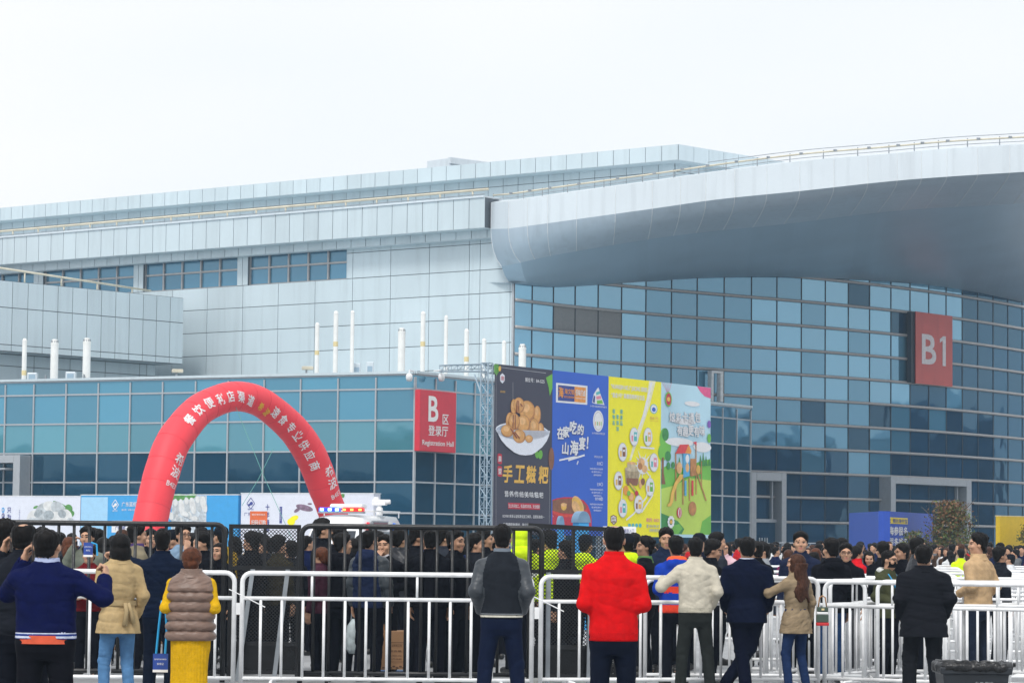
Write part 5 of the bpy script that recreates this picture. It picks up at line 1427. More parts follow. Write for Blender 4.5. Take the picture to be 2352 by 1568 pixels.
        Q = []
        for axis in range(3):
            o1, o2 = [k for k in range(3) if k != axis]
            s0 = [slice(1, -1)] * 3; s0[axis] = slice(0, -1); s1 = list(s0); s1[axis] = slice(1, None)
            a_, b_ = neg[tuple(s0)], neg[tuple(s1)]
            e_ = np.argwhere(a_ != b_)
            if not len(e_): continue
            fl = a_[tuple(e_.T)]
            e_ = e_ + np.array([0 if k == axis else 1 for k in range(3)])
            d1 = np.zeros(3, int); d1[o1] = 1; d2 = np.zeros(3, int); d2[o2] = 1
            q = np.stack([idx[tuple((e_ - d1 - d2).T)], idx[tuple((e_ - d2).T)], idx[tuple(e_.T)], idx[tuple((e_ - d1).T)]], 1)
            flip = fl if axis != 1 else ~fl
            q[~flip] = q[~flip][:, ::-1]
            Q.append(q)
        return V, np.concatenate(Q)

def mesh_obj(name, V, Q, mats, parent, mi=None):
    me = bpy.data.meshes.new(name)
    me.vertices.add(len(V)); me.vertices.foreach_set('co', np.asarray(V, np.float32).ravel())
    Q = np.asarray(Q, np.int32); n = len(Q)
    me.loops.add(n * 4); me.loops.foreach_set('vertex_index', Q.ravel())
    me.polygons.add(n); me.polygons.foreach_set('loop_start', np.arange(0, n * 4, 4, dtype=np.int32))
    try: me.polygons.foreach_set('loop_total', np.full(n, 4, np.int32))
    except Exception: pass
    me.update(calc_edges=True)
    me.validate()
    for m in (mats if isinstance(mats, (list, tuple)) else [mats]): me.materials.append(m)
    me.polygons.foreach_set('use_smooth', np.ones(len(me.polygons), bool))
    if mi is not None and len(mi) == len(me.polygons): me.polygons.foreach_set('material_index', np.asarray(mi, np.int32))
    o = bpy.data.objects.new(name, me)
    return put(o, parent) if parent is not None else (COL.objects.link(o), o)[1]

def fcen(V, Q): return V[Q].mean(1)

# ---- a hand: palm, four fingers with knuckle bends, a thumb from the side of the palm
HANDS = {}
def hand(curl):
    if curl in HANDS: return HANDS[curl]
    f = Field((-0.05, -0.07, -0.10), (0.22, 0.09, 0.05), 0.0045)
    f.cone((-0.04, 0, 0), (0.02, 0, 0), 0.024, 0.026, 0.01)
    f.ell((0.05, 0.0, 0.0), (0.055, 0.041, 0.017), 0.015)
    c = {'flat': 0.12, 'relaxed': 0.45, 'fist': 1.45, 'phone': 0.95, 'rail': 1.0}.get(curl, 0.4)
    for i, (y, L) in enumerate(((0.031, 0.072), (0.010, 0.080), (-0.011, 0.074), (-0.031, 0.058))):
        a = c * (1 + 0.08 * i)
        if curl == 'point' and i == 0: a = 0.05
        elif curl == 'point': a = 1.35
        p0 = np.array((0.092, y, 0.0)); ang = a * 0.7
        p1 = p0 + L * 0.52 * np.array((math.cos(ang), 0.03 * (1.5 - i), -math.sin(ang))); ang2 = ang + a * 0.95
        p2 = p1 + L * 0.48 * np.array((math.cos(ang2), 0, -math.sin(ang2)))
        f.cone(p0 - np.array((0.012, 0, 0)), p1, 0.0105, 0.0095, 0.006); f.cone(p1, p2, 0.0093, 0.0078, 0.003)
    f.cone((0.015, 0.026, -0.004), (0.055, 0.058, -0.016), 0.015, 0.0115, 0.01)
    f.cone((0.055, 0.058, -0.016), (0.085, 0.062 - 0.02 * min(c, 1), -0.026 - 0.012 * min(c, 1)), 0.0112, 0.009, 0.003)
    HANDS[curl] = f.mesh()
    return HANDS[curl]

M_skin = mat('skin', (0.50, 0.285, 0.185), 0.5, var=0.08, vscale=20, spec=0.35)
M_skin2 = mat('skin_tan', (0.37, 0.205, 0.13), 0.5, var=0.08, vscale=20, spec=0.35)
M_eye = mat('eye_dark', (0.045, 0.03, 0.025), 0.3)
M_lip = mat('lip', (0.42, 0.16, 0.13), 0.5)
M_hair = mat('hair_black', (0.006, 0.005, 0.005), 0.55, var=0.4, vscale=30, bump=0.25, bscale=160, spec=0.14)
M_hbr = mat('hair_brown', (0.055, 0.022, 0.012), 0.5, var=0.5, vscale=30, bump=0.25, bscale=160, spec=0.15)
M_hrd = mat('hair_auburn', (0.09, 0.03, 0.014), 0.5, var=0.5, vscale=30, bump=0.25, bscale=160, spec=0.15)
M_shoe = mat('shoe_black', (0.012, 0.012, 0.013), 0.4)

ARMS = {   # right arm in person space: elbow, wrist, hand direction, palm normal, curl (the left arm is mirrored)
    'down': ((0.228, -0.03, 1.13), (0.235, 0.03, 0.89), (0.0, 0.12, -1), (-1, 0, 0), 'relaxed'),
    'pocket': ((0.238, -0.09, 1.14), (0.19, 0.07, 0.965), (-0.3, 0.5, -0.8), (-1, 0, 0), 'flat'),
    'coatpocket': ((0.232, -0.06, 1.13), (0.205, 0.07, 0.93), (-0.3, 0.5, -0.8), (-1, 0, 0), 'flat'),
    'front': ((0.275, 0.0, 1.14), (0.09, 0.25, 1.14), (-0.5, 0.8, 0.2), (0, 0.2, 1), 'phone'),
    'frontlow': ((0.222, -0.06, 1.13), (0.10, 0.20, 1.04), (-0.8, 0.5, 0.0), (0, 0.3, 1), 'relaxed'),
    'phone': ((0.27, 0.02, 1.15), (0.10, 0.24, 1.24), (-0.3, 0.7, 0.6), (-0.3, -0.6, 0.6), 'phone'),
    'ear': ((0.265, 0.12, 1.24), (0.155, 0.055, 1.50), (-0.15, 0.1, 1), (-1, 0.0, 0.1), 'phone'),
    'rail': ((0.27, 0.08, 1.17), (0.25, 0.32, 1.19), (-0.1, 1, -0.05), (0, 0.1, -1), 'rail'),
    'railout': ((0.39, 0.0, 1.19), (0.335, 0.30, 1.27), (0.0, 1, 0.1), (0, 0.1, -1), 'fist'),
    'fistout': ((0.36, -0.03, 1.22), (0.35, 0.12, 1.37), (0.0, 0.45, 0.9), (-1, 0.2, 0.1), 'fist'),
    'point': ((0.40, 0.18, 1.42), (0.56, 0.34, 1.50), (0.85, 0.5, 0.02), (0, 0, -1), 'point'),
    'smoke': ((0.26, 0.06, 1.17), (0.06, 0.20, 1.43), (-0.35, -0.25, 0.8), (0, -1, 0), 'relaxed'),
    'bag': ((0.25, -0.02, 1.13), (0.262, 0.03, 0.89), (0.0, 0.05, -1), (-1, 0, 0), 'fist'),
    'railhigh': ((0.33, 0.16, 1.24), (0.22, 0.36, 1.33), (-0.25, 0.9, 0.0), (0, 0.1, -1), 'rail'),
}
def arm_of(spec, side):
    e, w, d, n, c = ARMS[spec]; m = np.array((side, 1, 1.0))
    return np.array(e) * m, np.array(w) * m, np.array(d) * m, np.array(n) * m, c

def rotm(turn, tilt):
    a, b = R(turn), R(tilt)
    Z = np.array(((math.cos(a), -math.sin(a), 0), (math.sin(a), math.cos(a), 0), (0, 0, 1)))
    X = np.array(((1, 0, 0), (0, math.cos(b), -math.sin(b)), (0, math.sin(b), math.cos(b))))
    return Z @ X
PIV = np.array((0, 0, 1.50))
def legs_of(pose):
    h = 0.088
    if pose == 'cross': return [((-h, 0, 0.90), (-0.05, 0.03, 0.48), (-0.01, -0.06, 0.09), (0.02, 0.13, 0.04)), ((h, 0, 0.90), (0.03, 0.06, 0.49), (-0.20, 0.05, 0.10), (-0.30, 0.18, 0.05))]
    if pose == 'step': return [((-h, 0, 0.90), (-0.12, 0.06, 0.48), (-0.14, -0.02, 0.08), (-0.15, 0.18, 0.035)), ((h, 0, 0.90), (0.10, 0.02, 0.48), (0.11, -0.08, 0.08), (0.13, 0.12, 0.035))]
    if pose == 'wide': return [((-h, 0, 0.90), (-0.14, 0.02, 0.48), (-0.17, -0.03, 0.08), (-0.20, 0.16, 0.035)), ((h, 0, 0.90), (0.14, 0.02, 0.48), (0.17, -0.03, 0.08), (0.20, 0.16, 0.035))]
    return [((-h, 0, 0.90), (-0.105, 0.02, 0.48), (-0.11, -0.03, 0.08), (-0.14, 0.16, 0.035)), ((h, 0, 0.90), (0.105, 0.02, 0.48), (0.11, -0.03, 0.08), (0.14, 0.16, 0.035))]
def bounds(arms, pad=0.12):
    pts = [np.array((0.27, 0.24, 0)), np.array((-0.27, -0.2, 1.80))]
    for k, sp in enumerate(arms):
        e, w, *_ = arm_of(sp, (-1, 1)[k]); pts += [e + 0.1, e - 0.1, w + 0.1, w - 0.1]
    pts = np.array(pts); return pts.min(0) - 0.02, pts.max(0) + 0.02

BODY = {}
def body_data(arms, legs, turn, tilt, slim, h):
    key = (arms, legs, turn, tilt, slim, h)
    if key in BODY: return BODY[key]
    lo, hi = bounds(arms); f = Field(lo, hi, h); w = 0.90 if slim else 1.0
    f.loft([.78, .86, .94, 1.06, 1.20, 1.34, 1.42, 1.47], [.12 * w, .148, .152, .130 * w, .140 * w, .150 * w, .11 * w, .06], [.08, .09, .094, .086, .088, .084, .070, .056], 0.0, 0.0)
    for sd in (-1, 1):
        f.cone((sd * .06, 0, 1.415), (sd * .160 * w, 0, 1.355), .042, .040, .04)
        e, wr, d, n, c = arm_of(arms[(sd + 1) // 2], sd)
        f.cone((sd * .165 * w, 0, 1.352), e, .040, .034, .03); f.cone(e, wr, .037, .025, .015)
    for hp, kn, an, to in legs_of(legs):
        f.cone(hp, kn, .076, .050, .03); f.cone(kn, an, .050, .034, .015); f.cone(an, to, .036, .030, .02)
    M = rotm(turn, tilt)
    f.cone((0, -.012, 1.42), (0, .004, 1.54), .056, .054, .03)
    def E(c, r, k=0.015, op='u'): f.ell(c, r, k, op, M, PIV)
    E((0, -.002, 1.640), (.076, .096, .088)); E((0, .030, 1.568), (.060, .066, .070), .03); E((0, .062, 1.528), (.032, .032, .028), .02)
    E((0, .086, 1.652), (.055, .016, .016), .02)
    E((0, .100, 1.615), (.011, .015, .030), .012); E((0, .112, 1.592), (.016, .013, .011), .008)
    E((0, .094, 1.556), (.026, .010, .009), .008)
    for sd in (-1, 1):
        E((sd * .078, -.004, 1.612), (.011, .022, .033), .006); E((sd * .034, .098, 1.627), (.020, .012, .010), .0, 's'); E((sd * .045, .072, 1.592), (.026, .024, .024), .02)
    V, Q = f.mesh(); C = fcen(V, Q); L = (C - PIV) @ M + PIV
    mi = np.zeros(len(Q), np.int32)
    for sd in (-1, 1):
        mi[(((L[:, 0] - sd * .034) / .0165) ** 2 + ((L[:, 2] - 1.627) / .0065) ** 2 < 1) & (L[:, 1] > .06)] = 1
        mi[(np.abs(L[:, 0] - sd * .035) < .025) & (np.abs(L[:, 2] - 1.651 - 0.002 * np.cos(60 * L[:, 0])) < .0036) & (L[:, 1] > .06)] = 2
    mi[((L[:, 0] / .026) ** 2 + ((L[:, 2] - 1.556) / .0095) ** 2 < 1) & (L[:, 1] > .07)] = 3
    Vs, Qs, ms = [V], [Q], [mi]; off = len(V)
    for k, sd in enumerate((-1, 1)):
        e, wr, d, n, c = arm_of(arms[k], sd)
        x = d / np.linalg.norm(d); z = -(n - x * (n @ x)); z /= np.linalg.norm(z); y = np.cross(z, x)
        hv, hq = hand(c); hv = hv.copy()
        T = np.stack([x, y, z], 1)
        inward = np.array((-sd, 0.6, 0.5)) if c != 'relaxed' or abs(d[2]) < .7 else np.array((0, 1, 0))
        if (y @ inward) < 0: hv[:, 1] *= -1; hq = hq[:, ::-1]
        Vs.append(hv @ T.T + wr + x * 0.01); Qs.append(hq + off); ms.append(np.zeros(len(hq), np.int32)); off += len(hv)
    BODY[key] = (np.concatenate(Vs), np.concatenate(Qs), np.concatenate(ms))
    return BODY[key]

HAIR = {}
def hair_data(style, turn, tilt, h):
    key = (style, turn, tilt, h)
    if key in HAIR: return HAIR[key]
    f = Field((-.19, -.24, 1.05 if style == 'long' else 1.36), (.19, .20, 1.80), h); M = rotm(turn, tilt)
    N = M.T
    X, Y, Z = f._co((slice(None),) * 3)
    x0, y0, z0 = X, Y, Z - PIV[2]
    x = N[0, 0] * x0 + N[0, 1] * y0 + N[0, 2] * z0; y = N[1, 0] * x0 + N[1, 1] * y0 + N[1, 2] * z0; z = N[2, 0] * x0 + N[2, 1] * y0 + N[2, 2] * z0 + PIV[2]
    def E(c, r): return (np.sqrt(((x - c[0]) / r[0]) ** 2 + ((y - c[1]) / r[1]) ** 2 + ((z - c[2]) / r[2]) ** 2) - 1) * min(r)
    an_ = np.arctan2(x, y); ns = 0.0022 * np.sin(34 * an_ + 3 * np.sin(16 * z)) + 0.0016 * np.sin(71 * an_ + 30 * z) + 0.0018 * np.sin(40 * x + 12) * np.sin(45 * y + 22 * z)
    if style in ('short', 'crop', 'balding', 'cap'):
        gt, gs = {'short': (.036, .013), 'crop': (.022, .006), 'balding': (.014, .006), 'cap': (.008, .006)}[style]
        line = np.interp(y, [-.13, -.07, -.03, -.005, .012, .03, .055, .075, .085, .12], [1.528, 1.535, 1.585, 1.590, 1.592, 1.640, 1.655, 1.690, 1.714, 1.720]) + .10 * x * np.clip(y / .09, 0, 1) + .005 * np.sin(75 * x + 2) + .004 * np.sin(170 * x) + .003 * np.sin(160 * y)
        Dh = np.minimum(E((0, -.004, 1.640), (.0755, .0965, .0885)), E((0, -.040, 1.582), (.062, .046, .075)))
        tp = np.clip((z - 1.65) / .06, 0, 1); th = (gs + (gt - gs) * tp) * (0.25 + 0.75 * np.clip((z - line) / .035, 0, 1))
        spk = .0055 * tp * np.sin(95 * x + 40 * y) * np.sin(88 * y - 30 * x)
        D = np.maximum(Dh - th + spk, line - z)
        if style == 'balding': D = np.maximum(D, -E((0, -.012, 1.742), (.050, .095, .036)))
    elif False:
        g = {'short': 0.020, 'crop': 0.011, 'balding': 0.011, 'cap': 0.012}[style]
        D = np.minimum(E((0, -.004, 1.645), (.076 + g * .65, .097 + g * .8, .088 + g * 1.1)), E((0, -.05, 1.60), (.070 + g * .7, .056 + g, .080)))
        line = np.interp(y, [-.13, -.06, -.02, .0, .02, .06, .075, .12], [1.535, 1.545, 1.60, 1.605, 1.640, 1.652, 1.685, 1.705])
        D = np.maximum(D, line - z)
        if style == 'balding': D = np.maximum(D, -E((0, -.05, 1.735), (.045, .052, .035)))
    elif style == 'bob':
        D = np.minimum(E((0, -.01, 1.640), (.100, .116, .105)), np.maximum(E((0, -.02, 1.55), (.108, .105, .12)), z - 1.64))
        D = np.maximum(D, 1.475 - z); D = np.maximum(D, -np.maximum(np.maximum(.045 - y, np.abs(x) - .068), z - 1.69))
    elif style == 'pixie':
        D = np.minimum(E((0, -.01, 1.645), (.094, .112, .102)), E((0, -.055, 1.585), (.076, .062, .085)))
        line = np.interp(y, [-.13, -.05, .0, .03, .07, .12], [1.515, 1.53, 1.585, 1.60, 1.67, 1.69]); D = np.maximum(D, line - z)
    elif style == 'long':
        D = np.minimum(E((0, -.01, 1.642), (.094, .112, .102)), np.maximum(E((0, -.01, 1.56), (.100, .105, .14)), z - 1.66))
        D = np.maximum(D, -np.maximum(np.maximum(.05 - y, np.abs(x) - .066), z - 1.69))
        t = np.clip((1.62 - Z) / .45, 0, 1); wv = .012 * np.sin(26 * Z)
        D2 = np.maximum((np.sqrt(((X + wv) / (.10 + .02 * t)) ** 2 + ((Y + .085 + .02 * t) / (.055 + .01 * np.sin(20 * Z))) ** 2) - 1) * .055, np.maximum(Z - 1.62, 1.16 + .03 * np.sin(40 * X) - Z))
        D = np.minimum(D, D2)
    f.F = (D + ns).astype(np.float32)
    HAIR[key] = f.mesh()
    return HAIR[key]

SUIT = {}
TOP = {  # hem height, looseness, lower flare, torso bulk, sleeve scale, wrinkle
    'jacket': (.86, .004, .0, .004, 1.04, .0055), 'bomber': (.90, .004, .0, .010, 1.06, .004), 'fleece': (.845, .002, .0, .008, 1.02, .0036),
    'suit': (.78, .0, .012, .004, 1.0, .0045), 'coat': (.70, .006, .030, .014, 1.06, .004), 'trench': (.76, -.02, .055, -.004, .98, .0042),
    'puffer': (.80, .022, .006, .022, 1.0, .002), 'hoodie': (.85, .01, .0, .008, 1.08, .005), 'under': (.88, -.024, .0, -.016, .95, .003), 'sweater': (.88, -.004, .0, .0, .95, .0045), 'slimcoat': (.74, -.022, .050, -.004, .92, .006)}
def top_data(kind, arms, seed, h):
    key = (kind, arms, seed, h)
    if key in SUIT: return SUIT[key]
    hem, lo_, fl, bulk, sv, wr = TOP[kind]
    lo, hi = bounds(arms); lo[2] = hem - .03; hi[2] = 1.56; lo[0] -= .04; hi[0] += .04; f = Field(lo, hi, h)
    g = lo_
    waist = -.012 if kind in ('suit', 'trench', 'slimcoat') else .004
    f.loft([hem - .02, .95, 1.06, 1.20, 1.33, 1.40, 1.45, 1.50], [.190 + g + fl, .185 + g + fl * .4, .178 + g + waist, .186 + g, .196 + g, .165 + g * .5, .105, .074],
           [.135 + bulk + fl, .128 + bulk + fl * .4, .122 + bulk + waist, .128 + bulk, .124 + bulk, .108, .092, .078], [.004, 0, 0, -.004, -.010, -.014, -.012, -.006], 0.0, ex=2.5)
    for sd in (-1, 1):
        k = (sd + 1) // 2; e, w, d, n, c = arm_of(arms[k], sd); sh = np.array((sd * (.178 + g * .5), 0, 1.358))
        f.cone((sd * .06, -.006, 1.43), (sd * .160, 0, 1.374), .056, .053, .06)
        if kind == 'puffer': continue
        f.cone(sh, e, .067 * sv, .056 * sv, .045); end = e + (w - e) * 0.97
        f.cone(e, end, .056 * sv, .046 * (sv if kind != 'bomber' else 1.05), .02)
        f.ell(e, (.056 * sv,) * 3, .03)
    if kind == 'hoodie': f.ell((0, -.10, 1.43), (.13, .075, .085), .04)
    if kind == 'puffer':
        f.F -= .010; Z = f.ax[2][None, None, :]; f.F += (0.030 * (1 - np.abs(np.sin(math.pi * (Z - hem) / .098)) ** 0.5) - .008).astype(np.float32) * ((Z < 1.30))
    f.wrinkle(wr, 1.0, seed)
    if kind == 'puffer':
        X, Y, Z = f._co((slice(None),) * 3); f.F += (.004 * np.sin(60 * X + 6 * np.sin(30 * Z)) * np.abs(np.cos(math.pi * (Z - hem) / .098)) ** 3).astype(np.float32)
    f.cutz(hem + (0.0), above=False)
    f.cone((0, .01, 1.47), (0, .02, 1.62), .060, .066, 0, 's')
    for sd in (-1, 1):
        e, w, d, n, c = arm_of(arms[(sd + 1) // 2], sd)
        if kind == 'puffer':
            f.cone((sd * .265, 0, 1.46), (sd * .265, 0, 1.22), .085, .085, 0, 's', 1.3)
        else:
            ax = (w - e) / np.linalg.norm(w - e); f.cone(e + (w - e) * 0.93, w + ax * .12, .033, .033, 0, 's')
    V, Q = f.mesh()
    SUIT[key] = (V, Q)
    return SUIT[key]
def sleeve_mask(V, Q, arms, inner=.172):
    C = fcen(V, Q); m = np.zeros(len(C), bool)
    for k, sd in enumerate((-1, 1)):
        e, w, *_ = arm_of(arms[k], sd); sh = np.array((sd * .178, 0, 1.39))
        for p, q in ((sh, e), (e, w)):
            t = np.clip((C - p) @ (q - p) / ((q - p) @ (q - p)), 0, 1); d = np.linalg.norm(C - p - t[:, None] * (q - p), axis=1)
            m |= (d < .092) & (C[:, 0] * sd > inner + .25 * np.maximum(0, C[:, 2] - 1.30) * -1) if p is sh else (d < .085)
    return m
LEGS = {}
def leg_data(kind, pose, seed, h):
    key = (kind, pose, seed, h)
    if key in LEGS: return LEGS[key]
    f = Field((-.36, -.24, .02), (.30, .26, 1.06), h)
    if kind == 'skirt':
        f.loft([.16, .5, .80, .92, 1.04], [.176, .168, .184, .186, .150], [.130, .122, .138, .135, .110], 0.0, 0.0, ex=2.3)
        X, Y, Z = f._co((slice(None),) * 3); f.F += (.003 * np.sin(X * 230) + .005 * np.sin(26 * X + 3 * np.sin(4 * Z)) * np.clip((1.0 - Z) * 1.5, 0, 1)).astype(np.float32)
    else:
        k = .85 if kind == 'slim' else 1.0
        f.loft([.74, .80, .88, .96, 1.05], [.12, .165, .182, .176, .152], [.085, .118, .130, .122, .108], 0.0, 0.0)
        for hp, kn, an, to in legs_of(pose):
            f.cone(np.array(hp) + (0, 0, -.04), kn, .094 * (.95 if kind == 'slim' else 1), .070 * k, .04)
            f.cone(kn, np.array(an) + (0, 0, .0), .070 * k, .062 * k, .02)
        f.wrinkle(.0045, 1.25, seed, lambda Z: 0.4 + 0.6 * np.exp(-((Z - .46) / .16) ** 2) + .6 * np.exp(-((Z - .10) / .1) ** 2))
    f.cutz(.06, above=False)
    LEGS[key] = f.mesh()
    return LEGS[key]
SHOE = {}
def shoe_data(pose, k):
    key = (pose, k)
    if key in SHOE: return SHOE[key]
    hp, kn, an, to = [np.array(q) for q in legs_of(pose)[k]]
    f = Field(np.minimum(an, to) - (.09, .14, .10), np.maximum(an, to) + (.09, .14, .08), .012)
    dirv = to - an; dirv[2] = 0; dirv /= np.linalg.norm(dirv)
    z = max(0.045, an[2] - .04)
    f.cone(np.append(an[:2] - dirv[:2] * .04, z), np.append(an[:2] + dirv[:2] * .18, z - .004), .044, .042, .02); f.cone(np.append(an[:2], z + .03), np.append(an[:2] + dirv[:2] * .06, z + .02), .046, .04, .03)
    f.cutz(max(.004, z - .043), above=False)
    SHOE[key] = f.mesh()
    return SHOE[key]
COLLAR = {}
def collar_data(kind, h):
    key = (kind, h)
    if key in COLLAR: return COLLAR[key]
    f = Field((-.17, -.20, 1.36), (.17, .16, 1.58), min(h, .009))
    if kind == 'hood':
        f.ell((0, -.075, 1.475), (.125, .085, .060), 0); f.ell((0, -.045, 1.53), (.085, .065, .05), 0, 's')
    else:
        hgt = {'stand': .075, 'shirt': .055, 'puff': .07, 'fold': .06}[kind]; r = {'stand': .076, 'shirt': .074, 'puff': .098, 'fold': .086}[kind]
        f.loft([1.43, 1.46, 1.46 + hgt], [r + .022, r + .010, r], [r + .022, r + .012, r + .004], [-.010, -.004, .004], 0)
        X, Y, Z = f._co((slice(None),) * 3); f.F += (np.maximum(0, Z - 1.43) * .0).astype(np.float32)
        f.loft([1.40, 1.46, 1.60], [r - .006, r - .008, r - .012], [r - .006, r - .007, r - .010], [-.010, -.004, .004], 0, 's')
        f.F = np.maximum(f.F, np.maximum(0.0, (Y - .055)) * 0.9 + (Z - 1.46 - hgt) * .7)
    COLLAR[key] = f.mesh()
    return COLLAR[key]

def make_person(label, x, ytop, s, turn, head=(0, 0), hair='short', hcol=None, arms=('down', 'down'), legs='stand', top='jacket', tcol=(.012, .013, .016), tkind='cloth', scol=None, bot='trousers', bcol=(.005, .006, .011), collar='stand', ccol=None, slim=False, bands=None, h=.013, seed=0, group=None, name='person', skin=None, glasses=0, sleeves=None, hmax=1.86, wide=1.0):
    """one person; turn 0 shows the back, 90 faces left, -90 right, 180 the camera"""
    d = dep(s); p = U(x, ytop, d)
    hgt = min(max(p.z, 1.47), hmax); sc = hgt / 1.735
    t = thing(name, label, 'person', (p.x, p.y, 0), R(turn), group); t.scale = (sc * wide, sc * (1 + (wide - 1) * .6), sc)
    WM[t.name] = Matrix.Identity(4)
    sk = skin or M_skin; hm = hcol or M_hair
    V, Q, mi = body_data(arms, legs, head[0], head[1], slim, h)
    mesh_obj('body', V, Q, [sk, M_eye, M_hair, M_lip], t, mi)
    if hair != 'none':
        V, Q = hair_data(hair, head[0], head[1], max(h * .8, .009)); mesh_obj('hair', V, Q, hm, t)
    V, Q = leg_data('skirt' if bot == 'skirt' else ('slim' if bot == 'slim' else 'trousers'), legs, seed, h)
    mesh_obj('skirt' if bot == 'skirt' else 'trousers', V, Q, fab(bcol, 'rib' if bot == 'skirt' else 'cloth'), t)
    for k in (0, 1):
        V, Q = shoe_data(legs, k); mesh_obj('shoe', V, Q, M_shoe, t)
    if sleeves:
        V, Q = top_data('under', arms, seed, h); mesh_obj('sweater', V, Q, fab(sleeves, 'rib'), t)
    V, Q = top_data(top, arms, seed, h)
    C = fcen(V, Q); mi = np.zeros(len(Q), np.int32); ms = [fab(tcol, tkind)]
    if scol: mi[sleeve_mask(V, Q, arms)] = 1; ms.append(fab(scol, 'shiny'))
    hem = TOP[top][0]
    if bands:
        for z0, z1, col in bands:
            arm_ = sleeve_mask(V, Q, arms, .20)
            mi[(C[:, 2] > hem + z0) & (C[:, 2] < hem + z1) & ~arm_] = len(ms); ms.append(fab(col, 'rib'))
    nm = {'suit': 'jacket', 'bomber': 'jacket', 'fleece': 'jacket', 'trench': 'coat', 'slimcoat': 'coat', 'puffer': 'vest'}.get(top, top)
    mesh_obj(nm, V, Q, ms, t, mi)
    if collar:
        V, Q = collar_data(collar, h); mesh_obj('hood' if collar == 'hood' else 'collar', V, Q, fab(ccol or tcol, tkind), t)
    M = Matrix.Translation(Vector(PIV)) @ Matrix(rotm(head[0], head[1]).tolist()).to_4x4() @ Matrix.Translation(-Vector(PIV))
    if glasses:
        mb = MB()
        for sd in (-1, 1):
            c = Vector((sd * .036, .112, 1.632)); mb.tube([M @ (c + Vector((.026 * math.cos(a), -.006 * abs(math.cos(a)), .018 * math.sin(a) - .008))) for a in np.linspace(0, 6.283, 14, endpoint=False)], .0032, 4, closed=True)
            mb.tube([M @ Vector((sd * .064, .106, 1.636)), M @ Vector((sd * .082, .02, 1.632))], .003, 4)
            if glasses == 2: mb.add([M @ (c + Vector((.026 * math.cos(a), 0, .018 * math.sin(a)))) for a in np.linspace(0, 6.283, 12, endpoint=False)], [tuple(range(12))])
        mb.tube([M @ Vector((-.012, .116, 1.636)), M @ Vector((.012, .116, 1.636))], .003, 4)
        mb.build('glasses', M_eye, t)
    if hair == 'cap':
        mb = MB(); vs = []; n = 18
        for j, (r_, z_) in enumerate(((.094, 1.655), (.098, 1.69), (.088, 1.735), (.05, 1.765), (.0, 1.772))):
            vs += [M @ Vector((r_ * .92 * math.cos(a), r_ * 1.14 * math.sin(a) - .004, z_)) for a in np.linspace(0, 2 * math.pi, n, endpoint=False)]
        mb.add(vs, [(i * n + j, i * n + (j + 1) % n, (i + 1) * n + (j + 1) % n, (i + 1) * n + j) for i in range(4) for j in range(n)])
        q = [M @ Vector((x_, .10 + .07 * math.cos(x_ * 18), 1.655)) for x_ in np.linspace(-.075, .075, 9)]; b_ = [M @ Vector((x_, .07, 1.66)) for x_ in np.linspace(-.075, .075, 9)]
        mb.add(b_ + q, [(i, i + 1, 10 + i, 9 + i) for i in range(8)]); mb.build('cap', fab((.01, .012, .018)), t, smooth=True)
    return t, M, sc
def local(t, M=None):
    """world matrix of a person, for things they hold"""
    return Matrix.Translation(t.location) @ Matrix.Rotation(t.rotation_euler.z, 4, 'Z') @ Matrix.Scale(t.scale.z, 4)
# ================================================================== barriers
def barrier(p0, p1, height, nb, r, m, label, cat, name, group=None, gap=0.27, extra_top=False):
    """rounded tubular crowd barrier from plan point p0 to p1"""
    p0, p1 = Vector((p0[0], p0[1], 0)), Vector((p1[0], p1[1], 0)); L = (p1 - p0).length
    ang = math.atan2(p1.y - p0.y, p1.x - p0.x)
    t = thing(name, label, cat, p0, ang, group); W = WM[t.name]
    q = lambda x, z, y=0.0: W @ Vector((x, y, z))
    mb = MB(); c = 0.10
    pts = [q(r, 0.0)] + [q(r, height - c)] + [q(r + c * (1 - math.cos(a)), height - c + c * math.sin(a)) for a in np.linspace(0.3, math.pi / 2, 5)]
    pts += [q(L - r - c * (1 - math.cos(a)), height - c + c * math.sin(a)) for a in np.linspace(math.pi / 2, 0.3, 5)] + [q(L - r, height - c), q(L - r, 0.0)]
    mb.tube(pts, r, 10); mb.build('frame', m, t, smooth=True)
    zm = height - gap
    for z, nm in ((zm, 'middle_rail'), (0.12, 'bottom_rail')):
        if z > height - 0.01: continue
        mb = MB(); mb.tube([q(r, z), q(L - r, z)], r * 0.82, 8); mb.build(nm, m, t, smooth=True)
    for k in range(1, nb):
        mb = MB(); x = L * k / nb; mb.tube([q(x, 0.12), q(x, zm)], r * 0.62, 7); mb.build('bar', m, t, smooth=True)
    for k in ((3, 8) if nb > 8 else (2, 5)):
        if 0 < gap < 0.4:
            mb = MB(); x = L * (k + 0.5) / nb - 0.02; mb.tube([q(x, zm), q(x, height - r)], r * 0.55, 7); mb.build('short_bar', m, t, smooth=True)
    for x in (0.35, L - 0.35):
        mb = MB(); mb.tube([q(x, 0.02, -0.3), q(x, 0.09, -0.22), q(x, 0.09, 0.22), q(x, 0.02, 0.3)], r * 0.7, 7); mb.build('foot', m, t, smooth=True)
    return t
def px(x, s): return U(x, 1300, dep(s))
barrier(px(-128, 213), px(545, 213), 1.245, 14, 0.026, M_white, 'white steel barrier at the far left behind the woman in yellow', 'barrier', 'crowd_barrier', 'white barriers of the front row')
barrier(px(552, 213), px(1228, 212), 1.245, 14, 0.026, M_white, 'white steel barrier in front of the cardboard cartons', 'barrier', 'crowd_barrier', 'white barriers of the front row')
barrier(px(1238, 210), px(1884, 205), 1.235, 14, 0.026, M_white, 'white steel barrier under the hand of the man in cream', 'barrier', 'crowd_barrier', 'white barriers of the front row')
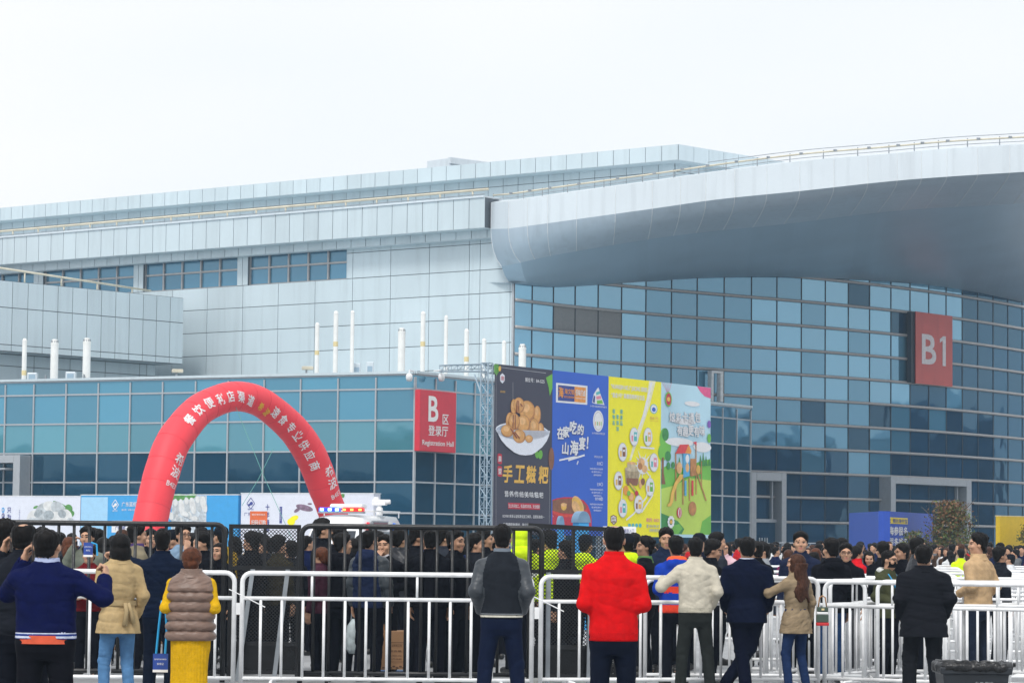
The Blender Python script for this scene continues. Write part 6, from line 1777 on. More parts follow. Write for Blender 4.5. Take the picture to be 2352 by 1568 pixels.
b4 = barrier(px(1890, 203), px(2570, 214), 1.20, 14, 0.026, M_white, 'white steel barrier in front of the man in the long black coat', 'barrier', 'crowd_barrier', 'white barriers of the front row')
# hinges and cable ties between the front panels
for x, y, lab in ((548, 1397, 'small white hinge joining the two left front barriers'), (1233, 1407, 'small white hinge between the front barriers behind the red jacket')):
    p = U(x, y, dep(220)); mb = MB(); mb.box(p, (0.05, 0.05, 0.12)); mb.tube([p + Vector((-0.1, -0.03, 0.2)), p + Vector((0.05, -0.04, 0.13)), p + Vector((0.28, -0.06, 0.02))], 0.006, 5)
    tag(base_center(mb.build('hinge_tie', M_white)), lab, 'hinge')
# queue lanes behind, running away to the right
LW = 'white steel barrier in the queue lanes behind the front row'
proto = None; rgl = np.random.default_rng(5)
rows = [(32.6, 1478, 4, 0.10), (34.5, 1720, 3, -0.08), (37.5, 1700, 4, 0.05), (41, 1800, 3, 0.12), (46, 1660, 5, -0.05), (53, 1900, 3, 0.04), (61, 1640, 7, 0.0), (70, 1900, 5, 0.05), (82, 1640, 8, 0.0), (98, 1700, 8, 0.02)]
for d, x0, n, yaw in rows:
    p = U(x0, 1300, d); p.z = 0
    for k in range(n):
        if proto is None:
            proto = barrier((p.x, p.y), (p.x + 2.6, p.y), 1.2, 13, 0.024, M_white, LW, 'barrier', 'crowd_barrier', 'white barriers of the queue lanes'); o = proto
        else: o = dup(proto)
        o.location = p; o.rotation_euler = (0, 0, yaw)
        p = p + Vector((math.cos(yaw), math.sin(yaw), 0)) * (2.66 + rgl.uniform(0, 0.05))
for x0, d, yaw in ((1905, 33.0, 1.05), (1935, 33.8, 1.2), (2075, 36, 1.3), (1760, 33.2, 1.15), (2290, 34, 1.0), (2010, 44, 1.2), (2240, 48, 1.1)):
    o = dup(proto); p = U(x0, 1300, d); o.location = (p.x, p.y, 0); o.rotation_euler = (0, 0, yaw)
# black fence panels
barrier(px(-150, 204), px(521, 203), 1.77, 19, 0.030, M_black, 'black steel fence panel with tall bars at the left', 'fence', 'fence_panel', 'black fence of the queue pen', gap=0.0)
barrier(px(686, 203), px(1250, 203), 1.765, 16, 0.030, M_black, 'black steel fence panel with tall bars in front of the police van', 'fence', 'fence_panel', 'black fence of the queue pen', gap=0.0)
def mesh_gate(p0, p1, z0l, z0r, label, struts):
    p0, p1 = Vector((p0[0], p0[1], 0)), Vector((p1[0], p1[1], 0)); L = (p1 - p0).length
    t = thing('mesh_gate', label, 'gate', p0, math.atan2(p1.y - p0.y, p1.x - p0.x), 'black mesh gates'); W = WM[t.name]
    q = lambda x, z, y=0.0: W @ Vector((x, y, z))
    ht = lambda x: z0l + (z0r - z0l) * x / L
    mb = MB()
    def bar(x0, za, x1, zb_, w=0.045, dpt=0.04):
        a, b = q(x0, za), q(x1, zb_); d = (b - a); ax = d; n_ = Vector((-math.sin(math.atan2(p1.y - p0.y, p1.x - p0.x)), math.cos(math.atan2(p1.y - p0.y, p1.x - p0.x)), 0))
        s_ = d.normalized().cross(n_) * w
        mb.obox(a - s_ / 2 - n_ * dpt / 2, ax, n_ * dpt, s_)
    bar(0.022, 0.05, 0.022, ht(0) - 0.03); bar(L - 0.022, 0.05, L - 0.022, ht(L) - 0.03); bar(0, ht(0) - 0.02, L, ht(L) - 0.02, 0.05, 0.06)
    zm = 1.28; bar(0.045, zm, L - 0.045, zm); bar(0.045, 0.42, L - 0.045, 0.42); bar(0.045, 0.10, L - 0.045, 0.10); bar(L * 0.5, zm + 0.02, L * 0.5, ht(L / 2) - 0.045, 0.035)
    mb.build('frame', M_black, t)
    mb = MB(); pit = 0.042; w = 0.0088; Hh = max(z0l, z0r) - 0.05
    for sg in (1, -1):
        k = -Hh
        while k < L + Hh:
            # line x = k + sg*z, clipped to the gate
            za, zb_ = 0.1, Hh
            if sg > 0: za, zb_ = max(za, 0.03 - k), min(zb_, L - 0.03 - k)
            else: za, zb_ = max(za, k - L + 0.03), min(zb_, k - 0.03)
            if zb_ > za + 0.01:
                xa, xb = k + sg * za, k + sg * zb_
                zb2 = min(zb_, ht(min(max(xb, 0), L)) - 0.03); xb = k + sg * zb2
                dx = w * 0.72
                mb.add([q(xa - dx, za, 0.003 * sg), q(xa + dx, za, 0.003 * sg), q(xb + dx, zb2, 0.003 * sg), q(xb - dx, zb2, 0.003 * sg)], [(0, 1, 2, 3)])
            k += pit
    mb.build('wire_mesh', M_black, t)
    for xa, za, xb, zb_ in struts:
        mb = MB(); mb.obox(q(xa, za, -0.06), q(xb, zb_, -0.06) - q(xa, za, -0.06), q(0.05, 0, 0) - q(0, 0, 0), q(0, 0, 0) - q(0, 0, 0.03), 0)
        mb.build('strut', M_grey, t)
    mb = MB(); mb.quad(q(0.05, 0.12, 0.02), q(L - 0.05, 0.12, 0.02), q(L - 0.05, 0.40, 0.02), q(0.05, 0.40, 0.02)); mb.build('kick_plate', M_black, t)
mesh_gate(px(525, 200), px(690, 200), 1.775, 1.775, 'black mesh gate with two grey struts left of the police van', [(0.10, 0.0, 0.26, 1.27), (0.52, 0.0, 0.66, 1.27)])
mesh_gate(px(1212, 201.5), px(1420, 200), 1.82, 1.78, 'black mesh gate with a crooked top in front of the yellow raincoats', [(0.20, 0.0, 0.20, 1.27), (0.68, 0.0, 0.70, 1.27)])

# ================================================================== the people
BK, BK2, NV, CH = (.005, .0055, .009), (.011, .013, .019), (.005, .010, .045), (.026, .031, .043)
HV = (.62, .85, .015)
P = make_person
# --- front row, seen from behind (left to right)
fa, *_ = P('man at the far left edge holding a phone to his ear, yellow lanyard', 16, 1199, 285, -20, head=(-10, 8), arms=('down', 'ear'), tcol=BK, seed=1, h=.0085)
fb, Mb, _ = P('heavy man in black jacket with thinning crown, phone at his left ear', 57, 1201, 300, -5, head=(-6, 4), hair='balding', arms=('ear', 'down'), tcol=BK2, wide=1.18, seed=2, h=.0085)
fc, Mc, _ = P('man in navy varsity jacket with white striped hem and a raised fist', 110, 1220, 312, 0, head=(-8, 6), hair='crop', arms=('ear', 'fistout'), top='bomber', tcol=(.003, .006, .048), bcol=BK, wide=1.24, seed=3, h=.0085, skin=M_skin, ccol=(.40, .46, .66),
           bands=[(-.005, .012, (.02, .045, .22)), (.012, .026, (.6, .64, .78)), (.026, .040, (.02, .045, .22)), (.040, .054, (.6, .64, .78))])
fd, *_ = P('woman with black bob in beige belted trench coat and light jeans', 276, 1226, 246, 24, head=(6, 0), hair='bob', arms=('frontlow', 'coatpocket'), legs='step', top='trench', tcol=(.45, .33, .17), bot='slim', bcol=(.085, .20, .38), collar='fold', slim=True, seed=4, h=.0085)
fe, *_ = P('man in dark navy jacket stretching his left arm to point', 374, 1217, 236, -6, head=(10, 4), hair='crop', arms=('point', 'down'), tcol=(.004, .009, .026), bcol=(.004, .008, .020), seed=5, h=.0085)
ff, *_ = P('short woman in taupe puffer vest, yellow sweater and long yellow skirt', 441, 1258, 258, 0, hair='pixie', hcol=M_hrd, arms=('frontlow', 'frontlow'), top='puffer', tcol=(.19, .125, .098), tkind='shiny', sleeves=(.68, .40, .010), bot='skirt', bcol=(.66, .38, .008), collar='puff', slim=True, wide=1.1, seed=6, h=.0085)
fg, *_ = P('stocky man in charcoal bomber jacket with grey quilted sleeves, hands in pockets', 1154, 1207, 250, 0, hair='crop', arms=('pocket', 'pocket'), top='bomber', tcol=(.015, .018, .024), scol=(.045, .053, .063), bcol=(.005, .010, .032), ccol=(.16, .19, .23), seed=7, h=.0085, legs='wide',
           bands=[(-.005, .010, (.03, .034, .04)), (.010, .022, (.62, .60, .52)), (.022, .034, (.03, .034, .04)), (.034, .044, (.20, .22, .24))])
fh, *_ = P('man in bright red fleece jacket with thinning crown standing nearest the camera', 1411, 1205, 298, 0, hair='balding', arms=('frontlow', 'frontlow'), top='fleece', bands=[(0, .06, (.52, .004, .006))], tcol=(.62, .006, .008), bcol=(.004, .007, .018), seed=8, h=.009, skin=M_skin)
fi, *_ = P('man in cream windbreaker with his left hand on the white rail', 1598, 1236, 211, 4, head=(-8, 4), hair='crop', arms=('railout', 'pocket'), top='bomber', bands=[(0, .055, (.44, .41, .33))], tcol=(.53, .49, .40), bcol=(.018, .021, .020), seed=9, h=.0085, legs='wide')
fj, *_ = P('man in navy suit with crossed legs leaning on the white barrier', 1716, 1236, 208.5, -4, head=(8, 4), hair='crop', arms=('coatpocket', 'coatpocket'), legs='cross', top='suit', tcol=(.003, .006, .022), bcol=(.003, .005, .017), collar='shirt', ccol=(.55, .60, .72), wide=1.16, seed=10, h=.0085)
fk, *_ = P('smiling woman with long wavy dark hair in a brown tweed coat', 1829, 1272, 209, 38, head=(32, 0), hair='long', hcol=M_hbr, arms=('railhigh', 'bag'), legs='step', top='slimcoat', tcol=(.27, .205, .13), bot='slim', bcol=(.012, .028, .085), collar='fold', slim=True, seed=11, h=.0085)
fl, *_ = P('man in long black overcoat, hands in pockets, at the right front', 2122, 1253, 216, 3, head=(-14, 5), hair='crop', arms=('coatpocket', 'coatpocket'), legs='step', top='coat', tcol=(.009, .010, .014), bcol=(.008, .009, .012), collar='fold', wide=1.24, seed=12, h=.0085)
fm, *_ = P('man in black hooded jacket and blue jeans behind the right front barrier', 1909, 1240, 194, 16, head=(12, 0), hair='short', arms=('frontlow', 'down'), top='hoodie', tcol=BK, bcol=(.018, .05, .13), collar='hood', seed=13, h=.0085)
fn, *_ = P('man in tan jacket in left profile behind the white queue lanes', 2247, 1228, 192, 46, head=(40, 0), hair='short', arms=('frontlow', 'pocket'), tcol=(.50, .34, .19), bcol=(.012, .018, .035), collar='fold', seed=14, h=.0085)
# --- the crowd on the right, behind the white barriers
g = 'visitors queueing behind the white barriers'
H2 = .0135
P('man in black jacket over green shirt looking left', 1481, 1235, 192, 75, head=(25, 4), hair='short', tcol=BK, arms=('down', 'down'), collar='fold', ccol=(.10, .22, .07), seed=21, h=H2, group=g, skin=M_skin2)
P('tall young man with black fringe facing the camera beside the red fleece', 1530, 1216, 182, 172, head=(10, -6), hair='short', tcol=(.012, .02, .05), seed=22, h=H2, group=g)
P('person in orange hood and bright blue jacket seen from behind', 1553, 1235, 200, 6, hair='short', arms=('frontlow', 'down'), top='hoodie', tcol=(.012, .05, .38), collar='hood', ccol=(.82, .12, .04), seed=23, h=H2, group=g, bands=[(-.005, .10, (.75, .06, .03)), (.24, .32, (.75, .06, .03))])
P('guard in dark peaked cap behind the man in cream', 1606, 1229, 178, 168, hair='cap', tcol=(.01, .014, .03), seed=24, h=H2, group=g)
P('man in black jacket looking down to the right beside the cream windbreaker', 1632, 1242, 195, -72, head=(-14, -14), hair='short', arms=('frontlow', 'frontlow'), tcol=BK, seed=25, h=H2, group=g, skin=M_skin2)
P('man in dark grey jacket in right profile behind the man looking down', 1648, 1226, 170, -76, hair='short', tcol=CH, seed=26, h=H2, group=g)
P('woman in pale pink top and glasses further back', 1668, 1246, 128, 150, hair='bob', slim=True, arms=('phone', 'frontlow'), top='sweater', tcol=(.62, .42, .47), seed=27, h=.017, group=g, glasses=1)
P('man in grey sweater facing left behind the navy suit', 1752, 1249, 158, 95, head=(10, 0), hair='short', top='sweater', tcol=(.26, .28, .31), collar='fold', seed=28, h=.015, group=g)
P('man in black half hidden behind the navy suit', 1738, 1247, 172, 20, hair='short', tcol=BK, seed=29, h=.015, group=g)
P('laughing young man in dark navy jacket facing the camera', 1839, 1225, 188, 176, head=(0, 2), hair='short', tcol=(.012, .018, .045), seed=30, h=.012, group=g)
P('person in plum jacket behind the laughing young man', 1811, 1262, 138, 30, hair='bob', hcol=M_hbr, tcol=(.16, .02, .08), slim=True, seed=31, h=.016, group=g)
P('auburn haired person behind the woman in tweed', 1873, 1259, 150, 15, hair='pixie', hcol=M_hrd, tcol=BK2, slim=True, seed=32, h=.016, group=g)
P('dark haired person bending down beside the auburn hair', 1878, 1270, 165, 100, head=(0, -30), hair='short', tcol=CH, seed=33, h=.016, group=g)
P('bespectacled man in black jacket facing the camera', 1943, 1251, 182, 166, head=(12, 0), hair='short', tcol=BK, seed=34, h=.012, group=g, glasses=1)
P('dark haired man far behind the bespectacled man', 1933, 1238, 120, 60, hair='short', tcol=CH, seed=35, h=.017, group=g)
P('woman in red jacket looking right', 1968, 1253, 150, -70, hair='pixie', tcol=(.58, .012, .02), slim=True, seed=36, h=.016, group=g)
P('woman in navy with her face buried in her collar', 1996, 1265, 150, 175, head=(0, -16), hair='long', tcol=(.02, .03, .08), slim=True, collar='puff', seed=37, h=.016, group=g)
P('person with spiky black hair behind the masked man', 2028, 1247, 168, 20, hair='short', tcol=BK, seed=38, h=.016, group=g)
fq, Mq, _ = P('man in glasses and black mask with olive parka and white hood', 2040, 1266, 192, -128, head=(10, -4), hair='crop', top='hoodie', tcol=(.055, .060, .030), collar='hood', ccol=(.55, .56, .55), arms=('frontlow', 'frontlow'), seed=39, h=.011, group=g, glasses=1)
P('man in black jacket facing left behind the long overcoat', 2072, 1251, 168, 110, hair='short', tcol=BK, seed=40, h=.015, group=g, skin=M_skin2)
fr_, *_ = P('man in black leather jacket with cyan lanyard facing right', 2108, 1236, 182, -80, hair='crop', tcol=BK2, tkind='shiny', seed=41, h=.013, group=g)
P('man in dark jacket in right profile beside the tan jacket', 2297, 1259, 168, -70, hair='short', tcol=BK2, seed=42, h=.014, group=g, skin=M_skin2)
P('person in white jacket and pale cap near the right edge', 2321, 1275, 118, 60, hair='cap', tcol=(.62, .64, .66), seed=43, h=.018, group=g)
P('steward in lime high visibility vest among the far lanes', 2207, 1262, 102, 8, hair='short', tcol=HV, seed=44, h=.018, group=g, bands=[(.12, .17, (.7, .72, .7))])
# --- the crowd on the left, behind the black fence
g = 'visitors waiting inside the black fence'
Lk = dict(group=g, h=H2)
P('dark haired person mostly hidden behind the varsity jacket', 97, 1215, 190, 20, hair='short', tcol=BK, seed=51, **Lk)
P('long haired woman behind the second bar from the trench coat', 158, 1233, 178, 30, hair='long', hcol=M_hrd, tcol=BK2, slim=True, seed=52, **Lk)
P('man in grey green coat facing the fence with a hand at his brow', 201, 1213, 188, 168, hair='short', top='coat', tcol=(.15, .17, .14), arms=('down', 'ear'), seed=53, **Lk)
P('young man in dark red shirt peering out under a blue visitor card', 205, 1254, 195, 172, hair='short', tcol=(.13, .008, .012), collar='shirt', arms=('frontlow', 'frontlow'), seed=54, **Lk)
P('dark haired woman right of the blue visitor card', 238, 1234, 180, 10, hair='bob', tcol=BK, slim=True, seed=55, **Lk)
P('person with back turned behind the trench coat', 226, 1219, 170, 5, hair='short', tcol=CH, seed=56, **Lk)
P('tall man in khaki coat and purple shirt in right profile', 316, 1207, 194, -66, hair='short', top='coat', tcol=(.22, .19, .13), ccol=(.08, .05, .16), seed=57, **Lk)
P('man peeking out between khaki coat and navy jacket', 346, 1219, 172, -160, hair='short', tcol=BK, seed=58, **Lk)
P('man in dark cap and maroon jacket in right profile', 398, 1221, 186, -85, hair='cap', tcol=(.07, .012, .02), seed=59, **Lk)
P('man in glasses and pale blue shirt holding his hand to his chin', 421, 1207, 188, -148, hair='short', top='jacket', tcol=(.20, .30, .42), collar='shirt', arms=('frontlow', 'smoke'), seed=60, glasses=1, **Lk)
P('man in black jacket looking down to the left behind the puffer vest', 468, 1225, 196, 118, head=(0, -10), hair='short', tcol=BK, arms=('phone', 'phone'), seed=61, **Lk)
P('dark head behind the fence above the man looking down', 462, 1214, 168, 20, hair='short', tcol=CH, seed=62, **Lk)
P('person in yellow hat brim colours partly hidden near the fence corner', 508, 1213, 176, 40, hair='cap', tcol=(.40, .26, .03), seed=63, **Lk)
P('woman with pale face near the rounded fence corner', 504, 1247, 190, 150, hair='bob', tcol=BK, slim=True, seed=64, **Lk)
P('dark haired person behind the left part of the mesh gate', 578, 1225, 190, 60, hair='short', tcol=BK, seed=65, **Lk)
P('person with yellow strap behind the middle of the mesh gate', 640, 1233, 188, -40, hair='short', tcol=(.04, .035, .02), seed=66, **Lk)
P('man in dark coat behind the right edge of the mesh gate', 668, 1246, 184, 30, hair='short', tcol=BK2, seed=67, **Lk)
P('tall man in sunglasses in right profile behind the fence end', 742, 1195, 182, -80, hair='short', tcol=BK, seed=68, glasses=2, hmax=1.9, **Lk)
P('short auburn haired woman in checked shirt by the fence end', 738, 1257, 196, 60, hair='pixie', hcol=M_hrd, tcol=(.06, .02, .035), slim=True, seed=69, **Lk)
P('dark haired man with his back turned behind the hooded man', 776, 1213, 176, 10, hair='short', tcol=BK, seed=70, **Lk)
P('man in black hooded jacket looking right over his shoulder', 788, 1228, 196, -40, head=(-24, 0), hair='short', top='hoodie', collar='hood', tcol=BK, seed=71, **Lk)
P('woman in pale blue top between the two hooded men', 812, 1236, 172, 20, hair='bob', tcol=(.14, .22, .30), slim=True, seed=72, **Lk)
fs2, *_ = P('man in navy and grey hooded jacket carrying a carton by its strap', 850, 1219, 200, -28, head=(-10, 0), hair='crop', top='hoodie', tcol=(.012, .020, .055), scol=(.045, .055, .065), collar='hood', arms=('down', 'bag'), seed=73, group=g, h=.011)
ft2, *_ = P('man in white printed shirt and open black jacket smoking', 884, 1232, 190, 165, hair='short', tcol=BK, arms=('frontlow', 'smoke'), collar='shirt', ccol=(.6, .6, .64), seed=74, group=g, h=.011)
P('man in black leather jacket with his back turned right of the smoker', 916, 1219, 180, -30, hair='short', tcol=BK2, tkind='shiny', seed=75, **Lk)
P('man in black jacket looking down in right profile', 957, 1212, 194, -82, head=(0, -10), hair='short', tcol=BK, arms=('down', 'frontlow'), seed=76, skin=M_skin2, **Lk)
P('broad man in black seen squarely from behind at the fence', 990, 1219, 202, -6, hair='crop', tcol=BK, seed=77, **Lk)
P('man with glasses turned away behind the broad man', 1015, 1216, 178, -20, head=(-30, 0), hair='short', tcol=CH, glasses=1, seed=78, **Lk)
P('stern man in black jacket facing right between the fence bars', 1047, 1222, 200, -118, head=(-6, 0), hair='short', tcol=BK, seed=79, skin=M_skin2, **Lk)
P('man in black looking right beside the charcoal bomber', 1091, 1229, 194, -62, head=(-20, 0), hair='short', tcol=BK2, seed=80, **Lk)
P('man in dark jacket just left of the charcoal bomber', 1113, 1219, 176, -90, hair='short', tcol=BK, seed=81, skin=M_skin2, **Lk)
P('officer in lime raincoat with raised hood beside the mesh gate', 1194, 1212, 186, 20, hair='bob', hcol=fab(HV), top='hoodie', collar='hood', tcol=HV, bands=[(.30, .36, (.75, .78, .72))], seed=82, **Lk)
P('officer in lime raincoat behind the middle of the mesh gate', 1262, 1222, 184, 30, hair='short', top='hoodie', collar='hood', tcol=HV, seed=83, **Lk)
P('officer in lime raincoat behind the right of the mesh gate', 1345, 1232, 178, -30, hair='cap', top='hoodie', collar='hood', tcol=HV, seed=84, **Lk)
P('officer in lime jacket showing right of the red fleece', 1441, 1230, 182, 20, hair='cap', top='hoodie', collar='hood', tcol=HV, seed=85, **Lk)
P('dark haired person behind the mesh gate between the raincoats', 1300, 1246, 194, 60, hair='short', tcol=BK, seed=86, **Lk)
P('man with dark hair right of the lime jacket', 1457, 1228, 160, 10, hair='short', tcol=BK2, seed=87, **Lk)
for i, (x, y, s_, tr, lab) in enumerate(((30, 1226, 175, 40, 'dark head low behind the phone holders at left'), (138, 1226, 168, -30, 'dark head between varsity jacket and long haired woman'), (262, 1230, 166, 15, 'dark head behind the trench coat bob'), (440, 1228, 160, 60, 'dark head just right of the man in glasses'), (482, 1219, 164, -20, 'dark head left of the fence corner'), (540, 1232, 168, 10, 'dark head at the left side of the mesh gate'), (610, 1238, 165, 80, 'low dark head behind the mesh gate'), (705, 1232, 162, -50, 'dark head between mesh gate and sunglasses'), (830, 1228, 160, 45, 'dark head left of the carton carrier'), (870, 1224, 158, -15, 'dark head between carton carrier and smoker'), (935, 1230, 160, 25, 'dark head between leather jacket and profile man'), (1072, 1233, 160, -60, 'dark head right of the stern man'), (1135, 1230, 165, 30, 'dark head hidden by the charcoal bomber'), (1230, 1240, 168, -45, 'dark head below the raised lime hood'))):
    P(lab, x, y, s_, tr, hair=('short', 'crop', 'bob')[i % 3], tcol=(BK, CH, BK2, NV)[i % 4], seed=90 + i % 4, h=.017, group=g)

# --- the far crowd: one mesh each, copied
def merged(name, label, hair, hm, tcol, top, seed, slim=False, sk=None):
    arms, legs, h = ('down', 'frontlow') if seed % 2 else ('down', 'down'), 'stand', .02
    parts = [(*body_data(arms, legs, 0, 0, slim, h), 0), (*hair_data(hair, 0, 0, .014), None, 4), (*leg_data('trousers', legs, 0, h), None, 5), (*top_data(top, arms, 0, h), None, 6)]
    Vs, Qs, ms, off = [], [], [], 0
    for V, Q, mi, k in parts:
        Vs.append(V); Qs.append(Q + off); ms.append(mi if mi is not None else np.full(len(Q), k)); off += len(V)
    o = mesh_obj(name, np.concatenate(Vs), np.concatenate(Qs), [sk or M_skin, M_eye, M_hair, M_lip, hm, fab((.014, .018, .03)), fab(tcol)], None, np.concatenate(ms))
    return tag(o, label, 'person')
kinds = [('black', BK, 'short', M_hair, 'jacket'), ('navy', NV, 'crop', M_hair, 'jacket'), ('grey', (.12, .13, .14), 'short', M_hair, 'hoodie'), ('beige', (.42, .34, .24), 'bob', M_hbr, 'trench'), ('white', (.60, .62, .64), 'long', M_hair, 'jacket'), ('red', (.45, .015, .02), 'short', M_hair, 'jacket'), ('dusty pink', (.50, .22, .26), 'bob', M_hair, 'sweater'), ('dark brown', (.06, .035, .022), 'pixie', M_hbr, 'coat'), ('blue', (.03, .12, .40), 'short', M_hair, 'jacket')]
protos = [merged('person', 'visitor in %s clothes in the distant crowd before the halls' % k[0], k[2], k[3], k[1], k[4], i, slim=k[2] in ('bob', 'long', 'pixie')) for i, k in enumerate(kinds)]
for i, o in enumerate(protos): o['group'] = 'distant visitors in %s' % kinds[i][0]
rgc = np.random.default_rng(21); taken = []; used = [False] * len(protos); made = 0
wts = np.array([.36, .16, .12, .06, .06, .06, .05, .09, .04]); wts /= wts.sum()
def far_person(x, d):
    global made
    p = U(x, 1300, d)
    if any((p.x - q[0]) ** 2 + (p.y - q[1]) ** 2 < .20 for q in taken): return
    taken.append((p.x, p.y)); k = int(rgc.choice(len(protos), p=wts))
    o = protos[k] if not used[k] else protos[k].copy()
    if used[k]: COL.objects.link(o)
    used[k] = True; made += 1
    sc = rgc.uniform(.90, 1.04); o.location = (p.x, p.y, 0); o.rotation_euler = (0, 0, rgc.uniform(-1.6, 1.6) + (math.pi if rgc.random() < .35 else 0)); o.scale = (sc, sc, sc)
for k in range(270):
    far_person(rgc.uniform(1440, 2390), rgc.uniform(74, 94) if k % 12 else rgc.uniform(66, 74))
for k in range(60):
    far_person(rgc.uniform(-20, 1130), rgc.uniform(40, 60))
# thin far barrier in front of the doors, and a green screen fence
for x0, x1, y, d, lab in ((1640, 1775, 1246, 104, 'thin grey far barrier in front of the left door portal'), (1778, 1900, 1246, 104, 'thin grey far barrier right of the door portal')):
    a, b = U(x0, y, d), U(x1, y, d); barrier((a.x, a.y), (b.x, b.y), a.z, 8, 0.022, M_grey, lab, 'barrier', 'crowd_barrier', gap=0.3)

# ================================================================== things people hold, and things on the ground
M_cyan = mat('lanyard_cyan', (0.02, 0.35, 0.70), 0.6)
M_badge = mat('badge_blue', (0.02, 0.06, 0.30), 0.4, var=0.2, vscale=10)
def phone(t, c, label, rz):
    p = local(t) @ Vector(c); o = thing('phone', label, 'phone', p, rz); mb = MB(); mb.box(p, (0.012, 0.075, 0.15), rz=rz); mb.build('phone_case', M_eye, o, bevel=0.004)
    mb = MB(); m = Matrix.Rotation(rz, 3, 'Z') @ Vector((-0.0075, 0, 0)); mb.box(p + m, (0.002, 0.066, 0.135), rz=rz); mb.build('phone_screen', M_van if False else M_vg, o)
phone(fa, (0.115, 0.05, 1.585), 'dark phone held to the ear of the man at the far left edge', 0.0)
phone(fb, (-0.115, 0.05, 1.585), 'dark phone at the ear of the heavy man with thinning crown', 0.0)
phone(fc, (-0.115, 0.05, 1.585), 'dark phone at the ear of the man in the varsity jacket', 0.0)
def card(p, w, h, label, strap, lines=('参观证', 'VISITOR')):
    t = thing('visitor_card', label, 'visitor card', p); mb = MB(); mb.box(p + Vector((0, 0, -h / 2)), (w, 0.006, h)); ob = mb.build('card', M_badge, t)
    mb = MB(); mb.quad(p + Vector((-w / 2, -0.0042, -h)), p + Vector((w / 2, -0.0042, -h)), p + Vector((w / 2, -0.0042, -h * 0.86)), p + Vector((-w / 2, -0.0042, -h * 0.86))); mb.build('card_foot', M_paper, ob)
    B = Board(p + Vector((-w / 2, -0.0036, -h)), (1, 0, 0), parent=ob, out=(0, -1, 0)); B.text(lines[0], w / 2, h * 0.45, h * 0.12, M_paper, w * 0.45, lift=0.002); B.text('国际餐饮食材展览会', w / 2, h * 0.70, h * 0.08, M_paper, w * 0.8, lift=0.002)
    mb = MB()
    for pts in strap: mb.tube([p + Vector(q) for q in pts], 0.010, 5)
    mb.build('lanyard', M_cyan, t)
p = local(ff) @ Vector((-0.24, 0.16, 1.02)); q = U(368, 1500, p.y)
card(U(369, 1500, p.y), 0.135, 0.165, 'blue visitor card on a cyan lanyard hanging from the hand of the woman in yellow', [((-0.04, 0, 0), (-0.02, 0, .25), (0.0, 0.02, .47)), ((0.04, 0, 0), (0.05, 0, .2), (0.03, 0.02, .47))])
card(U(203, 1245, dep(212)), 0.10, 0.155, 'blue visitor card held up in front of a face behind the black fence', [((0.03, 0, 0), (0.09, 0, -.02), (0.10, 0, -.14))])
# lanyards worn
for t, lab in ((fr_, 'cyan lanyard around the neck of the man in the leather jacket'), (fq, 'cyan lanyard on the white hood of the masked man'), (fa, None)):
    Lm = local(t); mb = MB(); pts = [Lm @ Vector(v) for v in ((-0.06, -0.03, 1.475), (-0.10, 0.06, 1.43), (-0.07, 0.145, 1.30), (0.0, 0.155, 1.10), (0.07, 0.145, 1.30), (0.10, 0.06, 1.43), (0.06, -0.03, 1.475))]
    mb.tube(pts, 0.011, 5); tag(base_center(mb.build('lanyard', M_cyan if lab else mat('lanyard_yellow', (0.7, 0.62, 0.02), 0.6))), lab or 'yellow lanyard around the neck of the man at the far left edge', 'lanyard')
# black mask of the man in the olive parka
mb = MB(); vs = []
for a in np.linspace(-1.25, 1.25, 9):
    for z_ in (1.525, 1.555, 1.585, 1.605): vs.append(Mq @ Vector((0.078 * math.sin(a), 0.125 * math.cos(a) - 0.008 - (0.02 if z_ < 1.53 else 0), z_)))
mb.add(vs, [(i * 4 + j, (i + 1) * 4 + j, (i + 1) * 4 + j + 1, i * 4 + j + 1) for i in range(8) for j in range(3)])
mo = mb.build('face_mask', fab((.008, .008, .009)), None, smooth=True); mo.parent = fq
# undershirt hem of the varsity man, coat belt of the trench woman, printed shirt front of the smoker
V = [(0.186 * math.cos(a), 0.148 * math.sin(a)) for a in np.linspace(0, 2 * math.pi, 28, endpoint=False)]
def ring(t, z0, z1, k0, k1, m, name):
    mb = MB(); mb.add([(x * k0, y * k0, z0) for x, y in V] + [(x * k1, y * k1, z1) for x, y in V], [(i, (i + 1) % 28, 28 + (i + 1) % 28, 28 + i) for i in range(28)]); o = mb.build(name, m, None, smooth=True); o.parent = t; return o
ring(fc, 0.865, 0.93, 1.0, 1.0, fab((.70, .12, .06)), 'undershirt')
ring(fd, 1.035, 1.085, 0.965, 0.965, fab((.40, .30, .16)), 'belt')
mb = MB(); mb.tube([(0.02, -0.155, 1.06), (0.03, -0.175, 0.98), (0.01, -0.185, 0.84)], [0.02, 0.022, 0.028], 6); mb.tube([(0.05, -0.155, 1.06), (0.08, -0.175, 0.97), (0.10, -0.175, 0.86)], [0.02, 0.02, 0.024], 6); o = mb.build('belt_tail', fab((.42, .32, .175)), None, smooth=True); o.parent = fd
mb = MB(); mb.add([(-0.055, 0.128, 0.95), (0.055, 0.128, 0.95), (0.07, 0.125, 1.40), (-0.07, 0.125, 1.40), (0, 0.142, 0.95), (0, 0.142, 1.30)], [(4, 1, 2, 5), (0, 4, 5, 3)]); o = mb.build('shirt_front', fab((.60, .60, .66)), None); o.parent = ft2
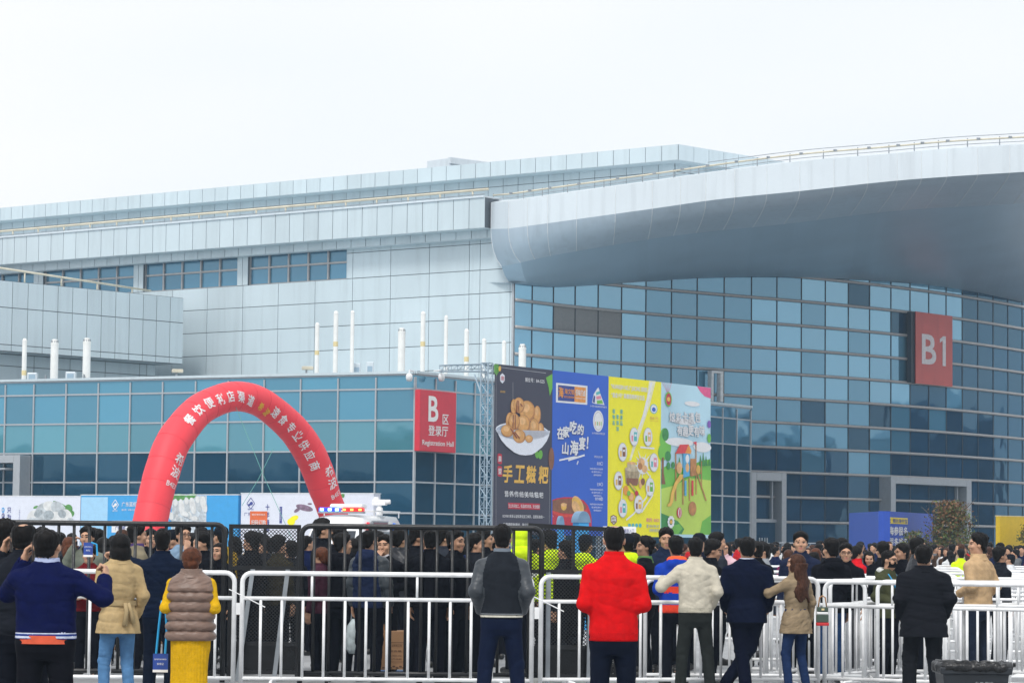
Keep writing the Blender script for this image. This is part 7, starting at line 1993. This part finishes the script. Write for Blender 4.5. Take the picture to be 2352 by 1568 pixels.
# handbag of the woman in tweed
p = U(1889, 1408, dep(213)); bag = thing('handbag', 'green handbag with white and red stripes on the arm of the woman in tweed', 'handbag', (p.x, p.y, p.z - 0.13))
mb = MB(); bw, bh, bdp = 0.135, 0.20, 0.09
for z0, z1, mi in ((0, .035, 2), (.036, .12, 0), (.121, .148, 1), (.149, .20, 0)): mb.box((p.x, p.y, p.z - .13 + (z0 + z1) / 2), (bw - 0.12 * (z0 + z1) / 2, bdp, z1 - z0), mi)
mb.build('bag_body', [mat('bag_green', (0.045, 0.075, 0.055), 0.5), M_paper, mat('bag_red', (0.5, 0.015, 0.02), 0.5)], bag, bevel=0.008)
mb = MB(); mb.tube([p + Vector((-0.045, 0, 0.07)), p + Vector((-0.03, 0, 0.17)), p + Vector((0, 0, 0.19)), p + Vector((0.03, 0, 0.17)), p + Vector((0.045, 0, 0.07))], 0.008, 6); mb.build('bag_handle', mat('bag_tan', (0.40, 0.20, 0.08), 0.5), bag, smooth=True)
mb = MB(); mb.box(p + Vector((0, -0.05, 0.045)), (0.03, 0.01, 0.02)); mb.build('bag_clasp', M_yband, bag)
# cartons on a blue pallet
M_ct = mat('carton', (0.36, 0.20, 0.10), 0.75, var=0.10, vscale=4); M_ctd = mat('carton_print', (0.10, 0.05, 0.03), 0.7)
def carton(x, ya, yb_, w_, s, dpt, label, handle=False):
    d = dep(s); p0 = U(x, yb_, d); hgt = U(x, ya, d).z - p0.z; W_ = w_ / s
    t = thing('carton', label, 'carton', (p0.x, p0.y, p0.z), 0.12); M_ = WM[t.name]
    mb = MB(); mb.obox(M_ @ Vector((-W_ / 2, -dpt / 2, 0)), M_.to_3x3() @ Vector((W_, 0, 0)), M_.to_3x3() @ Vector((0, dpt, 0)), Vector((0, 0, hgt))); mb.build('box', M_ct, t, bevel=0.006)
    B = Board(M_ @ Vector((-W_ / 2, -dpt / 2 - 0.001, 0)), M_.to_3x3() @ Vector((1, 0, 0)), parent=t, out=M_.to_3x3() @ Vector((0, -1, 0)))
    it = [('r', (W_ * (0.06 + 0.115 * k), hgt * (0.03 + 0.035 * (k % 2)), W_ * (0.15 + 0.115 * k), hgt * (0.065 + 0.035 * (k % 2))), 0) for k in range(8)]
    for a0, b0_, a1, b1 in ((.18, .2, .82, .2), (.18, .7, .82, .7), (.18, .2, .18, .7), (.82, .2, .82, .7)): it.append(('l', ((W_ * a0, hgt * b0_), (W_ * a1, hgt * b1), 0.006), 0))
    B.shapes(it, [M_ctd], 'printed_border', 0.002)
    for v, tx in ((.62, '食品有限公司'), (.48, '净含量'), (.36, '手工制作 15kg'), (.27, '生产日期')): B.text(tx, W_ / 2, hgt * v, hgt * .05, M_ctd, W_ * .42, lift=0.004)
    if handle:
        mb = MB(); mb.obox(M_ @ Vector((-W_ / 2 + .02, -.02, hgt)), M_.to_3x3() @ Vector((W_ * .3, 0, .30)), M_.to_3x3() @ Vector((0, .03, 0)), Vector((0.1, 0, 0.0))); mb.build('open_flap', M_ct, t)
carton(905, 1447, 1535, 66, 190, .34, 'brown printed carton standing at the feet of the carton carrier', True)
carton(872, 1450, 1536, 32, 186, .3, 'narrow brown carton behind the larger printed carton')
p = U(908, 1541, dep(189)); t = thing('pallet', 'low blue plastic pallet under the brown cartons', 'pallet', (p.x, p.y, 0)); mb = MB(); mb.box((p.x, p.y + .05, p.z - .012), (0.62, 0.5, 0.03)); mb.build('deck', mat('pallet_blue', (0.02, 0.14, 0.40), 0.5), t, bevel=0.005)
mb = MB()
for k in (-.26, 0, .26): mb.box((p.x + k, p.y + .05, (p.z - .03) / 2), (0.08, 0.46, p.z - .03))
mb.build('leg', mat('pallet_blue', (0.02, 0.14, 0.40), 0.5), t)
# white carrier bag of the hooded man
p = U(812, 1460, dep(197)); t = thing('carrier_bag', 'white green printed carrier bag hanging left of the carton carrier', 'bag', (p.x, p.y, p.z - .2))
mb = MB(); mb.lathe((p.x, p.y, p.z - .2), [(.05, 0), (.085, .05), (.09, .2), (.075, .32), (.02, .40)], 12); ob = mb.build('bag_body', mat('bag_film', (0.50, 0.58, 0.60), 0.35, var=0.3, vscale=14, bump=0.6, bscale=25), t, smooth=True)
mb = MB(); mb.tube([p + Vector((-.03, 0, .18)), p + Vector((-.02, 0, .34)), p + Vector((.02, 0, .34)), p + Vector((.03, 0, .18))], .008, 5); mb.build('bag_handle', M_grey, t)
# litter bin
s_ = 258; c = U(2232, 1540, dep(s_)); t = thing('litter_bin', 'black wheeled litter bin lined with a black bag at the bottom right', 'bin', (c.x, c.y, 0)); zt_ = U(2232, 1524, dep(s_)).z
def sq(w, dd, z): return [(c.x - w, c.y - dd, z), (c.x + w, c.y - dd, z), (c.x + w, c.y + dd, z), (c.x - w, c.y + dd, z)]
M_bin = mat('bin_plastic', (0.012, 0.016, 0.022), 0.4, var=0.1); M_bag = mat('bin_bag', (0.006, 0.006, 0.007), 0.32, bump=0.9, bscale=18)
mb = MB(); vs = sq(.25, .20, .06) + sq(.29, .24, zt_ - .08) + sq(.315, .26, zt_ - .08) + sq(.315, .26, zt_ - .02) + sq(.28, .23, zt_ - .02) + sq(.26, .21, zt_ - .25)
mb.add(vs, [(i * 4 + j, i * 4 + (j + 1) % 4, (i + 1) * 4 + (j + 1) % 4, (i + 1) * 4 + j) for i in range(5) for j in range(4)] + [(3, 2, 1, 0), (20, 21, 22, 23)]); ob = mb.build('bin_body', M_bin, t, bevel=0.012)
B = Board((c.x - .29, c.y - .243, zt_ - .22), (1, 0, 0), parent=ob, out=(0, -1, 0)); B.text('白云保洁', .36, .05, .055, mat('bin_letter', (0.35, 0.38, 0.40), 0.5), .16, lift=0.006)
for dx in (-.2, .2):
    mb = MB(); mb.tube([(c.x + dx - .03, c.y + .2, .06), (c.x + dx + .03, c.y + .2, .06)], .06, 12); mb.build('wheel', M_rub, t)
mb = MB(); rgb_ = np.random.default_rng(3); rim = []
for a in np.linspace(0, 2 * math.pi, 72, endpoint=False):
    w_ = (abs(math.cos(a)) ** 6 + abs(math.sin(a)) ** 6) ** (-1 / 6); rim.append((math.cos(a) * w_, math.sin(a) * w_))
lv = [(.30, .25, -.05), (.328, .275, -.055), (.332, .278, -.01), (.318, .265, .018), (.285, .235, .012), (.26, .21, -.12)]
vs = []
for k, (rx, ry, dz_) in enumerate(lv):
    for j, (x, y) in enumerate(rim): jt = rgb_.normal(0, .006) if 0 < k < 5 else 0; vs.append((c.x + x * (rx + jt), c.y + y * (ry + jt), zt_ + dz_ + rgb_.normal(0, .008)))
mb.add(vs, [(i * 72 + j, i * 72 + (j + 1) % 72, (i + 1) * 72 + (j + 1) % 72, (i + 1) * 72 + j) for i in range(5) for j in range(72)]); mb.build('bin_liner', M_bag, t, smooth=True)
# small blue kiosk tops and notice boards over the mesh gate
for x, s_, w_, ya, lab in ((1287, 120, 15, 1184, 'small blue and white booth top left above the crooked gate'), (1334, 120, 34, 1173, 'larger blue booth with grey arched roof above the crooked gate')):
    d = dep(s_); p = U(x, 1215, d); zt_ = U(x, ya, d).z; t = thing('ticket_booth', lab, 'booth', (p.x, p.y, 0), 0.5); W_ = w_ / s_
    mb = MB(); mb.box((p.x, p.y, (zt_ - .22) / 2), (W_ * .8, W_ * .8, zt_ - .22), rz=0.5); mb.build('booth_body', M_hb, t)
    mb = MB(); Mz = Matrix.Translation((p.x, p.y, zt_ - .22)) @ Matrix.Rotation(0.5, 4, 'Z'); ar = [(W_ * .5 * math.cos(a), .22 * math.sin(a)) for a in np.linspace(0, math.pi, 12)]
    mb.add([Mz @ Vector((x_, y_, z_)) for y_ in (-W_ * .45, W_ * .45) for x_, z_ in ar], [tuple(range(12)), tuple(range(23, 11, -1))] + [(i, 12 + i, 13 + i, i + 1) for i in range(11)] + [(11, 23, 12, 0)]); mb.build('booth_roof', mat('booth_roof_blue', (0.16, 0.28, 0.42), 0.5), t)
p = U(1425, 1230, dep(110)); t = thing('notice_board', 'white notice board about the entrance over the crowd by the yellow poster', 'notice', (p.x, p.y, 0))
a, b = U(1385, 1208, dep(110)), U(1461, 1234, dep(110)); mb = MB(); mb.box(((a.x + b.x) / 2, p.y, (a.z + b.z) / 2 - .1), (b.x - a.x, .04, a.z - b.z + .2)); ob = mb.build('board', M_paper, t)
mb = MB()
for x in (a.x + .08, b.x - .08): mb.tube([(x, p.y + .04, 0), (x, p.y + .04, a.z)], .02, 6)
mb.build('leg', M_grey, t)
B = Board((a.x, p.y - .021, b.z), (1, 0, 0), parent=ob, out=(0, -1, 0)); wB, hB = b.x - a.x, a.z - b.z; B.text('入口说明', wB * .32, hB * .55, .10, M_navy, wB * .34); B.text('展商入口', wB * .78, hB * .6, .09, M_navy, wB * .3); B.text('展位', wB * .78, hB * .2, .06, M_navy, wB * .14)
# ================================================================== thin haze between the camera and the halls
hm = bpy.data.materials.new('haze_air'); hm.use_nodes = True
hm.node_tree.nodes.clear()
ho = hm.node_tree.nodes.new('ShaderNodeOutputMaterial'); hv = hm.node_tree.nodes.new('ShaderNodeVolumePrincipled')
hv.inputs['Color'].default_value = (0.62, 0.82, 1.0, 1); hv.inputs['Density'].default_value = 0.00042; hv.inputs['Anisotropy'].default_value = 0.2
hm.node_tree.links.new(hv.outputs[0], ho.inputs['Volume'])
mb = MB(); mb.obox((-600, -80, -1), (1200, 0, 0), (0, 1500, 0), (0, 0, 38))
tag(mb.build('haze', hm), kind='stuff')
